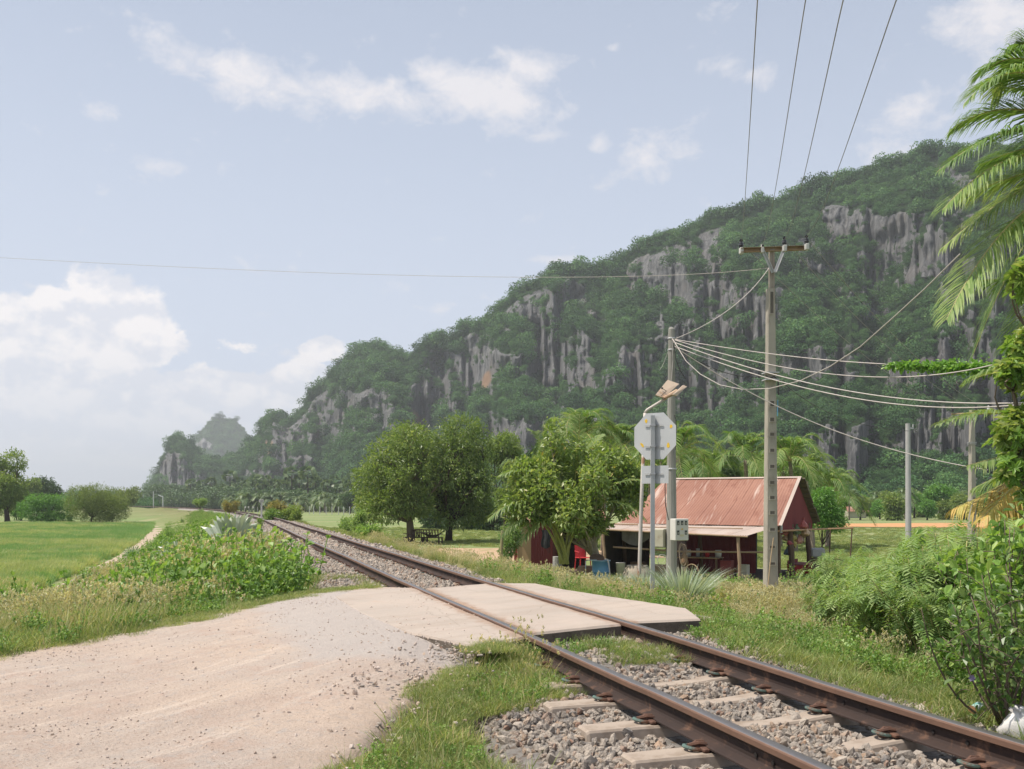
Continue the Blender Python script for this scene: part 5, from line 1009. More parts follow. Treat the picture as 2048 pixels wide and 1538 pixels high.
mb = MB(); mb.tube([(0, 0, 0), (.3, .02, .015), (.55, .01, .01)], [.012, .012, .008], 6); simple('white_stick', 'whitish stick lying among the ballast stones at the bottom edge', 'stick', mb, M_wht, (*tp(4.05, -.15), ZR-.13), 0)
# kilometre post and fence
g = ground_pt(523, 78); kp = thing('kilometre_post', 'white railway distance post with a small board, left of the orange bush', 'distance post', g)
zT = zt(1002, 78)-g[2]; mb = MB(); mb.box((0, 0, zT/2-.2), (.11, .10, zT+.4)); mb.build('post', M_wht, kp); mb = MB(); mb.bevbox((0, -.05, zT), (.36, .06, .21), .01); mb.build('board', M_wht, kp)
def text(s_, size, mat, par, loc, rx=math.pi/2, name='lettering'):
    cu = bpy.data.curves.new('t', 'FONT'); cu.body = s_; cu.size = size; cu.align_x = 'CENTER'; cu.align_y = 'CENTER'; cu.extrude = .002; o = bpy.data.objects.new('t', cu); COL.objects.link(o)
    dg = bpy.context.evaluated_depsgraph_get(); me = bpy.data.meshes.new_from_object(o.evaluated_get(dg)); bpy.data.objects.remove(o); me.materials.clear(); me.materials.append(mat)
    n = bpy.data.objects.new(name, me); COL.objects.link(n); n.parent = par; n.location = loc; n.rotation_euler = (rx, 0, 0); return n
text('133', .17, M_blk, kp, (0, -.083, zT))
fp = thing('fence_post', 'white concrete fence post at the far edge of the field', 'fence post', P(560, 1018, 240)*[1, 1, 0], group='white fence posts along the palm grove'); mb = MB(); mb.box((0, 0, .85), (.16, .14, 1.9)); mb.add([(-.08, -.07, 1.8), (.08, -.07, 1.8), (.08, .07, 1.8), (-.08, .07, 1.8)], [[0, 1, 2, 3]]); mb.build('shaft', M_wht, fp)
k = 0
for px in list(range(570, 720, 12)): 
    Y = 240-(px-560)*.15; o = dup(fp, P(px+random.uniform(-3, 3), 1018, Y)*[1, 1, 0]); k += 1
b_ = thing('fence_board', 'row of white notices on the fence left of the distance post', 'fence', P(505, 1018, 235)*[1, 1, 0])
for px in (491, 497, 506): mb = MB(); mb.box(((px-505)/F*235, 0, 1.6), (.35, .04, .45)); mb.build('notice', M_wht, b_)
for px in (489, 498, 508, 515): mb = MB(); mb.box(((px-505)/F*235, .05, .8), (.08, .08, 1.7)); mb.build('stake', M_wht, b_)
for (px, Y, py, lb) in ((307, 300, 983, 'tall slim pole beside the far end of the track'), (326, 260, 992, 'shorter pale lamp pole by the far bend of the track'), (287, 420, 990, 'faint distant pole left of the hill foot')):
    g = P(px, 1012, Y); g[2] = float(T(g[0], g[1])); mb = MB(); mb.tube([(0, 0, 0), (0, 0, zt(py, Y)-g[2])], .16, 6)
    if px == 326: mb.tube([(0, 0, zt(994, Y)-g[2]), (-1.3, 0, zt(990, Y)-g[2])], .14, 5)
    simple('distant_pole', lb, 'pole', mb, solid('pole grey', (.42, .43, .43), (.38, .39, .39), 3), g)
# red roofed house far off under the hill
g = np.array([(1710-1024)/F*175, 175, 0]); fh = thing('distant_house', 'small far house with a red roof among trees at the hill foot', 'house', g); mb = MB(); mb.box((0, 0, .6), (3.0, 2.5, 1.3)); mb.build('wall', M_bei, fh)
mb = MB(); mb.add([(-1.9, -1.6, 1.15), (1.9, -1.6, 1.15), (1.7, 0, 2.0), (-1.7, 0, 2.0), (-1.9, 1.6, 1.15), (1.9, 1.6, 1.15)], [[0, 1, 2, 3], [3, 2, 5, 4]]); mb.build('roof', M_roof, fh)
# table group and hammock under the mango trees
M_bench = solid('dark bench wood', (.07, .045, .035), (.10, .06, .045), 4, .85)
def bench(px, rz, label, w=1.1):
    g = ground_pt(px, 66.5); t = thing('bench', label, 'bench', g, rz); mb = MB(); mb.bevbox((0, 0, .42), (w, .5, .06), .01); mb.build('seat', M_bench, t)
    mb = MB()
    for k in range(6): mb.box((-w/2+.08+k*(w-.16)/5, .26, .68), (.07, .03, .5), rotx(-.2))
    mb.box((0, .30, .93), (w, .05, .07)); mb.build('backrest', M_bench, t)
    for sx in (-1, 1):
        for sy in (-1, 1): mb = MB(); mb.box((sx*(w/2-.06), sy*.2, .2), (.08, .08, .42)); mb.build('leg', M_bench, t)
        mb = MB(); mb.box((sx*(w/2-.03), 0, .65), (.06, .5, .05)); mb.build('armrest', M_bench, t)
bench(818, -1.2, 'dark wooden bench in shade behind the left mango trunk'); bench(836, .3, 'dark wooden chair between the mango trunk and the round table', .7); bench(866, math.pi-.5, 'wide dark wooden bench on the right side of the round table', 1.3)
t = thing('round_table', 'small dark garden table with curved legs between the benches', 'table', ground_pt(848, 66)); mb = MB(); mb.lathe([(0, .72), (.5, .72), (.5, .76), (0, .76)], n=16); mb.build('tabletop', M_bench, t)
mb = MB(); 
for s_ in (-1, 1): mb.tube([(s_*.45, 0, .70), (s_*.28, 0, .45), (s_*.05, 0, .35), (s_*.3, 0, .05)], .04, 5)
mb.build('leg', M_bench, t)
a_, b_ = P(828, 1048, 67.5), P(894, 1050, 67.5); mb = MB(); c = bez(a_, P(865, 1074, 67.3), b_, 20); rows = []
for q in c: i = len(rows); w_ = .5*math.sin(math.pi*min(max((i-3)/14, 0), 1))+.03; rows.append([q+[0, -w_, .25*w_], q+[0, -w_*.4, -.08*w_], q+[0, w_*.4, -.08*w_], q+[0, w_, .25*w_]])
simple('hammock', 'dark green hammock slung between the two mango trunks', 'hammock', MB().grid(np.array(rows)), solid('green net', (.05, .08, .035), (.04, .06, .03), 9), (0, 0, 0))

# ================================================================== PLANTS
M_bark = solid('grey brown bark', (.20, .16, .12), (.13, .10, .075), 4, .95, 'Object', (1, 1, .3), bmp=.8, bd=.03, spec=.1)
M_barkd = solid('dark bark', (.075, .055, .042), (.05, .038, .03), 4, .95, 'Object', (1, 1, .3), bmp=.8, bd=.03, spec=.1)
M_mango = leafmat('mango leaves', (.065, .115, .026), (.125, .185, .045), (.26, .30, .12), .46, .40, .12, .5)
M_almond = leafmat('broad pale leaves', (.09, .16, .03), (.19, .26, .065), (.36, .38, .16), .45, .40, .1, .55, dry=(.42, .34, .08))
M_frond = leafmat('palm leaflets', (.05, .11, .022), (.105, .18, .045), (.21, .27, .10), .42, .48, .15, .35, dry=(.50, .40, .12))
M_frondfar = leafmat('distant palm leaflets', (.045, .085, .035), (.085, .135, .055), (.16, .20, .10), .3, .45, .22, .4)
M_frdry = leafmat('dying palm leaflets', (.28, .15, .05), (.36, .25, .07), (.30, .30, .08), .35, .5, .1, .3)
M_rach = solid('frond midrib', (.42, .36, .16), (.34, .30, .12), 3, .6, bmp=0)
M_ptrunk = solid('palm trunk', (.27, .22, .17), (.19, .155, .12), 3, .95, 'Object', (.5, .5, 5), bmp=.6, bd=.03)
M_weed = leafmat('weed leaves', (.065, .14, .025), (.135, .24, .05), (.24, .33, .10), .40, .45, .22, .45)
M_shrub = leafmat('shrub leaves', (.055, .12, .025), (.12, .205, .05), (.24, .31, .115), .44, .40, .25, .55)
M_feath = leafmat('feather leaves', (.08, .15, .04), (.16, .25, .075), (.27, .34, .15), .42, .5, .2, .3)
M_grass = leafmat('verge grass', (.09, .14, .038), (.17, .225, .07), (.28, .31, .135), .38, .5, .28, .3, dry=(.52, .44, .27))
M_gdry = leafmat('dry grass', (.20, .20, .09), (.33, .30, .16), (.50, .44, .28), .35, .6, .2, .2)
M_silver = leafmat('lemongrass', (.16, .22, .15), (.26, .33, .23), (.40, .45, .34), .3, .45, .1, .4)
M_rice = leafmat('rice blades', (.10, .20, .06), (.145, .255, .085), (.21, .31, .125), .4, .5, .10, .3)
M_olive = leafmat('olive shrub', (.06, .095, .025), (.11, .155, .04), (.18, .22, .075), .35, .5, .15, .3)
M_dkgrn = leafmat('dark tree', (.02, .05, .015), (.045, .09, .025), (.09, .14, .045), .25, .5, .2, .4)
M_brite = leafmat('bright green tree', (.05, .13, .02), (.10, .22, .04), (.18, .30, .08), .4, .45, .1, .5)
M_orbush = leafmat('orange tipped bush', (.09, .13, .035), (.20, .19, .06), (.33, .23, .10), .35, .5, .1, .3)

def crown(mb, lobes, n, L, rs, wr=.34, twig=7, droop=-.35, up=.4, bright=True, shell=.62):
    """leaves in twigs spread through the lobes' outer volume; lobes = (x,y,z,rx,ry,rz)"""
    lobes = np.array(lobes, float); vol = lobes[:, 3]*lobes[:, 5]; nt_ = max(1, n//twig); k = rs.choice(len(lobes), nt_, p=vol/vol.sum()); d = unit(rs.normal(size=(nt_, 3)))
    rad = rs.uniform(shell, 1.04, nt_)**.8; C = lobes[k, :3]+d*rad[:, None]*lobes[k, 3:6]; cl = rs.random(nt_)
    C = np.repeat(C, twig, 0)+rs.normal(0, L*.55, (nt_*twig, 3)); dd = np.repeat(d, twig, 0); r_ = unit(rs.normal(size=(nt_*twig, 3)))
    D = unit(dd*.7+r_*.8+[0, 0, droop]); Nn = unit(r_[:, [1, 2, 0]]*.7+[0, 0, up]+dd*.5)
    t = np.clip(.5*np.repeat(cl, twig)+.5*rs.beta(2, 2, nt_*twig)+.0, 0, 1); t = np.where(rs.random(len(t)) < .985, t*.88, 1)
    leaves(mb, C, D, Nn, rs.uniform(.65, 1.25, nt_*twig)*L, wr, t, fold=.08)
def limbs(mb, base, lobes, r0, rs, fork=.4, n=8, k=None):
    lobes = np.array(lobes, float)
    for i, l in enumerate(lobes[:k]):
        tip = l[:3]+rs.normal(0, .15, 3)*l[3:6]; zt_ = lobes[:, 2].mean(); f = base+np.array([0, 0, 1])*min(max((tip[2]-base[2])*fork*rs.uniform(.6, 1.1), .33*zt_), max(tip[2]*.8, .1)); pts = bez(f, (f+tip)/2+rs.normal(0, .12, 3)*np.linalg.norm(tip-f)*[1, 1, .3]+[0, 0, .05], tip, n); mb.tube(pts, np.linspace(r0*.5, r0*.08, n), 6)
        for _ in range(4):
            e = l[:3]+unit(rs.normal(size=3))*l[3:6]*.85; q = pts[rs.integers(n//2, n-1)]; mb.tube(bez(q, (q+e)/2+rs.normal(0, .08, 3), e, 6), np.linspace(r0*.14, r0*.03, 6), 5)
def tree(name, label, cat, base, lobes, n, L, mat, tr=.15, seed=1, bark=None, wr=.34, fork=.35, trunks=None, group=None, **kw):
    rs = np.random.default_rng(seed); base = np.array(base, float); t = thing(name, label, cat, base, group=group); lob = [(x, y, z, *((r,)*3 if np.isscalar(r) else r)) for x, y, z, r in lobes]
    mb = MB(); top = np.mean([l[:3] for l in lob], 0)
    for (dx, lean) in (trunks or [(0, 0)]):
        hz = top[2]*.75; mb.tube(bez(np.array([dx, 0, -.2]), np.array([dx+lean*.4+top[0]*.2, 0, hz*.5]), np.array([dx+lean+top[0]*.6, top[1]*.6, hz]), 9), np.linspace(tr, tr*.45, 9)*np.r_[1.25, np.ones(8)], 8)
    limbs(mb, np.array([top[0]*.3, 0, 0]), lob, tr, rs, fork); mb.build('trunk', bark or M_bark, t, smooth=True)
    mb = MB(); crown(mb, lob, n, L, rs, wr, **kw); mb.build('crown', mat, t); return t
def pxl(cx_, cy_, rx, ry, Y, base, ryd=None):      # a lobe given where it stands: centre and radii in photo pixels at depth Y
    c = P(cx_, cy_, Y)-base; s_ = Y/F; return (c[0], c[1], c[2], (rx*s_, (ryd if ryd else (rx+ry)/2*s_), ry*s_))
def randlobes(cx_, cy_, rx, ry, Y, base, n, rs, f=.42, depth=1.0):
    out = []
    for _ in range(n):
        a = unit(rs.normal(size=3))*rs.uniform(.40, .86); s_ = Y/F; c = P(cx_+a[0]*rx, cy_-a[2]*ry, Y+a[1]*rx*s_*depth)-base; r_ = rs.uniform(.6, 1.1)*f*.92*(rx+ry)/2*s_; out.append((c[0], c[1], c[2], (r_, r_, r_*.9)))
    return out
b = ground_pt(822, 67); rs = np.random.default_rng(21)
tree('mango_tree', 'left of the two dense mango trees, its trunk between the benches', 'tree', b, randlobes(812, 950, 100, 108, 67, b, 30, rs)+[pxl(740, 1000, 22, 26, 67, b), pxl(765, 905, 30, 30, 67, b), pxl(800, 868, 30, 22, 67, b)], 22000, .27, M_mango, .30, 3, trunks=[(0, 0)], fork=.3)
b = ground_pt(897, 69.5)
tree('mango_tree', 'right and taller mango tree with pale wind-turned leaves at its top', 'tree', b, randlobes(912, 945, 84, 116, 69.5, b, 28, rs)+[pxl(920, 855, 40, 24, 69.5, b), pxl(960, 890, 26, 34, 69.5, b), pxl(960, 1010, 28, 34, 69.5, b)], 22000, .28, M_mango, .27, 4, bark=M_barkd, fork=.3)
b = ground_pt(740, 72); tree('small_tree', 'small pale-leaved tree peeping out at the left edge of the mango crown', 'tree', b, [pxl(735, 1005, 20, 20, 72, b), pxl(748, 1025, 18, 16, 72, b)], 1800, .28, M_almond, .06, 6)
# dense dark hedge of trees behind the yard
for i, (px, py, rx, ry, Y, lb) in enumerate(((930, 1040, 40, 30, 100, 'dark low tree behind the hammock, left part of the row'), (985, 1035, 45, 36, 97, 'dark low tree behind the yard, between mango and hut'), (870, 1035, 40, 28, 104, 'shaded low tree seen between the two mango trunks'), (1010, 920, 34, 50, 90, 'tall thin tree with pale tips right of the mango crown'), (1035, 970, 40, 60, 88, 'leafy tree standing behind the left coconut fronds'))):
    b = ground_pt(px, Y); tree('low_tree', lb, 'tree', b, randlobes(px, py, rx, ry, Y, b, 12, rs, .5), 7000, .34, M_dkgrn if i < 3 else M_mango, .15, 40+i, bark=M_barkd)
b = ground_pt(1022, 38); tree('small_bush', 'small green bush with thin stems between the bamboo stake and the hut', 'bush', b, [pxl(1022, 1075, 20, 22, 38, b), pxl(1014, 1098, 14, 18, 38, b), pxl(1030, 1060, 14, 14, 38, b)], 2200, .12, M_shrub, .03, 8)

# broad-leaved tree between hut and house
b = ground_pt(1206, 31.8); rs = np.random.default_rng(5)
lob = randlobes(1130, 985, 118, 85, 31.5, b, 34, rs, .34)+[pxl(1075, 950, 50, 30, 31.5, b), pxl(1200, 925, 60, 28, 31.8, b), pxl(1245, 960, 40, 34, 32, b), pxl(1250, 1000, 34, 30, 32, b), pxl(1060, 1010, 46, 34, 31, b), pxl(1140, 900, 40, 22, 31.5, b), pxl(1170, 1045, 40, 20, 31.5, b), pxl(1105, 870, 14, 26, 31.3, b)]
lob = lob[::2] + lob[-8:]; lob = [(x, y-.15, z, r) for x, y, z, r in lob]
tree('broadleaf_tree', 'wind-tossed broad-leaved tree with slanting grey trunk between hut and house', 'tree', b, lob, 17500, .185, M_almond, .11, 9, bark=solid('pale bark', (.36, .31, .22), (.28, .24, .17), 4, .9, 'Object', (1, 1, .4), bmp=.5), wr=.46, trunks=[(.05, -.1), (-.15, .1)], fork=.45, twig=8, droop=-.1)

# ---- palms
def leaflets(mb, C, D, Up, L, Wd, sag, t, m=0):
    n = len(C); L = np.broadcast_to(L, (n,))[:, None]; Wd = np.broadcast_to(Wd, (n,))[:, None]; D = unit(D); S = unit(np.cross(D, Up)); g = np.array([0, 0, -1.0])
    sg = np.broadcast_to(sag, (n,))[:, None]; p1 = C+D*L*.38+g*L*sg*.10; p2 = C+D*L*.74+g*L*sg*.42; p3 = C+D*L*.94+g*L*sg*.95
    V = np.stack([C-S*Wd*.3, C+S*Wd*.3, p1-S*Wd*.5, p1+S*Wd*.5, p2-S*Wd*.38, p2+S*Wd*.38, p3], 1); i = (np.arange(n)*7)[:, None]; n0 = mb.n
    mb.add(V.reshape(-1, 3), np.vstack([i+np.array([0, 1, 3, 2]), i+np.array([2, 3, 5, 4])]), m, np.repeat(np.broadcast_to(t, (n,)), 7)); mb.T.append(i+np.array([4, 5, 6])+n0); mb.tm.append(np.full(n, m))
def frond(mbl, mbr, p0, pm, p1, Ll, n, rs, sag=.55, wd=.035, t0=.5, rr=.03, hang=.0, sweep=.55, gap=.12, wind=(0, 0, 0)):
    C = bez(np.array(p0), np.array(pm), np.array(p1), n+6); d = unit(np.gradient(C, axis=0)); up = np.array([0, 0, 1.0]); S = unit(np.cross(d, up)+1e-6); U_ = np.cross(S, d); mbr.tube(C, np.linspace(rr, rr*.15, len(C)), 5)
    k = np.arange(int(len(C)*gap), len(C)-1)
    for sd in (-1, 1):
        kk = k; u = (kk-k[0])/(len(k)); ln = Ll*np.clip(np.sin(np.pi*(u*.86+.12))**.6, .2, 1)*rs.uniform(.85, 1.1, len(kk))
        D = d[kk]*(sweep+.5*u[:, None])+sd*S[kk]*1.0+U_[kk]*(.28-hang)+rs.normal(0, .07, (len(kk), 3))+np.array(wind)
        leaflets(mbl, C[kk]+d[kk]*rs.uniform(-.01, .01, (len(kk), 1)), D, U_[kk]+.2*sd*S[kk], ln, wd, sag*rs.uniform(.7, 1.3, len(kk)), np.clip(t0+rs.normal(0, .16, len(kk)), 0, .9))
def palm(name, label, base, h, nf, fl, Ll, seed, mat=None, nl=26, lean=(0, 0), wd=.05, group=None, tr=.14, elmin=-.5, cat='palm tree', wind=(0, 0, 0), parent_parts=True, rise=1.0):
    rs = np.random.default_rng(seed); t = thing(name, label, cat, base, group=group); top = np.array([lean[0], lean[1], h])
    if h > .4: mb = MB(); mb.tube(bez(np.array([0, 0, -.2]), np.array([lean[0]*.25, lean[1]*.25, h*.5]), top, 12), np.linspace(tr, tr*.62, 12)*np.r_[1.3, np.ones(11)], 9); mb.build('trunk', M_ptrunk, t, smooth=True)
    ml, mr = MB(), MB()
    for i in range(nf):
        az = i*2.399+rs.normal(0, .2); e = elmin+(1.35-elmin)*((i+.5)/nf)**.8*rise; L_ = fl*rs.uniform(.85, 1.1)*(.75 if e > 1.1 else 1)
        d = np.array([math.cos(az)*math.cos(e), math.sin(az)*math.cos(e), math.sin(e)]); pm = top+d*L_*.52+[0, 0, .04*L_]; p1 = top+d*L_*.92+[0, 0, -L_*(.28+.25*math.cos(e))]+np.array(wind)*L_; frond(ml, mr, top, pm, p1, Ll, nl, rs, sag=.5, wd=wd, rr=.02+.006*fl/3, t0=rs.uniform(.3, .68), wind=wind)
    mr.build('midrib', M_rach, t); ml.build('frond', mat or M_frond, t); return t
# young coconut in front of the hut, its fronds springing from the ground
b = ground_pt(1128, 31.5); b[2] -= 0.05; rs = np.random.default_rng(77); t = thing('coconut_palm', 'young coconut palm with fronds springing from near the ground beside the hut', 'palm tree', b); ml, mr = MB(), MB()
for (mx, my, tx, ty, dy) in ((1120, 960, 1102, 845, .6), (1150, 960, 1160, 828, -.3), (1080, 975, 1000, 950, -.8), (1070, 1010, 975, 1040, -1.2), (1060, 960, 1010, 930, .3), (1170, 980, 1220, 905, .4), (1200, 990, 1300, 965, -.6), (1195, 1010, 1290, 1040, -.9), (1070, 1035, 1000, 1075, -1.0), (1098, 935, 1062, 862, .9), (1165, 950, 1200, 870, .9), (1100, 1040, 1040, 1085, -1)):
    p0 = P(1128+random.uniform(-8, 8), 1128, 31.5)-b; frond(ml, mr, p0, P(mx, my, 31.5+dy*.5)-b, P(tx, ty, 31.5+dy)-b, .75, 46, rs, sag=.45, wd=.05, t0=.75, rr=.045, gap=.36, sweep=.5, wind=(.15, 0, 0))
mr.build('midrib', solid('green midrib', (.34, .33, .09), (.28, .30, .08), 3, .5), t); ml.build('frond', M_frond, t)
mb = MB(); mb.tube([(0, 0, -.1), (0, 0, .35), (.02, 0, .75)], [.26, .24, .12], 10); mb.build('trunk', M_ptrunk, t)
# coconut palms behind the house
pl = [(1162, 862, 52, 'tall coconut palm with upright fronds above the broad-leaved tree'), (1207, 880, 56, 'coconut palm left of the octagonal sign, partly behind the tree'), (1250, 885, 54, 'coconut palm directly left of the octagonal sign'), (1368, 895, 48, 'large coconut palm just right of the short pole, behind the roof'), (1425, 940, 58, 'low coconut palm showing over the middle of the red roof'), (1497, 903, 56, 'coconut palm left of the tall pole above the roof ridge'), (1560, 915, 60, 'coconut palm behind the tall pole'), (1590, 910, 55, 'coconut palm right of the tall pole, over the gable'), (1625, 948, 58, 'coconut palm with drooping fronds at the right end of the roof'), (1655, 975, 62, 'lowest coconut palm at the right of the house'), (1300, 925, 60, 'coconut palm hidden behind the sign and lamp post'), (1330, 905, 64, 'coconut palm between the sign and the short pole'), (1535, 935, 66, 'small coconut palm behind the ridge beside the tall pole')]
for i, (px, py, Y, lb) in enumerate(pl):
    b = ground_pt(px, Y); h = zt(py, Y)-b[2]; palm('coconut_palm', lb, b, h*.93, 19, 2.7*(1.15 if i in (0, 3) else 1), .75, 100+i, nl=30, lean=(random.uniform(-.4, .4), 0), wd=.055, tr=.16, elmin=-.35, wind=(.10, 0, 0), rise=1.05)
# leafy tree mass between those palms
for i, (px, py, rx, ry, Y, lb, m_) in enumerate(((1190, 900, 60, 40, 62, 'dark leafy tree behind the palms left of the sign', M_mango), (1400, 925, 50, 32, 66, 'round leafy tree behind the middle of the roof', M_mango), (1450, 945, 50, 28, 70, 'low leafy tree behind the roof, left of the tall pole', M_dkgrn), (1560, 955, 60, 28, 72, 'leafy tree behind the ridge at the tall pole', M_dkgrn), (1290, 935, 50, 34, 66, 'leafy tree behind the sign plate', M_dkgrn), (1090, 930, 50, 50, 60, 'leafy tree behind the young coconut fronds', M_dkgrn))):
    b = ground_pt(px, Y); tree('leafy_tree', lb, 'tree', b, randlobes(px, py, rx, ry, Y, b, 10, rs, .5), 6500, .24, m_, .14, 60+i, bark=M_barkd)
b = ground_pt(1643, 46); tree('young_tree', 'bright green young tree with a thin crooked trunk right of the gable', 'tree', b, [pxl(1640, 1008, 26, 22, 46, b), pxl(1655, 1030, 30, 22, 46, b), pxl(1632, 1035, 26, 20, 46, b), pxl(1670, 1045, 22, 14, 46, b), pxl(1648, 990, 18, 14, 46, b)], 6500, .15, M_brite, .045, 12, bark=M_barkd)

# ---- trees along the foot of the hill on the right, and beyond the field
k = 0
for i in range(46):
    px = 1610+i*9.5+random.uniform(-5, 5); Y = random.uniform(150, 195); py = 1013-random.uniform(0, 20); rx = random.uniform(14, 26); b = np.array([(px-1024)/F*Y, Y, 0.0])
    if i % 6 == 3:
        palm('foot_palm', 'feathery palm in the tree belt at the foot of the hill', b, 3.4, 15, 2.6, 1.0, 300+i, M_frondfar, nl=14, wd=.13, group='palms in the belt at the hill foot'); continue
    if i < 6:
        rsx = np.random.default_rng(200+i); src_t = tree('foot_tree', 'round green tree in the belt at the foot of the hill', 'tree', b, randlobes(px, py+4, rx, 17, Y, b, 9, rsx, .5), 2600, .55, (M_dkgrn, M_brite, M_mango)[i % 3], .2, 200+i, bark=M_barkd, group='trees in the belt at the hill foot'); globals().setdefault('FT', []).append(src_t)
    else: dup(FT[i % len(FT)], b, random.uniform(0, 6), scale=random.uniform(.75, 1.25))
for i in range(26):
    Y = random.uniform(205, 260)*(1 if i < 13 else 1.0); px = 700+i*38; b = np.array([(px-1024)/F*Y, Y, 0.0]); dup(FT[i % len(FT)], b, random.uniform(0, 6), scale=random.uniform(1.0, 1.5))
# palm grove under the left part of the hill
fan = []
def fanpalm(seed):
    rs = np.random.default_rng(seed); t = thing('sugar_palm', 'dark fan palm in the grove below the hill', 'palm tree', (0, 0, 0), group='fan palms in the grove below the hill'); h = rs.uniform(7.5, 10); mb = MB(); mb.tube([(0, 0, -.2), (.1, 0, h*.5), (0, 0, h)], [.28, .2, .16], 7); mb.build('trunk', M_barkd, t); mb = MB()
    for i in range(30):
        d = unit(rs.normal(size=3)+[0, 0, .25]); c = np.array([0, 0, h])+d*1.5; a = unit(np.cross(d, rs.normal(size=3))); b_ = np.cross(a, d); ang = np.linspace(-1.15, 1.15, 13); D = np.cos(ang)[:, None]*d+np.sin(ang)[:, None]*a; leaves(mb, np.repeat(c[None], 13, 0), D+[0, 0, -.12], np.repeat(b_[None], 13, 0), 1.35, .22, np.full(13, rs.uniform(.1, .8)))
    mb.build('crown', M_frondfar, t); return t
FP = [fanpalm(500+i) for i in range(4)]; FE = [palm('grove_palm', 'feathery dark palm in the lower front row of the grove', (0, 0, 0), rs.uniform(1.5, 3.2), 17, 3.6, 1.25, 520+i, M_frondfar, nl=16, wd=.16, group='feathery palms along the front of the grove', tr=.25, wind=(.08, 0, 0)) for i in range(3)]
def gpos(px, Y): return (float((px-1024)/F*Y), float(Y), 0.0)
used = set()
def put(src, i, loc, sc, rz=None):
    if id(src) not in used: used.add(id(src)); src.location = loc; src.scale = (sc,)*3; return src
    return dup(src, loc, random.uniform(0, 6), scale=sc)
for i in range(84):
    px = 318+i*6.6+random.uniform(-5, 5); Y = np.interp(px, [300, 500, 900], [520, 345, 262])*random.uniform(.95, 1.18); put(FP[i % 4], i, gpos(px, Y), random.uniform(.8, 1.15)*np.interp(px, [300, 500, 900], [1.05, 1.1, .95]))
for i in range(52):
    px = 455+i*8.5+random.uniform(-4, 4); Y = np.interp(px, [400, 900], [300, 248])*random.uniform(.96, 1.06); put(FE[i % 3], i, gpos(px, Y), random.uniform(.8, 1.2))
# dark undergrowth through the grove
r0 = np.random.default_rng(31); n = 2600; px = r0.uniform(300, 1000, n); Y = np.interp(px, [300, 500, 900], [500, 360, 285])*r0.uniform(.93, 1.22, n); HD = [clumpsrc('undergrowth clump', 700, .09, M_dkgrn, .8, 8, 60+s) for s in range(3)]
s_ = r0.uniform(3, 6.5, n)*np.clip(Y/330, .9, 1.6); scatter('grove_undergrowth', np.column_stack([(px-1024)/F*Y, Y, r0.uniform(.3, 1.5, n)*s_*.6]), HD, s_)
# far tree line on the horizon at left
r0 = np.random.default_rng(33); n = 900; px = r0.uniform(-500, 330, n); Y = r0.uniform(560, 900, n); s_ = r0.uniform(7, 13, n)*np.interp(px, [0, 230, 330], [1, 1.1, .9]); scatter('distant_treeline', np.column_stack([(px-1024)/F*Y, Y, s_*.3]), HB, s_)
r0 = np.random.default_rng(34); n = 500; px = r0.uniform(40, 300, n); Y = r0.uniform(300, 420, n); s_ = r0.uniform(3, 6, n)*(.7+.6*fbm(px/25, 0, 0, 3, 2)); scatter('mid_treeline', np.column_stack([(px-1024)/F*Y, Y, s_*.3]), HB, s_)

# ---- left trees at the edge of the rice field
rs = np.random.default_rng(41)
b = np.array([(15-1024)/F*135, 135, 0.0]); tree('large_tree', 'large dark tree at the left picture edge beyond the rice field', 'tree', b, randlobes(5, 965, 48, 72, 135, b, 20, rs, .42), 17000, .42, M_mango, .4, 71, bark=M_barkd)
b = np.array([(95-1024)/F*130, 130, 0.0]); tree('spreading_shrub', 'dark spreading shrub with layered branches right of the large tree', 'shrub', b, [pxl(95+dx, 1020+dy, 26, 9, 130, b) for dx, dy in ((-30, 8), (0, -12), (30, 5), (-15, -22), (20, -20), (5, 12), (-35, -8), (42, -10), (-10, 18), (25, 18))], 9000, .30, M_brite, .12, 72, bark=M_barkd)
b = np.array([(182-1024)/F*122, 122, 0.0]); tree('wispy_shrub', 'rounded wispy olive shrub on a short trunk in the rice field', 'shrub', b, [pxl(182+dx, 1012+dy, 30, 24, 122, b) for dx, dy in ((0, -12), (-22, 0), (24, -4), (40, 6), (-8, 8), (16, 10), (45, -10), (-25, -14), (10, -20))], 15000, .30, M_olive, .14, 73, bark=M_barkd, wr=.16, droop=.3)
b = np.array([(225-1024)/F*124, 124, 0.0]); tree('wispy_shrub', 'darker right half of the shrub pair, low over the field', 'shrub', b, [pxl(215+dx, 1020+dy, 26, 17, 124, b) for dx, dy in ((0, 0), (20, 4), (-14, 8), (12, -12))], 6000, .30, M_olive, .1, 74, bark=M_barkd, wr=.16, droop=.3)
for i, (px, py, rx, ry, Y, lb) in enumerate(((60, 985, 24, 24, 200, 'grey-green tree behind the layered shrub'), (95, 975, 26, 20, 210, 'rounded distant tree rising over the shrubs'), (42, 1010, 26, 26, 150, 'bright bushy tree touching the large tree'), (250, 992, 30, 16, 230, 'low distant tree right of the wispy shrub'))):
    b = np.array([(px-1024)/F*Y, Y, 0.0]); tree('field_tree', lb, 'tree', b, randlobes(px, py, rx, ry, Y, b, 9, rs, .5), 3500, .55, (M_mango, M_dkgrn, M_brite, M_olive)[i], .2, 80+i, bark=M_barkd)
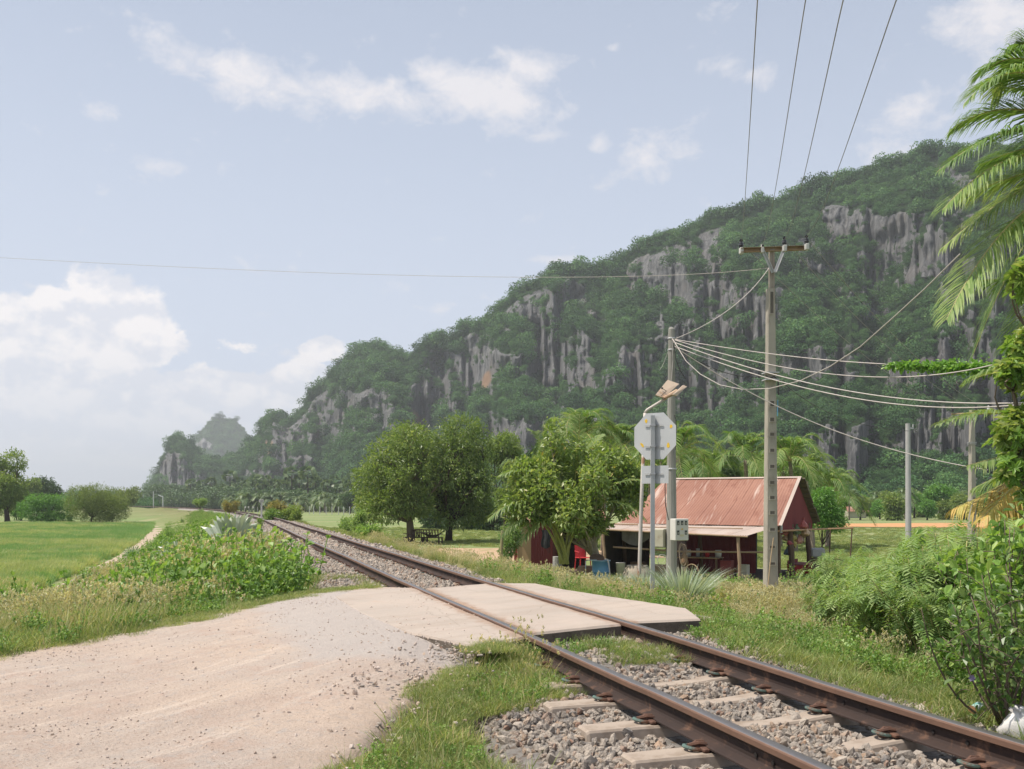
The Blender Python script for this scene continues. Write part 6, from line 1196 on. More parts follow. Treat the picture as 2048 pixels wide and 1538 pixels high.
# ---- bushes by the track
for i, (px, py, rx, ry, Y, lb, m_) in enumerate(((565, 1018, 34, 16, 74, 'orange-tipped bush right of the distance post', M_orbush), (588, 1030, 22, 14, 70, 'green and white bush beside the orange-tipped one', M_almond), (548, 1032, 18, 10, 70, 'low green bush at the foot of the distance post', M_shrub), (460, 1010, 20, 9, 100, 'small yellowish bush far along the track', M_orbush), (400, 1004, 16, 5, 130, 'tiny pale bush far down the left side', M_feath), (700, 1052, 26, 15, 58, 'feathery green bush below the field, left one of two', M_feath), (738, 1062, 26, 20, 54, 'pale shrub between the track and the mango trees', M_weed), (722, 1046, 10, 24, 55, 'upright thin shrub left of the mango trees', M_feath), (762, 1080, 18, 8, 56, 'low plant at the shaded edge of the mango trees', M_weed))):
    b = ground_pt(px, Y); tree('track_bush', lb, 'bush', b, randlobes(px, py, rx, ry, Y, b, 9, rs, .5), 3200, .17, m_, .03, 90+i)
HEXA = True

# ================================================================== NEAR PLANTS AND GRASS
# ---- big coconut palm whose crown stands off to the right
b = ground_pt(2290, 13.5); b[2] = float(T(b[0], b[1])); rs = np.random.default_rng(88); cb = thing('coconut_palm', 'large coconut palm whose long fronds hang in from the right picture edge', 'palm tree', b); ml, mr, md = MB(), MB(), MB()
PR = lambda px, py, Y: P(px, py, Y)-b
c0 = PR(2230, 330, 13.5); mb = MB(); mb.tube(bez(np.array([.5, 0, -.2]), np.array([.3, 0, 2.6]), c0-[0, 0, .2], 14), np.linspace(.19, .13, 14), 10); mb.build('trunk', M_ptrunk, cb, smooth=True)
FR = [((2120, 150), (2040, 88), 0.3), ((2100, 150), (1968, 145), 0), ((2090, 165), (1928, 208), -.6), ((2070, 235), (1912, 253), .5), ((2080, 265), (1873, 345), -1.0), ((2060, 320), (1885, 420), -1.3), ((2075, 380), (1880, 500), -.5), ((2050, 440), (1893, 640), -1.4), ((2080, 470), (1945, 715), .4), ((2120, 520), (1960, 560), 1.0), ((2150, 480), (2010, 700), -.6), ((2130, 220), (1990, 175), 1.5), ((2120, 300), (1960, 330), 1.6), ((2140, 400), (2000, 470), 1.4),
      ((2100, 140), (1985, 195), 1.2), ((2095, 350), (1925, 392), 1.1), ((2330, 250), (2480, 330), 0), ((2350, 180), (2480, 160), .8), ((2290, 230), (2400, 200), .5), ((2330, 400), (2440, 560), -.5), ((2330, 330), (2430, 400), 1.5)]
for i, (m_, t_, dy) in enumerate(FR):
    frond(ml if i not in (6, 7) else ml, mr, c0, PR(m_[0]-8, m_[1]-12, 13.5+dy*.5), PR(*t_, 13.5+dy), .74, 130, rs, sag=.40, wd=.022, t0=(.4, .3, .5, .45, .35, .6, .8, .7)[i % 8], rr=.026, gap=.10, hang=.0, sweep=.70, wind=(-.12, 0, -.10))
mr.build('midrib', M_rach, cb); ml.build('frond', M_frond, cb)
# smaller palm lower down with some dying fronds
b2_ = ground_pt(2150, 17); cb2 = thing('coconut_palm', 'smaller coconut palm with two grey-green fronds and orange dying ones at right', 'palm tree', b2_); ml, mr, md = MB(), MB(), MB(); Q = lambda px, py, Y: P(px, py, Y)-b2_; c1 = Q(2120, 880, 17)
mb = MB(); mb.tube([(0, 0, -.2), c1*.5, c1], [.2, .16, .13], 10); mb.build('trunk', M_ptrunk, cb2)
for i, (m_, t_, dy, dry) in enumerate((((2020, 828), (1872, 850), -.6, 0), ((2040, 760), (1935, 765), .4, 0), ((2050, 900), (1932, 932), -.9, 0), ((2040, 950), (1905, 1018), -.2, 1), ((2060, 940), (1960, 1040), -.8, 1), ((2070, 950), (1990, 1050), 0, 1), ((2080, 800), (2010, 720), .8, 0), ((2060, 920), (1950, 975), .6, 0), ((2200, 800), (2280, 760), 0, 0), ((2220, 900), (2300, 950), 0, 0), ((2090, 960), (2030, 1060), .5, 1))):
    frond(md if dry else ml, mr, c1, Q(*m_, 17+dy*.5), Q(*t_, 17+dy), .68, 60, rs, sag=.5 if not dry else .9, wd=.036, t0=.72, rr=.028, gap=.14, hang=-.15 if i in (0, 1) else .15, sweep=.6)
mr.build('midrib', M_rach, cb2); ml.build('frond', M_frond, cb2); md.build('dying_frond', M_frdry, cb2)['label'] = 'orange and yellow dying fronds hanging down'
# ---- glossy-leaved tree at the right edge
def rosettes(mb, lobes, n, L, rs, k=8, wr=.40):
    lobes = np.array(lobes, float); w = lobes[:, 3]**2; q = rs.choice(len(lobes), n, p=w/w.sum()); d = unit(rs.normal(size=(n, 3))); C = lobes[q, :3]+d*lobes[q, 3:6]*(rs.uniform(.55, 1.05, n)**.7)[:, None]; ax = unit(d+[0, 0, .7]+rs.normal(0, .3, (n, 3)))
    a = unit(np.cross(ax, rs.normal(size=(n, 3)))); b_ = np.cross(ax, a); t0 = rs.random(n)
    for j in range(k):
        th = j*2*np.pi/k+rs.uniform(-.3, .3, n); D = np.cos(th)[:, None]*a+np.sin(th)[:, None]*b_+ax*rs.uniform(.1, .7, (n, 1)); leaves(mb, C, D, ax, L*rs.uniform(.7, 1.15, n), wr, np.clip(t0*.45+.5*rs.random(n), 0, .9), fold=.12)
    return C
b = ground_pt(2150, 10.5); tg = thing('glossy_tree', 'glossy broad-leaved tree filling the right picture edge in front of the palms', 'tree', b); rs = np.random.default_rng(90)
lob = [(*l[:3], *l[3]) for l in (pxl(2105, 455, 62, 60, 10.5, b), pxl(2100, 560, 66, 75, 10.5, b), pxl(2095, 690, 78, 70, 10.5, b), pxl(2090, 800, 88, 75, 10.3, b), pxl(2085, 900, 88, 70, 10.3, b), pxl(2110, 990, 80, 60, 10.2, b), pxl(2190, 620, 90, 160, 10.8, b), pxl(2190, 860, 90, 150, 10.8, b), pxl(2030, 850, 26, 30, 10.2, b), pxl(2020, 940, 22, 30, 10.2, b), pxl(2022, 745, 22, 22, 10.2, b), pxl(2040, 560, 16, 20, 10.2, b))]
lobs = [(l[0]+rs.normal(0, .08), l[1]+rs.normal(0, .15), l[2]+rs.normal(0, .1), l[3]*.72, l[4]*.72, l[5]*.72) for l in lob for _ in range(2)]+[l for l in lob[8:] for _ in range(2)]; mb = MB(); rosettes(mb, lobs[::2], 900, .12, rs, 8, .36); mb.build('crown', M_almond, tg); mb = MB(); rosettes(mb, lobs[1::2], 900, .10, rs, 7, .42); mb.build('crown', M_weed, tg); mb = MB(); mb.tube([(0, 0, -.1), (.05, 0, 1.2), (0, 0, 2.4), (-.1, 0, 3.6)], [.12, .10, .07, .03], 9); limbs(mb, np.array([0, 0, .2]), lob, .11, rs, .5)
mb.build('trunk', M_bark, tg, smooth=True)
# vine over the cable
Cv = bez(P(1350, 679, 24.4), P(1560, 710, 22), P(1770, 728, 19), 40); n = 1700; u = rng.beta(1.1, .9, n); px = 1772+u*262; base = np.array([P(x, 729+.012*(x-1770), 18.8-.006*(x-1770)) for x in px]); base[:, 2] += rng.normal(-.03, .055, n)*(.5+u); base[:, 1] += rng.normal(0, .05, n)
mb = MB(); leaves(mb, base, rdir(n)+[0, 0, -.5], rdir(n, .6), rng.uniform(.05, .10, n), .7, rng.random(n)*.9, fold=.1); mb.tube([P(1770, 729, 19), P(1860, 732, 18.5), P(2040, 734, 17.2)], .012, 5, m=1); tag(mb.build('creeper_vine', [leafmat('creeper', (.08, .18, .03), (.15, .29, .05), (.26, .38, .11), .4, .4, 0), M_wire]), 'bright green creeper growing along the uppermost cable at right', 'vine')

# ---- shrub sources
def feather_shrub(seed, H_=1.2, nb=26, L_=.26, mat=None):
    rs = np.random.default_rng(seed); t = thing('feathery_shrub', '', 'shrub'); mb, ms = MB(), MB()
    for i in range(nb):
        az = rs.uniform(0, 6.28); sp = rs.uniform(.1, .65); tip = np.array([math.cos(az)*sp, math.sin(az)*sp, H_*rs.uniform(.55, 1.05)])*[1, 1, 1]; b0 = np.array([math.cos(az), math.sin(az), 0])*rs.uniform(0, .12); C = bez(b0, (b0+tip)/2+[0, 0, .1], tip, 12); ms.tube(C, np.linspace(.010, .003, 12), 5)
        for k in range(3, 12):
            for _ in range(2):
                a2 = rs.uniform(0, 6.28); D = unit(np.array([math.cos(a2), math.sin(a2), rs.uniform(-.1, .6)])); l_ = L_*rs.uniform(.7, 1.15); R_ = bez(C[k], C[k]+D*l_*.5+[0, 0, .03], C[k]+D*l_*.95+[.03, 0, -.07*l_/.26], 9); d = unit(np.gradient(R_, axis=0)); S = unit(np.cross(d, [0, 0, 1.0]))
                for sd in (-1, 1): leaves(mb, R_[1:], sd*S[1:]+d[1:]*.55+[0, 0, -.05], np.cross(S[1:], d[1:])+[0, 0, .6], l_*.34, .20, np.full(8, rs.uniform(.1, .9)))
    ms.build('stem', M_rach, t, smooth=True); mb.build('foliage', mat or M_feath, t); return t
def broad_shrub(seed, H_=1.1, nb=17, L_=.066, mat=None, R0=.66, nl=17):
    rs = np.random.default_rng(seed); t = thing('leafy_shrub', '', 'shrub'); mb, ms = MB(), MB()
    for i in range(nb):
        az = rs.uniform(0, 6.28); sp = rs.uniform(.05, R0); tip = np.array([math.cos(az)*sp, math.sin(az)*sp, H_*rs.uniform(.5, 1.05)*(1.15-.4*sp/R0)]); b0 = np.array([math.cos(az), math.sin(az), 0])*rs.uniform(0, .12); C = bez(b0, (b0+tip)/2+rs.normal(0, .05, 3), tip, 10); ms.tube(C, np.linspace(.011, .003, 10), 5)
        for _ in range(3):
            k = rs.integers(3, 9); e = C[k]+unit(rs.normal(size=3)+[0, 0, .3])*rs.uniform(.12, .28); c2 = bez(C[k], (C[k]+e)/2+[0, 0, .02], e, 6); ms.tube(c2, .003, 4)
            q = rs.integers(1, 6, nl//2); D = rdir(len(q), .15); leaves(mb, c2[q]+D*.01, D, rdir(len(q), 1.3), L_*rs.uniform(.6, 1.2, len(q)), .62, np.clip(rs.random(len(q))*.9, 0, .9), fold=.12)
        q = rs.integers(2, 10, nl); D = rdir(nl, .15); leaves(mb, C[q]+D*.015, D, rdir(nl, 1.3), L_*rs.uniform(.6, 1.25, nl), .62, rs.random(nl)*.9, fold=.12)
    ms.build('stem', M_bark, t, smooth=True); mb.build('foliage', mat or M_shrub, t); return t
FS = [feather_shrub(700+i, 1.15) for i in range(3)]; BS = [broad_shrub(720+i) for i in range(3)]+[broad_shrub(730, 1.0, 26, .085, M_weed, .55, 26)]
used.clear()
SH = [  # px, Y, scale, kind, label
 (2010, 5.6, .82, 'B', 'dark leafy shrub at the lower right corner above the plastic bag'), (2085, 5.9, .95, 'B', 'dark leafy shrub cut by the right picture edge, nearest the rails'), (1965, 6.6, .62, 'W', 'leafy shrub behind the paper cup, left of the corner shrub'), (2050, 7.0, .95, 'W', 'tall leafy shrub with pale leaf tops at the right edge'), (1905, 7.8, .6, 'F', 'feathery shrub above the small purple flower'), (1985, 8.0, 1.05, 'W', 'broad pale-leaved shrub near the right edge'), (2080, 8.2, 1.2, 'B', 'high leafy shrub at the right edge below the dying fronds'),
 (1925, 8.8, .95, 'F', 'feathery shrub left of the broad pale-leaved one'), (1850, 8.6, .80, 'F', 'feathery shrub on the front edge of the thicket'), (1815, 9.2, .55, 'B', 'leafy plant at the dark gap of the thicket'), (1770, 9.8, .72, 'F', 'feathery shrub in the middle of the thicket front'), (1870, 10.2, 1.0, 'F', 'feathery shrub in the second row of the thicket'), (1960, 10.5, 1.1, 'F', 'feathery shrub under the dying palm fronds'), (2050, 10.5, 1.2, 'F', 'feathery shrub at the right edge behind the leafy ones'),
 (1720, 11.2, .72, 'F', 'feathery shrub low on the left flank of the thicket'), (1800, 11.5, 1.0, 'W', 'tall leafy shrub with whitish tips before the slim pole'), (1830, 11.9, 1.15, 'W', 'pale flowering shrub rising highest before the slim pole'), (1755, 12.6, .9, 'F', 'feathery shrub left of the slim pole'), (1685, 13.2, .85, 'F', 'feathery shrub nearest the house on the left end'), (1905, 13, 1.15, 'F', 'feathery shrub in front of the far concrete pole'), (1990, 13.5, 1.2, 'B', 'leafy shrub in the back row at right'), (1720, 14.5, .8, 'F', 'feathery shrub behind the left flank'),
 (1660, 15, .62, 'F', 'small feathery shrub at the left tip of the thicket'), (1850, 15.5, 1.2, 'F', 'feathery shrub behind the slim pole foot'), (2060, 15, 1.4, 'F', 'large feathery shrub in the back at the right edge'), (1780, 17, 1.1, 'F', 'feathery shrub farthest back beside the slim pole'), (1940, 18, 1.3, 'F', 'feathery shrub farthest back before the concrete pole'), (1640, 17.5, .55, 'W', 'small leafy plant beyond the left tip of the thicket')]
for i, (px, Y, sc, kd, lb) in enumerate(SH):
    src = FS[i % 3] if kd == 'F' else (BS[3] if kd == 'W' else BS[i % 3]); g = ground_pt(px, Y); o = put(src, i, tuple(g), sc*(1.0 if Y < 7 else 1.08)); o['label'] = lb; o['group'] = 'shrubs of the thicket right of the track'
    if i == 0: o.rotation_euler[2] = 1
# weedy bushes near house and along the fence of grass
for i, (px, Y, sc, kd, lb) in enumerate(((1442, 23, .62, 'Y', 'yellowish shrub in front of the lean-to post'), (1585, 27.5, .8, 'B', 'dark leafy bush right behind the foot of the tall pole'), (1600, 25, .55, 'B', 'low leafy plant before the stall counter'))):
    g = ground_pt(px, Y); o = dup(BS[i % 3 if kd != 'Y' else 3], tuple(g), 1.0*i, lb, sc, 'low bushes before the house')
    if kd == 'Y':
        for ch in o.children:
            if ch.name.startswith('foliage'): ch.data = ch.data.copy(); ch.data.materials[0] = leafmat('yellow shrub', (.15, .17, .04), (.28, .27, .07), (.40, .36, .12), .35, .5, 0)
# fan palm seedlings on the left bank
def fan_seedling(px, py, sz, az, tilt, label, mat, Y=None, n=16, spread=1.25, k=1):
    g = onray(px, py) if Y is None else ground_pt(px, Y); t = thing('fan_palm_seedling', label, 'palm seedling', g); mb = MB(); ms = MB()
    for j in range(k):
        a0 = az+j*.9; d = np.array([math.sin(a0)*math.sin(tilt), .25*math.cos(a0+j), math.cos(tilt)]); d = unit(d); c = d*sz*.35; a = unit(np.cross(d, [0, -1, .15])); nrm = np.cross(a, d); an = np.linspace(-spread, spread, n); D = np.cos(an)[:, None]*d+np.sin(an)[:, None]*a
        leaflets(mb, np.repeat(c[None], n, 0), D, np.repeat(nrm[None], n, 0)+.3*np.array([(-1)**i for i in range(n)])[:, None]*a, sz*(.75+.3*np.cos(an))*rng.uniform(.85, 1.1, n), sz*.085, .22, rng.uniform(.3, .9, n)); ms.tube([(0, 0, -.05), c*.6, c], .008+.004*sz, 5)
    ms.build('stem', M_rach, t); mb.build('fan_leaf', mat, t)
M_fan = leafmat('fan leaf', (.07, .13, .05), (.12, .19, .08), (.20, .26, .13), .3, .4, .1, .5); M_fans = leafmat('silvery fan leaf', (.16, .21, .14), (.25, .30, .22), (.38, .42, .34), .3, .4, .1, .5)
for a in ((150, 1200, .55, -.9, .8, 'fan palm seedling with one wide fan at the field edge, second from the left', M_fan), (88, 1222, .34, .6, .5, 'silvery fan palm seedling low in the grass, leftmost', M_fans), (262, 1125, .70, 0, .1, 'fan palm seedling half hidden by weeds near the footpath', M_fan)):
    fan_seedling(*a)
fan_seedling(350, 1150, .85, -.2, .35, 'fan palm seedling standing in weeds, left of the largest one', M_fans, k=2, spread=.8); fan_seedling(450, 1145, 1.1, .1, .45, 'largest silvery fan palm seedling in the middle of the left bank', M_fans, k=3, spread=.7)
# lemongrass clumps
def lemon(px, Y, r, h, label, n=560):
    h *= 1.25
    g = ground_pt(px, Y); rs = np.random.default_rng(int(px)); mb = MB(); a = rs.uniform(0, 6.28, n); q = rs.random(n)**.5; ln = np.stack([np.cos(a)*q*.95+.12, np.sin(a)*q*.95], 1); B_ = np.stack([np.cos(a)*q*r*.25, np.sin(a)*q*r*.25, 0*a], 1)
    blades(mb, B_, h*rs.uniform(.65, 1.15, n)/(1-.2*q), ln, .016*Y/16, rs.random(n), curve=.45); tag(mb.build('lemongrass_clump', M_silver, loc=g), label, 'grass clump')
lemon(1368, 14.2, .5, .52, 'largest silvery lemongrass clump right of the sign post'); lemon(1292, 15.4, .4, .40, 'silvery lemongrass clump between the two thin posts'); lemon(1240, 19.5, .4, .45, 'silvery lemongrass clump left of the thin lamp post'); lemon(1140, 25, .5, .5, 'silvery lemongrass clump in front of the young coconut', 300); lemon(1040, 27, .6, .5, 'silvery lemongrass clump in front of the plywood panel', 300); lemon(1000, 30, .6, .5, 'silvery lemongrass clump beside the bamboo stake', 300); lemon(960, 33, .6, .5, 'low silvery lemongrass clump at the bare yard edge', 300); lemon(835, 46, .7, .55, 'small silvery clump at the left end of the bare yard', 260)

# ---- grass patches (sources) ----
HEXA = False
def tuft(name, seed, r, n, h0, h1, w, mat, lean=.5, dry=0, seeds=0, wx=.25):
    rs = np.random.default_rng(seed); mb = MB(); a = rs.uniform(0, 6.28, n); q = r*rs.random(n)**.6; B_ = np.stack([np.cos(a)*q, np.sin(a)*q, np.full(n, -.01)], 1); ln = rs.normal(0, lean, (n, 2))+[wx, 0]; blades(mb, B_, rs.uniform(h0, h1, n), ln, w*rs.uniform(.6, 1.2, n), np.where(rs.random(n) < dry, 1.0, rs.random(n)*.9), curve=.35)
    if seeds:
        a = rs.uniform(0, 6.28, seeds); q = r*rs.random(seeds); B_ = np.stack([np.cos(a)*q, np.sin(a)*q, 0*a], 1); hh_ = rs.uniform(.8, 1.25, seeds)*h1*1.15; ln = rs.normal(0, .15, (seeds, 2))+[wx+.15, 0]; blades(mb, B_, hh_, ln, w*.6, .6, 1, .3)
        tip = B_+np.stack([ln[:, 0]*hh_*.7, ln[:, 1]*hh_*.7, hh_*.84], 1)
        for j in range(9): u = j/9; leaves(mb, tip+np.stack([ln[:, 0]*hh_*.05*u, 0*a, -hh_*.10*u+.02], 1), rs.normal(0, .35, (seeds, 3))+[.4, 0, .7], rdir(seeds), .035, .35, rs.uniform(.4, 1, seeds), 1)
    return mb.build(name, [mat, M_gdry], link=False)
def weedsrc(name, seed, r, n, h, L, mat, wr=.7):
    rs = np.random.default_rng(seed); mb = MB(); ns = n//9; a = rs.uniform(0, 6.28, ns); q = r*rs.random(ns)**.5; hs = h*rs.uniform(.4, 1.1, ns)
    for i in range(ns):
        b0 = np.array([math.cos(a[i])*q[i], math.sin(a[i])*q[i], 0]); tip = b0+[rs.normal(.04, .08), rs.normal(0, .08), hs[i]]; C = bez(b0, (b0+tip)/2+rs.normal(0, .02, 3), tip, 10); mb.tube(C, .0035, 4, t=.6); k = np.r_[rs.integers(3, 10, 7), 9, 9]; D = rdir(9, .1); leaves(mb, C[k], D, rdir(9, 1.6), L*rs.uniform(.6, 1.2, 9), wr, rs.random(9)*.9, fold=.12)
    return mb.build(name, mat, link=False)
GA = [tuft('short', 800+i, .13, 150, .03, .09, .0038, M_grass, .85, .10) for i in range(4)]
GB = [tuft('medium', 810+i, .17, 120, .06, .20, .0060, M_grass, .85, .09) for i in range(4)]
GC = [tuft('seeding', 820+i, .20, 80, .12, .36, .0065, M_grass, .6, .16, 12, .4) for i in range(4)]
GW = [weedsrc('weed', 830+i, .20, 170, .26, .042, M_weed) for i in range(4)]+[weedsrc('weed', 836+i, .25, 150, .45, .06, M_weed, .8) for i in range(2)]
GR = [tuft('rice', 840+i, .50, 330, .22, .42, .011, M_rice, .30, 0, 0, .35) for i in range(3)]
GF = [tuft('far', 850+i, .40, 170, .08, .30, .016, M_grass, .7, .10) for i in range(4)]
GD = [tuft('dryst', 860+i, .18, 80, .15, .34, .006, M_gdry, .3, .2, 18, .35) for i in range(3)]
def pip(x, y, poly):
    poly = np.array(poly); c = np.zeros(x.shape, bool); j = len(poly)-1
    for i in range(len(poly)):
        a, b = poly[i], poly[j]; k = ((a[1] > y) != (b[1] > y)) & (x < (b[0]-a[0])*(y-a[1])/(b[1]-a[1]+1e-12)+a[0]); c ^= k; j = i
    return c
ROADP = [(-1.65, 12.6), (-2.4, 11.8), (-3.05, 10.4), (-4.15, 8.1), (-6.4, 5), (-9, 0), (-10, -12), (1.5, -6), (-.25, 1.5), (-.72, 4.4), (-.50, 5.8), (-.38, 6.6), (-.30, 7.3), (-.02, 7.75), (.40, 8.2), (1.0, 8.75), (1.75, 9.1), (1.8, 10.0), (1.25, 11.2), (.68, 12.2), (.30, 13.15), (-.4, 13.0)]
PATHC = np.array([P(x, y, 2.72*F/(y-YH))[:2] for x, y in ((262, 1020), (292, 1027), (318, 1037), (322, 1050), (314, 1064), (298, 1082), (262, 1108), (200, 1140), (110, 1185), (20, 1232), (-120, 1300))])
YARDC = np.array([P(x, y, 2.72*F/(y-YH))[:2] for x, y in ((740, 1100), (850, 1104), (950, 1107), (1050, 1110), (1150, 1120))])
TAILC = np.array([[1.0, 11.0], [2.2, 11.0], [3.0, 11.4], [3.9, 11.6]])
def sow(name, n, x0, x1, y0, y1, src, s0, s1, dens, seed, ypow=1.0, flat=None, cat=None):
    r0 = np.random.default_rng(seed); y = y0+(y1-y0)*r0.random(n)**ypow; x = r0.uniform(0, 1, n); x = (x0(y) if callable(x0) else x0)+x*((x1(y) if callable(x1) else x1)-(x0(y) if callable(x0) else x0))
    k = (r0.random(n) < dens(x, y)) & ~pip(x, y, ROADP) & (dpoly(x, y, TAILC)+.3*(vnoise(x*3, y*3, 0, 2)-.5) > .62); x, y = x[k], y[k]; s = r0.uniform(s0, s1, len(x)); z = np.where(np.abs(U(x, y)) < 1.95, np.maximum(T(x, y), ballast_z(y, U(x, y))), T(x, y))
    scatter(name, np.column_stack([x, y, z]), src, s, rot=np.column_stack([r0.normal(0, .06, len(x)), r0.normal(0, .06, len(x)), r0.normal(0, 1.1, len(x))])); return x
fb = lambda x, y, f, s: fbm(x*f, y*f, 0, s, 3)
def offp(x, y): return ((dpoly(x, y, PATHC) > .75)*(dpoly(x, y, YARDC) > 7.6)).astype(float)
# verge in the foreground, left of the rails
near_l = lambda x, y: ((U(x, y) < -.66-.85*sm((6.7-y)/1.3)-.5*(fb(x, y, 1.1, 3)-.4))).astype(float)
sow('foreground_grass', 3600, -1.1, 1.6, 3.0, 8.3, GA+GA+GB[:1], .55, 1.15, near_l, 1)
sow('foreground_grass', 420, -1.0, 1.4, 3.6, 8.2, GB, .45, .8, lambda x, y: near_l(x, y)*sm((y-5.2)/2), 2)
sow('foreground_weeds', 260, -1.1, 1.4, 3.4, 8.2, GW[:4], .22, .42, near_l, 3)
sow('between_rails_grass', 330, -.4, 2.6, 6.6, 8.4, GA, .5, 1.0, lambda x, y: (np.abs(U(x, y)) < .46)*np.clip((fb(x, y, 2, 9)-.35)*6*sm((y-6.4)/1), 0, 1), 4)
sow('between_rails_grass', 110, .6, 1.6, 7.5, 8.3, GB+GA, .45, .8, lambda x, y: (U(x, y) > -.05)*(U(x, y) < .46), 5)
sow('slab_edge_grass', 260, -.6, .6, 7.0, 8.3, GB+GA+GC[:1], .4, .75, lambda x, y: (U(x, y) < -.62)*1.0, 29)
sow('slab_edge_weeds', 46, -.4, 1.0, 7.5, 8.4, GW[:4], .22, .4, lambda x, y: (np.abs(U(x, y)+.3) < .45)*1.0, 30)
sow('slab_edge_weeds', 40, 1.3, 2.6, 7.8, 9.2, GW[:4]+GB, .3, .55, lambda x, y: (U(x, y) > .9)*1.0, 31)
# right verge
vr = lambda x, y: (U(x, y) > 1.05+.25*(fb(x, y, 1.5, 5)-.3)).astype(float)
sow('verge_grass', 8500, lambda y: cx(y)+1.0, lambda y: cx(y)+4.2+.25*y, 2.6, 17, GA+GA+GB, .55, 1.05, lambda x, y: vr(x, y)*(U(x, y) < 7), 6)
sow('verge_grass', 1500, lambda y: cx(y)+1.9, lambda y: cx(y)+4.2+.25*y, 5, 20, GC+GB, .35, .65, lambda x, y: vr(x, y)*(U(x, y) > 1.9)*(fb(x, y, .8, 6) > .45), 7)
sow('verge_weeds', 1900, lambda y: cx(y)+1.4, lambda y: cx(y)+4.2+.3*y, 4, 20, GW[:5], .3, .62, lambda x, y: vr(x, y)*(U(x, y) > 1.6), 8)
# beyond the crossing towards the house
sow('yard_grass', 7000, lambda y: cx(y)+1.4, lambda y: cx(y)+14, 12.8, 34, GB+GD[:1]+GC[:2], .45, .8, lambda x, y: (U(x, y) > 1.6)*offp(x, y)*np.where((y > 21) & (U(x, y) > 4), .22, 1)*(1-.75*sm((y-29)/4)*(x > 1)), 9)
sow('yard_dry_grass', 2600, lambda y: cx(y)+1.6, lambda y: cx(y)+10, 13.5, 31, GD, .35, .65, lambda x, y: (U(x, y) > 1.9)*np.clip((fb(x, y, .5, 8)-.35)*5, 0, 1)*offp(x, y)*((y < 20) | (U(x, y) < 4)), 10)
sow('house_weeds', 420, 5.2, 12.5, 24, 33.5, GW+GD, .7, 1.2, lambda x, y: (y < 35-.45*x), 11)
sow('house_dry_grass', 420, 5.6, 8.4, 23, 28, GD, .8, 1.5, lambda x, y: 1.0, 12)
sow('bank_grass', 9000, lambda y: cx(y)+1.6, lambda y: cx(y)+9, 30, 130, GF, .45, .9, lambda x, y: (U(x, y) > 1.9)*offp(x, y)*.9*np.where((y > 28) & (y < 64) & (U(x, y) > 4.2), .0, 1), 13, 1.5)
# left bank: pale grass along the road, weeds above
dl = lambda x, y: (U(x, y) < -1.9-.06*np.clip(y-12, 0, 12)-.4*(fb(x, y, .8, 2)-.5))
sow('roadside_grass', 7500, -13, .2, 6.5, 17, GB+GA[:2], .6, 1.15, lambda x, y: dl(x, y)*(dpoly(x, y, ROADC) < 6.5)*offp(x, y), 14)
sow('roadside_weeds', 1500, -13, .2, 7, 18, GW[:4]+GA[:1], .35, .8, lambda x, y: dl(x, y)*(dpoly(x, y, ROADC) < 6.5)*offp(x, y)*np.clip((fb(x, y, .9, 40)-.35)*5, 0, 1), 32)
sow('bank_pale_grass', 2400, lambda y: cx(y)-7, lambda y: cx(y)-2, 14, 40, GC+GD, 1.0, 1.9, lambda x, y: dl(x, y)*offp(x, y)*np.clip((fb(x, y, .5, 41)-.36)*5, 0, 1), 33)
sow('bank_seeding_grass', 2600, -15, -.5, 8, 24, GC+GD, .65, 1.15, lambda x, y: dl(x, y)*(dpoly(x, y, ROADC) > 2.8)*offp(x, y)*np.clip((fb(x, y, .35, 4)-.3)*4, .1, 1), 15)
sow('bank_weeds', 3400, -16, -.8, 12, 38, GW, .7, 1.6, lambda x, y: dl(x, y)*(dpoly(x, y, ROADC) > 3.6)*offp(x, y)*(U(x, y) > -5.6-.20*(38-y))*np.clip((fb(x, y, .3, 14)-.28)*4, .15, 1), 16)
sow('bank_grass', 7000, lambda y: cx(y)-10, lambda y: cx(y)-1.8, 24, 140, GF+GW[4:], .6, 1.1, lambda x, y: dl(x, y)*offp(x, y)*.8*(U(x, y) > -8), 17, 1.4)
sow('bank_grass', 3000, lambda y: cx(y)-8, lambda y: cx(y)-2, 30, 75, GW, .9, 1.5, lambda x, y: dl(x, y)*offp(x, y)*.7, 18, 1.3)
sow('track_edge_grass', 900, -4, .2, 12.4, 18, GA+GB, .6, 1.0, lambda x, y: (U(x, y) < -.75)*(U(x, y) > -2.6)*np.clip((fb(x, y, 1.2, 30)-.36-.04*(y-12.4))*7, 0, 1), 19)
sow('bank_weeds', 1500, lambda y: cx(y)-5.5, lambda y: cx(y)-1.7, 13.5, 45, GW[4:]+GW[:2], 1.0, 1.9, lambda x, y: (U(x, y) < -2.0-.07*np.clip(y-13, 0, 12))*offp(x, y)*np.clip((fb(x, y, .45, 24)-.33)*5, .1, 1), 28)
# rice field
def ricedens(x, y): return (U(x, y) < -7.2)*(dpoly(x, y, PATHC) > 1.0)*((x < np.interp(y, PATHC[::-1, 1], PATHC[::-1, 0]))).astype(float)
M_rice2 = leafmat('pale rice blades', (.20, .24, .09), (.27, .31, .12), (.36, .39, .19), .4, .5, .10, .3); GR2 = [tuft('ricep', 845+i, .50, 300, .22, .45, .011, M_rice2, .35, 0, 0, .45) for i in range(2)]
patchy = lambda x, y: fbm(x*.06+y*.02, y*.13, 0, 77, 5)
sow('pale_rice_plants', 9000, lambda y: -.62*y-6, lambda y: cx(y)-6, 17, 125, GR2, .9, 1.4, lambda x, y: ricedens(x, y)*sm((patchy(x, y)-.36)/.34), 27, 1.25)
sow('rice_plants', 13000, lambda y: -.62*y-6, lambda y: cx(y)-6, 17, 125, GR, .9, 1.3, lambda x, y: ricedens(x, y)*(1-.8*sm((patchy(x, y)-.36)/.34)), 20, 1.25)
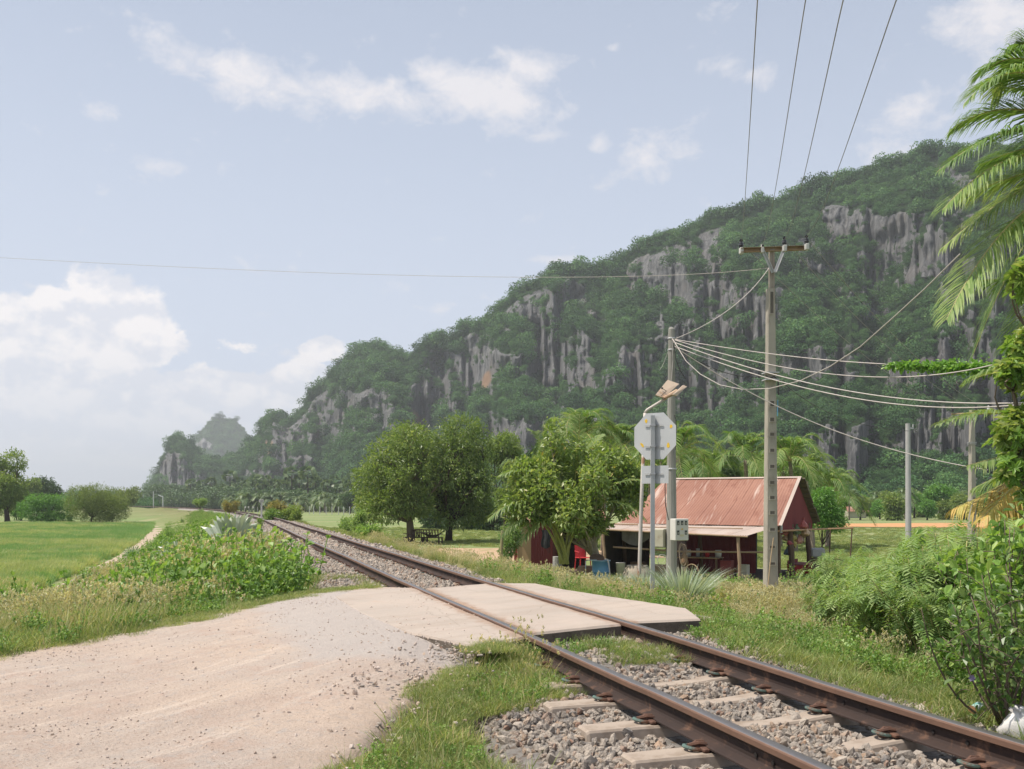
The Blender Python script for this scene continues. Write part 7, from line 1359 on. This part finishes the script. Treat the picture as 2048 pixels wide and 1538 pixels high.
sow('rice_edge_weeds', 900, -17, -5, 16, 30, GD+GB, .9, 1.5, lambda x, y: (dpoly(x, y, PATHC) > .6)*(dpoly(x, y, PATHC) < 2.6), 21)
# right field
sow('field_grass', 12000, lambda y: cx(y)+7, lambda y: .55*y+4, 30, 120, GF, .45, .8, lambda x, y: offp(x, y)*(np.hypot(x-7.9, y-38.7) > 4.3)*(y < 108), 22, 1.3)
def rim(name, pts, n, src, s0, s1, jit, seed, off=0.0):
    r0 = np.random.default_rng(seed); pts = np.array(pts); q = np.r_[0, np.cumsum(np.hypot(*np.diff(pts, axis=0).T))]; u = r0.uniform(0, q[-1], n); x = np.interp(u, q, pts[:, 0]); y = np.interp(u, q, pts[:, 1]); a = (vnoise(u*2.5, seed, 0, 3)-.5)*.35
    x = x+r0.normal(off, jit, n)+a; y = y+r0.normal(0, jit, n); k = vnoise(u*3.1, 5, 0, seed) > .25; x, y = x[k], y[k]; scatter(name, np.column_stack([x, y, road_z(x, y)-.01]), src, r0.uniform(s0, s1, len(x)), rot=np.column_stack([0*x, 0*x, r0.normal(0, 1.2, len(x))]))
RGT = [(-.05, 7.62), (-.30, 7.35), (-.36, 6.6), (-.50, 5.8), (-.72, 4.4), (-.6, 3.2)]
rim('road_rim_grass', RGT, 420, GA, .35, .85, .07, 51, .03); rim('road_rim_stones', RGT, 420, STN, .012, .045, .16, 52, -.12)
LFT = [(-1.7, 12.7), (-2.4, 11.8), (-3.05, 10.4), (-4.2, 8.1), (-6.5, 5)]
rim('road_rim_grass', LFT, 900, GA, .4, 1.0, .12, 53, -.05); rim('road_rim_stones', LFT, 160, STN, .015, .05, .2, 54, .2)
HEXA = True
BS2 = [broad_shrub(740+i, .9, 14, .085, M_weed, .45, 20) for i in range(2)]
for i, (px, py, sc, lb) in enumerate(((338, 1092, .95, 'upright weed with reddish lower leaves beside the footpath'), (168, 1196, .62, 'upright weed topped with pale leaves beside the leftmost green fan'), (395, 1090, .7, 'bushy bright weed on the crest of the left bank'), (440, 1105, .65, 'bushy weed between the largest fan and the ballast'), (505, 1125, .6, 'bushy weed near the stones on the left bank'), (560, 1150, .6, 'bushy weed at the end of the left bank, touching the ballast'), (300, 1160, .6, 'bushy weed below the footpath, right of the half hidden fan'), (235, 1165, .55, 'bushy weed left of the half hidden fan'), (415, 1180, .55, 'bushy weed in front of the standing fan seedling'), (480, 1200, .5, 'low bushy weed in the pale roadside grass'), (520, 1060, .7, 'bushy weed far up the left bank beside the stones'), (365, 1050, .9, 'tall weed far up the left bank near the path bend'))):
    g = onray(px, py); o = BS2[i] if i < 2 else dup(BS2[i % 2], tuple(g), i*1.3); o.location = g; o.scale = (sc*.8, sc*.8, sc*1.25 if i < 2 else sc); o['label'] = lb; o['group'] = 'bushy weeds on the left bank'; o.name = 'weed_bush'
# one purple flower
g = onray(1943, 1356, .25); mb = MB(); k = 6; a = np.arange(k)*2*np.pi/k; leaves(mb, np.zeros((k, 3)), np.stack([np.cos(a), -.3+0*a, np.sin(a)], 1), np.tile([0, -1, 0], (k, 1)), .022, .8, .5); simple('purple_flower', 'tiny pale purple flower below the shrubs near the rail', 'flower', mb, solid('lilac petal', (.42, .33, .60), (.38, .3, .55), 4), g)

def relabel(grp, fn):
    L_ = [o for o in bpy.data.objects if o.parent is None and o.get('group') == grp]
    for o in L_: o['label'] = fn(1024+F*o.location[0]/max(o.location[1], 1), o.location[1])
zone = lambda px, cuts, names: names[int(np.searchsorted(cuts, px))]
relabel('fan palms in the grove below the hill', lambda px, Y: 'fan palm in the dark grove, '+zone(px, [420, 530, 640, 730], ['at its far left end by the track bend', 'above the far rails', 'behind the distance post', 'behind the white fence posts', 'hidden behind the mango crowns']))
relabel('feathery palms along the front of the grove', lambda px, Y: 'feathery palm in the front row of the grove, '+zone(px, [520, 610, 730], ['left of the distance post', 'behind the orange-tipped bush', 'directly behind the white fence posts', 'behind the mango trees']))
relabel('trees in the belt at the hill foot', lambda px, Y: 'round green tree at the hill foot, '+zone(px, [1000, 1340, 1660, 1800, 1930], ['behind the mango trees', 'behind the hut and broad-leaved tree', 'behind the house', 'near the small red-roofed house', 'around the slim grey pole', 'around the far power pole']))
relabel('white fence posts along the palm grove', lambda px, Y: 'white fence post at the far field edge, '+zone(px, [615, 670], ['behind the orange bush', 'in the open stretch', 'left of the mango trees']))
haze()
